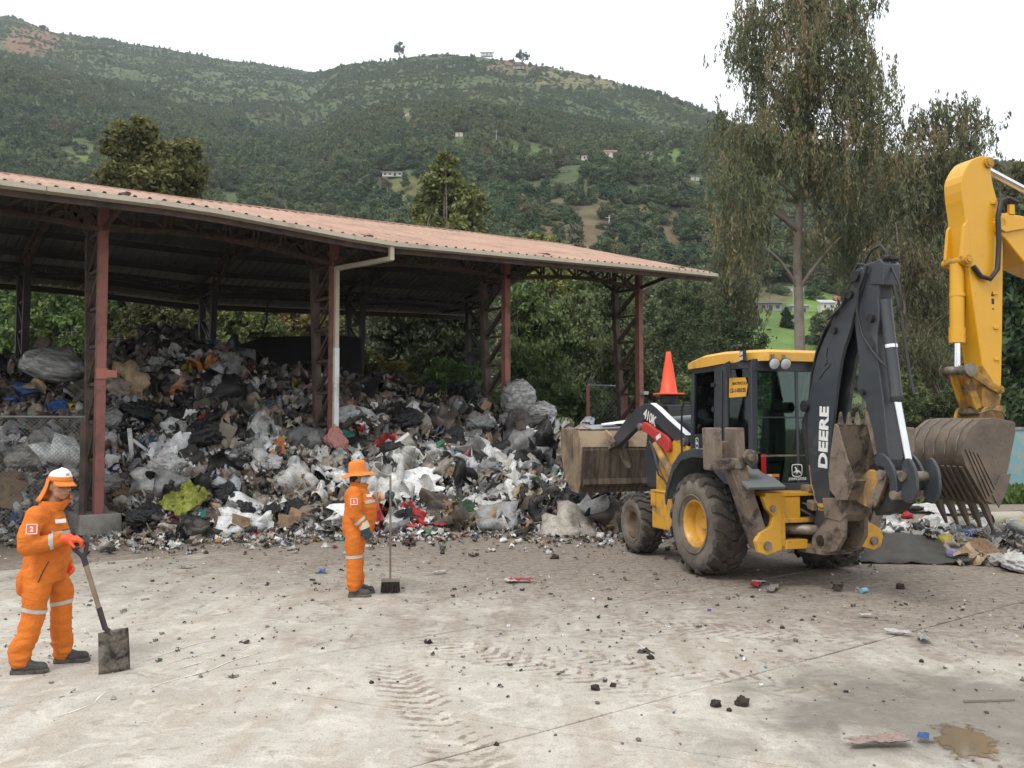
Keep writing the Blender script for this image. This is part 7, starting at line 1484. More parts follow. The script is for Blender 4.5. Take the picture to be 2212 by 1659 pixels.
for i, (px, py, r, kd, lab) in enumerate(((2022, 1140, .30, 'white', 'white printed sack lying right of the carpet top'), (2010, 1138, .13, 'orange', 'orange bag above the carpet'), (2120, 1158, .34, 'white', 'large white sack under the excavator teeth'), (2068, 1156, .28, 'grey', 'grey and white film bag left of the large white sack'), (2165, 1160, .24, 'white', 'white sack right of the excavator teeth'), (1900, 1130, .40, 'grey', 'grey rag heap right of the rear tyre'),
                                          (1890, 1165, .30, 'cream', 'dirty white rag beside the rear tyre'), (2075, 1190, .30, 'white', 'crumpled white film beside the carpet end'), (2112, 1208, .34, 'brown', 'brown crumpled sack at the right litter edge'), (2150, 1222, .20, 'cream', 'dull wrapper ball at the right litter edge'), (2205, 1235, .26, 'white', 'white bag at the right frame edge'), (2185, 1228, .20, 'black', 'dark bag beside the white bag at the right frame edge'), (1960, 1120, .16, 'red', 'dark red bottle-like wrapper above the carpet'), (2130, 1128, .24, 'black', 'black bag behind the excavator teeth'), (2200, 1160, .16, 'pink', 'pink rag near the right frame edge'), (1968, 1150, .14, 'blue', 'light blue scrap above the carpet'), (1730, 1192, .22, 'white', 'grey-white crumpled film lying under the backhoe'))):
    p = gl(px, py); put('litter_bag', BAGS[(i + 2) % 5], BAGM[kd], (p[0], p[1], r * .32), (r, r * .8, r * .55), lab, 'bag', 'bags spread at the right')
for i, (px, py, sx, sy, lab) in enumerate(((1935, 1108, 1.1, .35, 'long white sheet lying beyond the carpet'), (2060, 1112, .7, .3, 'white sheet beyond the excavator teeth'))):
    lay('plastic_sheet', SHEETS[i], BAGM['white'], 0, 0, sx, sy, lab, 'sheet', rz=.1, P=gl(px, py, .06), lift=.05)
o = MB().lathe([(.17 + .012 * (i % 2), -.35 + .02 * i) for i in range(36)], (0, 0, .18), (1, .1, 0), 20).build('corrugated_pipe', mat('cream_pipe', (.50, .46, .38), .6), smooth=20); p = gl(2170, 1145); o.location = p; o.rotation_euler = (0, 0, .1); tag(o, 'short corrugated cream pipe beside the excavator teeth', 'pipe')
# turquoise wall far right
WL = empty('painted_wall', (13.2, 26.5, 0), 0, 'peeling turquoise wall behind the excavator bucket', 'wall')
k = NT('turquoise_paint'); k.set(col=k.mix(k.ramp(k.noise(2.2, 7, .65), [(.46, 0.), (.58, 1.)]), (.16, .36, .40), (.30, .34, .33)), rough=.85); MB().box((2.0, 0, .95), (4.6, .2, 1.9)).build('wall_face', k.mat, WL); MB().box((2.0, 0, 1.94), (4.7, .26, .08)).build('coping', M_CONC, WL)

# ---- clods and single scraps on the floor
M_CLOD = mat('mud_clod', (.075, .055, .042), .95, col2=(.045, .033, .026), vs=8, bump=.8, bs=30)
def clod_mesh(seed):
    V, F = ico(4); V = V * 2; o_ = []
    for p in V:
        v = Vector(p); q = v * (1 + .45 * mnoise.noise(v * 1.4 + Vector((seed * 3, 0, 0))) + .22 * mnoise.noise(v * 4 + Vector((0, seed, 0)))); q.z = max(q.z * .75, -.42); o_.append(q[:])
    me = bpy.data.meshes.new('clod'); me.from_pydata(o_, [], F.tolist()); me.polygons.foreach_set('use_smooth', [True] * len(F)); return me
CL = [clod_mesh(i) for i in range(3)]
for i, (px, py, hw, lab) in enumerate(((1602, 1523, 16, 'largest mud clod on the concrete, lower right'), (1546, 1526, 12, 'mud clod just left of the largest one'), (1575, 1536, 6, 'small mud lump between the two clods'), (1287, 1490, 10, 'flat mud clod in the middle of the slab'), (1324, 1483, 7, 'thin mud flake right of the flat clod'), (803, 1476, 5, 'small dark clod left of centre on the slab'), (1072, 1610, 6, 'dark clod on the bottom slab joint'), (1405, 1423, 8, 'mud smear lump on the joint'), (1408, 1423, 6, 'second lump on the same joint'), (1990, 1430, 5, 'small clod near the scattered papers'), (1945, 1272, 10, 'dark clod right of the rear tyre'), (1690, 1358, 5, 'small clod in front of the rear tyre'), (1198, 1207, 9, 'black lump in front of the front wheel'))):
    p = gl(px, py); r = hw * p[1] / FPX; put('mud_clod', CL[i % 3], M_CLOD, (p[0], p[1], r * .40), (r, r * .85, r), lab, 'clod', 'mud clods on the yard', tilt=.1)
for px, py, sx, sy, mt, lab in ((1122, 1258, .16, .07, BAGM['red'], 'red and white wrapper on the yard in front of the backhoe'), (1102, 1259, .10, .06, BAGM['white'], 'white wrapper beside the red one'), (1632, 1268, .14, .06, BAGM['red'], 'red wrapper on the ground behind the rear wheel'), (1668, 1276, .20, .06, BAGM['clear'], 'torn clear film beside the red wrapper'), (1640, 1262, .08, .06, BAGM['white'], 'white paper scrap on top of the red wrapper'), (400, 1228, .09, .05, BAGM['cream'], 'pale paper lump between the workers'), (1995, 1385, .14, .05, BAGM['cream'], 'crumpled paper trail at the right of the yard'), (1940, 1372, .12, .04, BAGM['white'], 'white paper scrap left of the paper trail'), (1900, 1612, .20, .06, plastic('pink_film', (.42, .30, .26), .5), 'pale pink film strip beside the puddle'), (1995, 1602, .06, .035, BAGM['blue'], 'blue and white wrapper beside the puddle'), (950, 1240, .09, .04, BAGM['white'], 'white scrap on the floor right of the broom'), (1560, 1148, .07, .04, BAGM['white'], 'white scrap under the machine'), (1810, 1275, .16, .06, M_CLOD, 'muddy rag right behind the rear axle'), (1870, 1335, .06, .04, BAGM['white'], 'white chip on the yard far right')):
    lay('litter_scrap', SHEETS[random.randrange(5)], mt, 0, 0, sx, sy, lab, 'litter', P=gl(px, py, .02), lift=.02)
p = gl(1866, 1281); o = MB().lathe([(.001, -.05), (.03, -.05), (.033, -.045), (.033, .045), (.028, .05), (.001, .05)], (0, 0, .033), (.8, .5, 0), 14).build('drink_can', mat('light_blue_can', (.18, .38, .50), .35), smooth=40, loc=p); tag(o, 'light blue can lying on the yard right of the machine', 'can')
p = gl(1532, 1320); o = MB().lathe([(.001, 0), (.022, 0), (.022, .02), (.018, .024), (.001, .024)], (0, 0, 0), (0, 0, 1), 12).build('bottle_cap', mat('purple_cap', (.14, .06, .34), .4), smooth=40, loc=p); tag(o, 'purple bottle cap on the yard', 'cap')
p = gl(2175, 1625); o = MB().bar((-.2, 0, .012), (.2, .04, .012), .016).build('stick', M_WOODP, loc=gl(2140, 1518)); tag(o, 'thin stick lying above the puddle', 'stick')
# ================================================================== people
k = NT('orange_coverall'); cb = k.noise(3.5, 5, .6); k.set(col=k.mix(k.ramp(cb, [(.35, 0.), (.65, 1.)]), (.66, .185, .03), (.52, .135, .022)), rough=.85, spec=.2)
fz = k.noise(9, 3, .5, k.mapping(k.obj, scale=(1, 1, 1.9)), 1.6); k.bump(k.math('ADD', fz, k.math('MULTIPLY', k.noise(300, 1), .05)), .5, .025); M_COV = k.mat
M_SKIN = mat('skin', (.42, .225, .15), .5, col2=(.36, .185, .12), vs=12); M_HAIR = mat('black_hair', (.012, .010, .009), .5)
M_CAPW = mat('white_cap_cloth', (.80, .79, .77), .8); M_CAPO = mat('orange_cap_cloth', (.70, .215, .035), .85, col2=(.60, .175, .03), vs=9, bump=.2, bs=30); M_GLOVO = mat('orange_rubber_glove', (.88, .10, .015), .45); M_GLOVB = mat('dark_blue_glove', (.018, .055, .085), .5, col2=(.03, .08, .11), vs=14)
M_CUFF = mat('cream_knit_cuff', (.66, .53, .38), .9); M_BAND = mat('reflective_tape', (.52, .50, .46), .45); M_BOOT = mat('dusty_black_boot', (.035, .034, .034), .7, dirt=(.13, .12, .11), ds=6, dth=.56, dw=.15, bump=.2); M_SOLE = mat('boot_sole', (.05, .045, .04), .8, dirt=(.2, .17, .13), ds=8, dth=.5)
M_EYEW = mat('eye_white', (.5, .46, .42), .3); M_LIP = mat('lips', (.26, .10, .08), .5); M_MASK = mat('face_mask', (.62, .68, .72), .85); M_PATCH = mat('sleeve_patch', (.80, .13, .06), .7); M_SEAM = mat('dark_seam', (.10, .03, .015), .8); M_HANDLE = mat('worn_wood_handle', (.25, .185, .125), .7, col2=(.18, .13, .09), vs=9); M_BLADE = mat('dirty_shovel_steel', (.13, .115, .095), .6, metal=.4, col2=(.22, .19, .155), vs=6, dirt=(.045, .036, .03), ds=7, dth=.5, dw=.08, bump=.2); M_DGRIP = mat('dark_plastic_grip', (.03, .018, .025), .5)
def limb(m, pts, rs, n=14):
    for p, r in zip(pts, rs): m.ell(p, (r, r, r), n, 8)
    for i in range(len(pts) - 1): m.tube([pts[i], pts[i + 1]], [rs[i], rs[i + 1]], n)
    return m
def loft(m, rings, n=20):                                             # ring: centre, half depth (x), half width (y)
    vs = []
    for (c, rx, ry) in rings: vs += [(c[0] + rx * math.cos(2 * math.pi * j / n), c[1] + ry * math.sin(2 * math.pi * j / n), c[2]) for j in range(n)]
    k_ = len(rings); fs = [(i * n + j, i * n + (j + 1) % n, (i + 1) * n + (j + 1) % n, (i + 1) * n + j) for i in range(k_ - 1) for j in range(n)] + [tuple(range(n - 1, -1, -1)), tuple(range((k_ - 1) * n, k_ * n))]
    return m.add(vs, fs)
def fuse(name, m, vox, mt, parent, smooth=4, wrinkle=0., factor=.5):
    """melt the shapes into one continuous surface"""
    o = m.build(name, mt, None); r = o.modifiers.new('melt', 'REMESH'); r.mode = 'VOXEL'; r.voxel_size = vox
    s = o.modifiers.new('smooth', 'SMOOTH'); s.iterations = smooth; s.factor = factor
    dg = bpy.context.evaluated_depsgraph_get(); dg.update(); me = bpy.data.meshes.new_from_object(o.evaluated_get(dg)); bpy.data.objects.remove(o)
    if wrinkle:
        n = len(me.vertices); co = np.empty(n * 3); me.vertices.foreach_get('co', co); co = co.reshape(-1, 3); no = np.array([v.normal[:] for v in me.vertices])
        d = np.array([(1 - 2 * abs(mnoise.noise(Vector((p[0] * 7, p[1] * 7, p[2] * 13))))) * .6 + mnoise.noise(Vector((p[0] * 15, p[1] * 15, p[2] * 22 + 5))) * .4 - .25 for p in co])
        low = 1 + 1.1 * np.clip((.36 - co[:, 2]) / .25, 0, 1)
        me.vertices.foreach_set('co', (co + no * (d * wrinkle * low)[:, None]).ravel())
    me.polygons.foreach_set('use_smooth', [True] * len(me.polygons)); me.update(); me.name = name; me.materials.clear()
    ob = link(name, me, mt, parent); return ob
def band(src, p, nrm, half, rad, parent, mt=None, off=.004, name='reflective_band'):
    """strip cut from the cloth between two planes and raised a little"""
    nrm = Vector(nrm).normalized(); p = Vector(p); bm = bmesh.new(); bm.from_mesh(src.data)
    bmesh.ops.delete(bm, geom=[f for f in bm.faces if (f.calc_center_median() - p).length > rad], context='FACES')
    for s in (1, -1):
        bmesh.ops.bisect_plane(bm, geom=bm.verts[:] + bm.edges[:] + bm.faces[:], plane_co=p + nrm * half * s, plane_no=nrm * s, clear_outer=True)
    bm.normal_update()
    for v in bm.verts: v.co += v.normal * off
    me = bpy.data.meshes.new(name); bm.to_mesh(me); bm.free(); me.materials.clear(); me.polygons.foreach_set('use_smooth', [True] * len(me.polygons))
    return link(name, me, mt or M_BAND, parent)
def hand(m, w, d, pn, sd=1, r=.0105, curl=(35, 45, 30), spread=1., thumb=(.55, -.75, .35), scale=1.):
    w, d, pn = Vector(w), Vector(d).normalized(), Vector(pn); pn = (pn - d * pn.dot(d)).normalized(); s = d.cross(pn) * sd
    offs = (-.034, -.011, .011, .032); lens = (.074, .084, .078, .060)
    limb(m, [w - d * .02, w + d * .02], [r * 2.5, r * 2.3], 12)
    for i in range(4):
        kn = w + (d * (.092 - .006 * abs(i - 1)) + s * offs[i] * spread) * scale; limb(m, [w + s * offs[i] * .55, kn], [r * 1.6, r * 1.35], 10); dr = d.copy(); p = kn; a = 0; pts = [kn]; 
        for seg, c in zip((.45, .31, .24), curl):
            a += R(c + 3 * i); dr = d * math.cos(a) + pn * math.sin(a); p = p + dr * lens[i] * seg * scale; pts.append(p)
        limb(m, pts, [r * 1.2, r * 1.08, r * .98, r * .82], 10)
    t0 = w + (d * .025 + s * -.026 + pn * .008) * scale; td = (d * thumb[0] + s * thumb[1] + pn * thumb[2]).normalized(); t1 = t0 + td * .042 * scale; td2 = (td + d * .45 + pn * .35).normalized(); t2 = t1 + td2 * .034 * scale
    limb(m, [w + d * .01, t0, t1, t2], [r * 1.6, r * 1.5, r * 1.2, r * .95], 10); return m
def boot(parent, heel, toe_dir, L=.29, h=.13, lift=0.):
    hx, hy = heel; d = Vector((math.cos(toe_dir), math.sin(toe_dir), 0)); s = Vector((-d.y, d.x, 0)); m = MB(); P = lambda a, z, b=0: Vector((hx, hy, z + lift)) + d * a + s * b
    limb(m, [P(.045, .045), P(.12, .05), P(.19, .048), P(L - .05, .045)], [.045, .043, .046, .044]); limb(m, [P(.05, .05), P(.060, h + .03)], [.046, .050]); limb(m, [P(.07, .09), P(.16, .06)], [.05, .042])
    o = fuse('boot', m, .008, M_BOOT, parent, 3)
    sl = []; 
    for a, b in ((.0, .034), (-.004, .0), (.0, -.034), (.06, -.044), (.13, -.042), (.2, -.05), (.26, -.044), (L, -.02), (L + .004, 0), (L, .02), (.26, .044), (.2, .05), (.13, .042), (.06, .044)): sl.append(P(a, 0, b))
    n = len(sl); MB().add([tuple(p + Vector((0, 0, .001))) for p in sl] + [tuple(p + Vector((0, 0, .032))) for p in sl], [tuple(range(n))[::-1], tuple(range(n, 2 * n))] + [(i, (i + 1) % n, n + (i + 1) % n, n + i) for i in range(n)]).build('sole', M_SOLE, o, bevel=.004)
    return o
class Head:
    def __init__(s, c, yaw, pitch=0.): s.c = Vector(c); s.R = Matrix.Rotation(yaw, 3, 'Z') @ Matrix.Rotation(pitch, 3, 'Y')
    def p(s, x, y, z): return s.c + s.R @ Vector((x, y, z))
    def shapes(s, m):
        e = lambda c, r: m.ell(s.p(*c), r, 16, 12, s.R)
        e((-.012, 0, .030), (.098, .078, .098)); e((.012, 0, -.035), (.078, .066, .085)); e((.048, 0, -.088), (.036, .034, .026)); e((.020, .036, -.062), (.050, .028, .042)); e((.020, -.036, -.062), (.050, .028, .042))
        for q in (1, -1): e((.062, q * .036, -.020), (.026, .026, .024)); e((.070, q * .030, .026), (.018, .028, .010)); e((-.012, q * .078, -.010), (.020, .010, .032)); e((.068, q * .020, -.064), (.016, .02, .014))
        limb(m, [s.p(.088, 0, .014), s.p(.106, 0, -.022)], [.009, .014], 10); e((.098, .012, -.027), (.012, .010, .009)); e((.098, -.012, -.027), (.012, .010, .009)); e((.084, 0, -.055), (.014, .024, .007)); e((.082, 0, -.067), (.014, .021, .008))
        return m
    def features(s, parent):
        for q in (1, -1):
            MB().ell(s.p(.077, q * .030, .006), (.011, .013, .0065), 10, 8, s.R).build('eye', M_EYEW, parent, smooth=80); MB().ell(s.p(.0835, q * .030, .006), (.006, .006, .006), 10, 8, s.R).build('iris', M_HAIR, parent, smooth=80)
            MB().ell(s.p(.080, q * .032, .026), (.010, .020, .0045), 10, 6, s.R).build('eyebrow', M_HAIR, parent, smooth=80)
            MB().ell(s.p(.080, q * .030, .0125), (.011, .016, .0035), 10, 6, s.R).build('eyelid', M_SKIN, parent, smooth=80)
        MB().ell(s.p(.0945, 0, -.060), (.006, .023, .004), 10, 6, s.R).build('mouth', M_LIP, parent, smooth=80)
def patch(parent, num, c, nrm, size=.078):
    n_ = Vector(nrm).normalized(); x = Vector((0, 0, 1)).cross(n_).normalized(); y = n_.cross(x); c = Vector(c); h = size / 2
    rot = Matrix((x, y, n_)).transposed()
    o = MB().box(c, (size, size, .006), rot=rot).build('sleeve_patch', M_PATCH, parent)
    for a, b, w_, l_ in ((0, 1, size, .006), (0, -1, size, .006), (1, 0, .006, size), (-1, 0, .006, size)): MB().box(c + x * a * h + y * b * h + n_ * .003, (w_, l_, .005), rot=rot).build('patch_border', M_LETT, o)
    text('patch_number', num, size * .72, c + n_ * .0045 - x * size * .19 - y * size * .25, x, y, M_LETT, o, .002, .002); return o

# ---------------------------------------------------------------- first worker, near left, with the shovel
pm = gnd(98, 1443)
MAN = empty('person', (pm[0], pm[1], 0), R(16), 'worker in orange coverall and white-fronted cap holding a shovel at the left', 'person')
hd = Head((.085, -.02, 1.545), R(-46), R(6))
HIP = Vector((-.02, 0, .86)); rk, ra = Vector((-.07, -.12, .50)), Vector((-.17, -.13, .10)); lk_, la = Vector((.09, .13, .51)), Vector((.10, .15, .10))
rs, re, rw = Vector((-.055, -.20, 1.31)), Vector((-.105, -.285, 1.06)), Vector((.15, -.235, 1.115)); ls, le, lw = Vector((-.05, .20, 1.31)), Vector((-.04, .29, 1.05)), Vector((.10, .26, .86))
m = MB(); hd.shapes(m); limb(m, [(.02, 0, 1.36), hd.p(-.01, 0, -.07)], [.062, .056]); loft(m, [((0, 0, .80), .13, .15), ((.0, 0, .95), .15, .16), ((.02, 0, 1.08), .16, .165), ((-.01, 0, 1.25), .12, .17), ((0, 0, 1.38), .07, .09)])
for a, b, c in ((HIP + Vector((0, -.09, 0)), rk, ra), (HIP + Vector((0, .09, 0)), lk_, la)): limb(m, [a, b, c, c + Vector((.08, 0, -.05))], [.09, .06, .04, .035])
for a, b, c in ((rs, re, rw), (ls, le, lw)): limb(m, [a, b, c], [.055, .042, .030])
hand(m, rw + Vector((.03, 0, 0)), (1, .03, -.02), (0, .15, -1), 1, .0065, (28, 42, 30), 1.15, (.55, -.55, .55)); hand(m, lw, (.35, -.1, -1), (0, -1, 0), -1, .0065)
MB_ = fuse('body', m, .0075, M_SKIN, MAN, 3); hd.features(MAN)
m = MB(); loft(m, [((-.02, 0, .74), .155, .17), ((-.025, 0, .84), .18, .18), ((-.005, 0, .95), .178, .175), ((.012, 0, 1.06), .185, .185), ((-.005, 0, 1.16), .17, .195), ((-.02, 0, 1.26), .152, .195), ((-.02, 0, 1.33), .125, .180), ((.0, 0, 1.385), .082, .10)])
limb(m, [HIP + Vector((-.02, -.085, -.05)), rk + Vector((.005, 0, .12)), rk, rk + Vector((-.05, 0, -.2)), ra + Vector((0, 0, .09)), ra + Vector((.005, 0, .0))], [.122, .104, .092, .088, .090, .080]); limb(m, [HIP + Vector((-.0, .09, -.05)), lk_ + Vector((0, 0, .12)), lk_, lk_ + Vector((0, 0, -.2)), la + Vector((0, 0, .09)), la + Vector((.0, 0, .0))], [.122, .10, .088, .085, .088, .078])
limb(m, [rs + Vector((.02, .05, -.02)), rs, re + Vector((0, 0, .09)), re, (re + rw) * .5, rw + Vector((-.03, 0, 0))], [.098, .086, .076, .073, .066, .056]); limb(m, [ls, le + Vector((0, 0, .08)), le, lw], [.086, .075, .07, .054])
m.ell((-.18, -.09, .74), (.045, .085, .11))
COV = fuse('coverall', m, .0105, M_COV, MAN, 5, .0095); COV['label'] = 'orange coverall with silver tape'
band(COV, rk + Vector((-.0, 0, .02)), (.20, 0, 1), .017, .17, COV); band(COV, lk_ + Vector((0, 0, .02)), (-.15, 0, 1), .017, .17, COV); band(COV, rw + Vector((-.075, 0, 0)), (1, 0, .05), .018, .088, COV)
band(COV, (.15, -.10, 1.155), (0, -.1, 1), .018, .105, COV); band(COV, (-.16, -.05, 1.33), (-.5, 0, 1), .02, .09, COV)
ct = MB(); n = 22
for j in range(n):
    a = 2 * math.pi * j / n; c_, s_ = math.cos(a), math.sin(a); up = .05 + .012 * c_ + (.02 if c_ > .5 else 0)
    for z, r1, r2 in ((1.355, .105, .115), (1.365 + up * .6, .096, .10), (1.355 + up + .012, .088 + .02 * max(0, c_), .092), (1.36 + up * .4, .075, .082)): ct.v.append((.0 + r1 * c_ + .01 + (.05 * (z - 1.355) / .06 if c_ > .3 else .01), r2 * s_, z - .02 * c_))
ct.f = [(4 * j + q, 4 * ((j + 1) % n) + q, 4 * ((j + 1) % n) + q + 1, 4 * j + q + 1) for j in range(n) for q in range(3)]; ct.m = [0] * len(ct.f); ct.build('collar', M_COV, MAN, smooth=60)
m = MB(); hand(m, rw + Vector((.03, 0, .0)), (1, .03, -.02), (0, .15, -1), 1, .0145, (28, 42, 30), 1.15, (.55, -.55, .55)); limb(m, [rw + Vector((-.05, 0, 0)), rw, rw + Vector((.05, 0, .0))], [.050, .043, .046]); fuse('glove', m, .006, M_GLOVO, MAN, 3)
m = MB(); hand(m, lw, (.35, -.1, -1), (0, -1, 0), -1, .0135); limb(m, [lw + Vector((-.02, .01, .05)), lw], [.048, .04]); fuse('glove', m, .006, M_GLOVO, MAN, 3)
boot(MAN, (-.235, -.13), R(-4)); boot(MAN, (.035, .15), R(2))
patch(MAN, '2', (-.06, -.333, 1.215), (.10, -1, .16)); MB().box((.118, -.135, 1.255), (.006, .09, .034), rot=Matrix.Rotation(R(-52), 3, 'Z') @ Matrix.Rotation(R(-14), 3, 'Y')).build('chest_label', M_LETT, COV)
MB().tube([(.05, -.215, .93), (.015, -.225, .86), (-.025, -.225, .76)], .006, 6).build('pocket_seam', M_SEAM, COV); MB().tube([(.205, -.06, 1.20), (.185, -.125, 1.185), (.14, -.175, 1.18)], .005, 6).build('pocket_zip', M_SEAM, COV)
# cap with neck flap
m = MB(); n = 24; kz = 8; vs = []; mi = []
for i in range(kz + 1):
    th = math.pi / 2 * i / kz
    for j in range(n):
        a = 2 * math.pi * j / n; vs.append(hd.p(-.006 + .112 * math.cos(a) * math.cos(th) ** .8 + .004, .094 * math.sin(a) * math.cos(th) ** .8, .045 + (.105 + .012 * math.cos(a)) * math.sin(th)))
m.add(vs, [(i * n + j, i * n + (j + 1) % n, (i + 1) * n + (j + 1) % n, (i + 1) * n + j) for i in range(kz) for j in range(n)])
m.m = [1 if (i >= 2 and math.cos(2 * math.pi * (j + .5) / n) > -.55) else 0 for i in range(kz) for j in range(n)]
CAP = m.build('cap', [M_CAPO, M_CAPW], MAN, smooth=60); CAP.modifiers.new('thick', 'SOLIDIFY').thickness = .004
m = MB(); n = 16
for j in range(n + 1):
    a = R(-66 + 132 * j / n); 
    for t in (0, .5, 1): rr_ = 1 + t * .75 * math.cos(a) ** .6; m.v.append(tuple(hd.p(-.006 + .114 * math.cos(a) * rr_, .096 * math.sin(a) * (1 + .12 * t), .050 - .022 * t - .018 * t * (math.sin(a) ** 2) * 1.4)))
m.f = [(3 * j + q, 3 * j + q + 1, 3 * j + q + 4, 3 * j + q + 3) for j in range(n) for q in range(2)]; m.m = [0] * len(m.f); o = m.build('cap_brim', M_CAPO, CAP, smooth=60); o.modifiers.new('thick', 'SOLIDIFY').thickness = .006
m = MB(); n = 20; rows = 7
for j in range(n + 1):
    a = R(88 + 184 * j / n)
    for q in range(rows): t = q / (rows - 1); rr_ = 1.0 + .42 * t ** 1.5 + .03 * math.sin(j * 1.9) * t; m.v.append(tuple(hd.p(-.004 + .112 * math.cos(a) * rr_ - .05 * t * t, .096 * math.sin(a) * rr_, .060 - .20 * t)))
m.f = [(rows * j + q, rows * (j + 1) + q, rows * (j + 1) + q + 1, rows * j + q + 1) for j in range(n) for q in range(rows - 1)]; m.m = [0] * len(m.f); o = m.build('neck_flap', M_CAPO, CAP, smooth=70); o.modifiers.new('thick', 'SOLIDIFY').thickness = .004
MB().ell(hd.p(.092, 0, .105), (.006, .017, .016), 12, 8, hd.R).build('cap_emblem', mat('grey_print', (.32, .32, .34), .8), CAP, smooth=80)
# shovel, hanging from the right hand
SH = empty('shovel', (0, 0, 0), 0, 'square-bladed shovel with wooden shaft and dark D-handle in the worker hand', 'shovel'); SH.location = MAN.location; SH.rotation_euler = MAN.rotation_euler
g0 = rw + Vector((.135, .0, -.045)); tip = Vector((.555, -.30, .20)); ax = (tip - g0).normalized(); sdv = Vector((1, 0, 0)); sdv = (sdv - ax * sdv.dot(ax)).normalized()
MB().tube([g0 - sdv * .052, g0 + sdv * .052], .0165, 12).tube([g0 - sdv * .052, g0 - sdv * .050 + ax * .035, g0 - sdv * .018 + ax * .085, g0 + ax * .125], [.017, .016, .016, .022], 10).tube([g0 + sdv * .052, g0 + sdv * .052 + ax * .035, g0 + sdv * .022 + ax * .085, g0 + ax * .125], [.017, .016, .016, .022], 10).tube([g0 + ax * .11, g0 + ax * .19], .023, 12).build('grip', M_DGRIP, SH, smooth=50)
sb = g0 + ax * .62; MB().tube([g0 + ax * .16, sb], [.021, .0195], 12).build('shaft', M_HANDLE, SH, smooth=50)
bt = Vector((.560, -.30, .33)); MB().tube([sb - ax * .06, sb + ax * .12, bt + Vector((-.01, 0, .0)), bt + Vector((.005, 0, -.07)), bt + Vector((.03, -.01, -.16))], [.023, .023, .021, .019, .004], 10).build('socket', M_DGRIP, SH, smooth=50)
m = MB(); na, nb = 11, 10; c0_ = bt + Vector((.015, .0, .015)); bx = Vector((.93, .34, .07)).normalized(); dn = Vector((.06, -.10, -1)).normalized(); nn = bx.cross(dn)
for i in range(na):
    for j in range(nb):
        a = -1 + 2 * i / (na - 1); b = j / (nb - 1); w_ = .118 * (1 + .05 * b); p = c0_ + bx * a * w_ + dn * (b * .345 - .012 * (1 - abs(a)) * (1 - b)) + nn * (.030 * a * a * (1 - .55 * b) - .03 * math.exp(-(a / .2) ** 2) * max(0, 1 - b * 2.2) + .02 * b * b); m.v.append(tuple(p))
m.f = [(i * nb + j, (i + 1) * nb + j, (i + 1) * nb + j + 1, i * nb + j + 1) for i in range(na - 1) for j in range(nb - 1)]; m.m = [0] * len(m.f); o = m.build('blade', M_BLADE, SH, smooth=60); o.modifiers.new('thick', 'SOLIDIFY').thickness = .005

# ---------------------------------------------------------------- second worker, with the broom
pw_ = gnd(774, 1286)
WOM = empty('person', (pw_[0], pw_[1], 0), R(9), 'worker in orange coverall, bucket hat and face mask holding a broom', 'person')
hd2 = Head((-.005, .0, 1.455), R(8), R(4))
HIP = Vector((0, 0, .84)); rk, ra = Vector((-.05, -.085, .47)), Vector((-.055, -.09, .13)); lk_, la = Vector((-.03, .10, .47)), Vector((-.01, .11, .13))
rs, re, rw = Vector((-.06, -.18, 1.245)), Vector((-.045, -.255, 1.00)), Vector((.065, -.25, .865)); ls, le, lw = Vector((-.02, .18, 1.25)), Vector((.10, .22, 1.10)), Vector((.295, .14, 1.185))
m = MB(); hd2.shapes(m); limb(m, [(-.02, 0, 1.28), hd2.p(-.01, 0, -.07)], [.058, .052]); loft(m, [((0, 0, .78), .13, .14), ((.0, 0, .95), .15, .15), ((.02, 0, 1.06), .16, .15), ((-.01, 0, 1.2), .12, .16), ((-.01, 0, 1.32), .07, .09)])
for a, b, c in ((HIP + Vector((0, -.08, 0)), rk, ra), (HIP + Vector((0, .08, 0)), lk_, la)): limb(m, [a, b, c, c + Vector((.08, 0, -.07))], [.09, .06, .04, .03])
for a, b, c in ((rs, re, rw), (ls, le, lw)): limb(m, [a, b, c], [.055, .042, .030])
hand(m, rw, (.40, .05, -1), (0, 1, .0), 1, .0065, (22, 30, 24)); hand(m, lw + Vector((.02, 0, 0)), (1, -.1, .02), (0, -1, 0), 1, .0065, (48, 60, 45), 1.15)
fuse('body', m, .0075, M_SKIN, WOM, 3); hd2.features(WOM)
m = MB(); loft(m, [((-.0, 0, .70), .165, .18), ((-.01, 0, .80), .195, .20), ((.0, 0, .90), .205, .205), ((.02, 0, .99), .20, .195), ((.025, 0, 1.07), .20, .20), ((.005, 0, 1.15), .18, .205), ((-.02, 0, 1.22), .155, .195), ((-.025, 0, 1.275), .125, .175), ((-.01, 0, 1.325), .08, .10)])
limb(m, [HIP + Vector((-.02, -.085, -.06)), rk + Vector((.0, 0, .13)), rk, rk + Vector((0, 0, -.18)), ra + Vector((0, 0, .07)), ra], [.135, .115, .10, .092, .088, .080]); limb(m, [HIP + Vector((-.0, .09, -.06)), lk_ + Vector((0, 0, .13)), lk_, lk_ + Vector((0, 0, -.18)), la + Vector((0, 0, .07)), la], [.135, .112, .098, .09, .086, .078])
limb(m, [rs + Vector((.02, .04, -.02)), rs, re + Vector((0, 0, .09)), re, (re + rw) * .5, rw + Vector((-.012, 0, .02))], [.10, .092, .084, .078, .068, .058]); limb(m, [ls, le, (le + lw) * .5, lw + Vector((-.04, 0, 0))], [.092, .078, .068, .058])
COV = fuse('coverall', m, .0105, M_COV, WOM, 5, .0065); COV['label'] = 'orange coverall with silver tape'
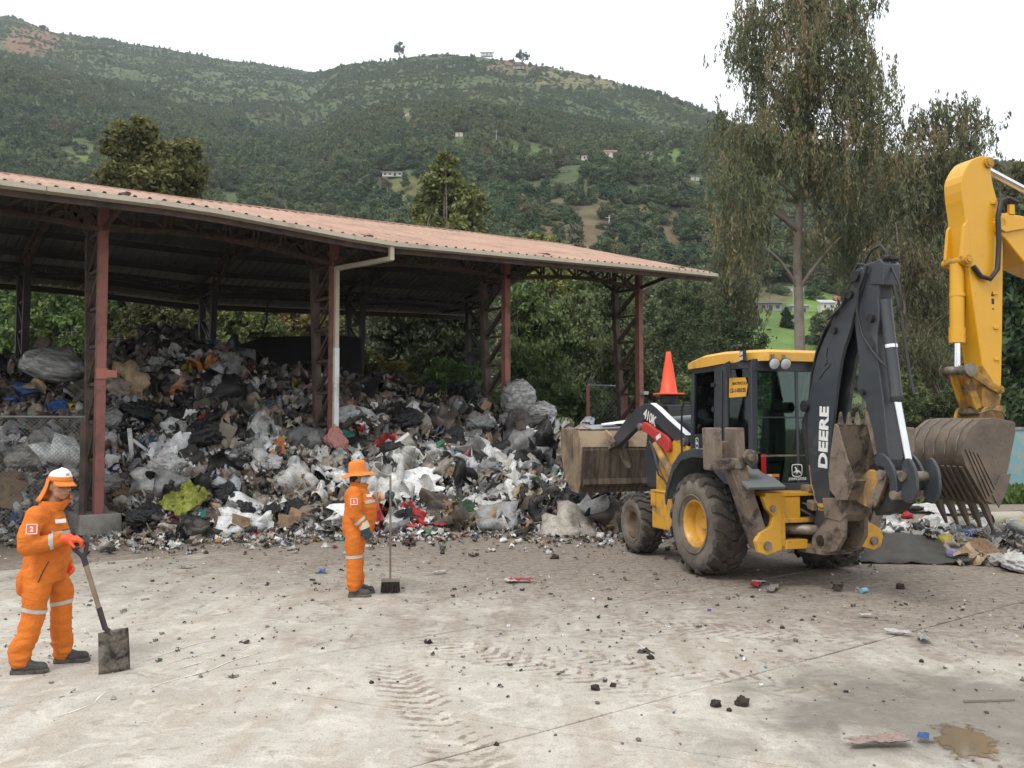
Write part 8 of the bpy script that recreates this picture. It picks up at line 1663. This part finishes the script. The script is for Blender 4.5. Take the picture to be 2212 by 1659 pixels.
band(COV, rk + Vector((.0, 0, .015)), (-.06, 0, 1), .018, .16, COV); band(COV, lk_ + Vector((0, 0, .015)), (-.06, 0, 1), .018, .15, COV); band(COV, (re * .45 + rw * .55), (.65, 0, -.75), .018, .10, COV); band(COV, (.15, -.10, 1.145), (0, -.1, 1), .018, .12, COV); band(COV, lw + Vector((-.085, 0, -.02)), (1, 0, .2), .018, .10, COV); band(COV, (-.15, -.05, 1.28), (-.4, 0, 1), .02, .08, COV)
ct = MB(); n = 22
for j in range(n):
    a = 2 * math.pi * j / n; c_, s_ = math.cos(a), math.sin(a); up = .05 + .01 * c_
    for z, r1, r2 in ((1.30, .10, .11), (1.31 + up * .6, .092, .096), (1.30 + up + .01, .086, .088), (1.305 + up * .4, .072, .078)): ct.v.append((-.015 + r1 * c_ + (.04 * (z - 1.30) / .06 if c_ > .3 else 0), r2 * s_, z - .03 * c_))
ct.f = [(4 * j + q, 4 * ((j + 1) % n) + q, 4 * ((j + 1) % n) + q + 1, 4 * j + q + 1) for j in range(n) for q in range(3)]; ct.m = [0] * len(ct.f); ct.build('collar', M_COV, WOM, smooth=60)
m = MB(); hand(m, rw + Vector((.012, 0, -.03)), (.40, .05, -1), (0, 1, .0), 1, .0135, (22, 30, 24), 1.1); limb(m, [rw, rw + Vector((.02, 0, -.05))], [.046, .044]); g1 = fuse('glove', m, .0065, M_GLOVB, WOM, 3)
m = MB(); hand(m, lw + Vector((.02, 0, 0)), (1, -.1, .02), (0, -1, 0), 1, .0135, (48, 60, 45), 1.15); limb(m, [lw, lw + Vector((.05, 0, 0))], [.046, .044]); g2 = fuse('glove', m, .0065, M_GLOVB, WOM, 3)
d1 = Vector((.40, .05, -1)).normalized(); MB().cyl(rw - d1 * .045, rw + d1 * .03, .060, .064, 20).build('cuff', M_CUFF, g1, smooth=50); MB().cyl(lw + Vector((-.055, .005, 0)), lw + Vector((.022, -.002, 0)), .060, .056, 20).build('cuff', M_CUFF, g2, smooth=50)
boot(WOM, (-.118, -.09), R(-3), .27, .15); boot(WOM, (-.07, .11), R(4), .27, .15)
patch(WOM, '1', (-.055, -.334, 1.16), (.10, -1, .16), .075); MB().box((.118, -.118, 1.21), (.006, .08, .034), rot=Matrix.Rotation(R(-48), 3, 'Z') @ Matrix.Rotation(R(-16), 3, 'Y')).build('chest_label', M_LETT, COV); MB().tube([(-.02, -.295, 1.12), (-.015, -.322, 1.03)], .0045, 6).build('pocket_zip', M_SEAM, COV)
MB().tube([(.195, -.06, 1.175), (.17, -.12, 1.17)], .0045, 6).build('pocket_zip', M_SEAM, COV)
# mask, hair, hat
m = MB(); n = 14; rows = 5
for j in range(n + 1):
    a = R(-82 + 164 * j / n)
    for q in range(rows): t = q / (rows - 1); bul = 1 + .16 * math.sin(math.pi * t) * math.cos(a) ** 2; m.v.append(tuple(hd2.p((.100 - .012 * t) * math.cos(a) * bul + .004, .074 * math.sin(a), -.012 - .085 * t)))
m.f = [(rows * j + q, rows * (j + 1) + q, rows * (j + 1) + q + 1, rows * j + q + 1) for j in range(n) for q in range(rows - 1)]; m.m = [0] * len(m.f); o = m.build('face_mask', M_MASK, WOM, smooth=60); o.modifiers.new('thick', 'SOLIDIFY').thickness = .004
m = MB(); m.ell(hd2.p(-.025, 0, .015), (.094, .082, .09), 16, 12, hd2.R); m.ell(hd2.p(-.07, 0, -.06), (.04, .05, .05), 12, 8, hd2.R); m.build('hair', M_HAIR, WOM, smooth=80)
m = MB(); n = 32; prof = [(.0, .195, 0), (.055, .192, 0), (.088, .178, 0), (.102, .155, .0), (.108, .10, 0), (.112, .055, 0), (.115, .045, 0), (.150, .030, .35), (.195, .010, .8), (.200, .008, .9)]
for (r_, z, wv) in prof:
    for j in range(n):
        a = 2 * math.pi * j / n; wob = wv * (.012 * math.sin(3 * a + .5) + .008 * math.sin(5 * a)); q = Matrix.Rotation(R(-10), 3, 'Y') @ Vector((r_ * math.cos(a) * 1.0, r_ * math.sin(a) * .90, z - .012 + wob + (.006 * math.sin(7 * a) if 0.05 < z < .16 else 0))); m.v.append(tuple(hd2.p(q.x - .008, q.y, q.z)))
m.f = [(i * n + j, i * n + (j + 1) % n, (i + 1) * n + (j + 1) % n, (i + 1) * n + j)[::-1] for i in range(len(prof) - 1) for j in range(n)]; m.m = [0] * len(m.f); o = m.build('bucket_hat', M_CAPO, WOM, smooth=50); o.modifiers.new('thick', 'SOLIDIFY').thickness = .004
# broom
BR = empty('broom', (0, 0, 0), 0, 'push broom with wooden handle and dark bristles held upright by the second worker', 'broom'); BR.location = WOM.location; BR.rotation_euler = WOM.rotation_euler
bx_, by_ = .383, .095; MB().tube([(bx_ - .003, by_, 1.44), (bx_, by_, 1.0), (bx_ + .003, by_, .17)], .0135, 10).build('handle', M_HANDLE, BR, smooth=50); MB().box((bx_ + .005, by_, .155), (.225, .06, .042)).build('head', mat('grey_broom_block', (.26, .23, .19), .8), BR, bevel=.006)
m = MB(); rb = random.Random(2)
for i in range(16):
    for j in range(5): x = bx_ - .10 + .21 * i / 15; y = by_ - .024 + .048 * j / 4; m.bar((x, y, .14), (x + rb.uniform(-.012, .012), y + rb.uniform(-.02, .02), .006 + rb.uniform(0, .008)), .012)
o = m.build('bristles', mat('dark_bristles', (.025, .018, .014), .9), BR); o['kind'] = 'stuff'
# ================================================================== thin haze between the yard and the hills
k = NT('air'); k.t.nodes.remove(k.b); pv = k.n('ShaderNodeVolumePrincipled'); pv.inputs['Color'].default_value = (.86, .93, 1., 1); pv.inputs['Density'].default_value = .00022; pv.inputs['Anisotropy'].default_value = .2
k.l(pv.outputs[0], k.out.inputs['Volume'])
HAZE = MB().box((0, 640, 270), (3600, 1400, 542)).build('haze', k.mat); tag(HAZE, 'thin pale haze softening the far hillsides', kind='stuff')
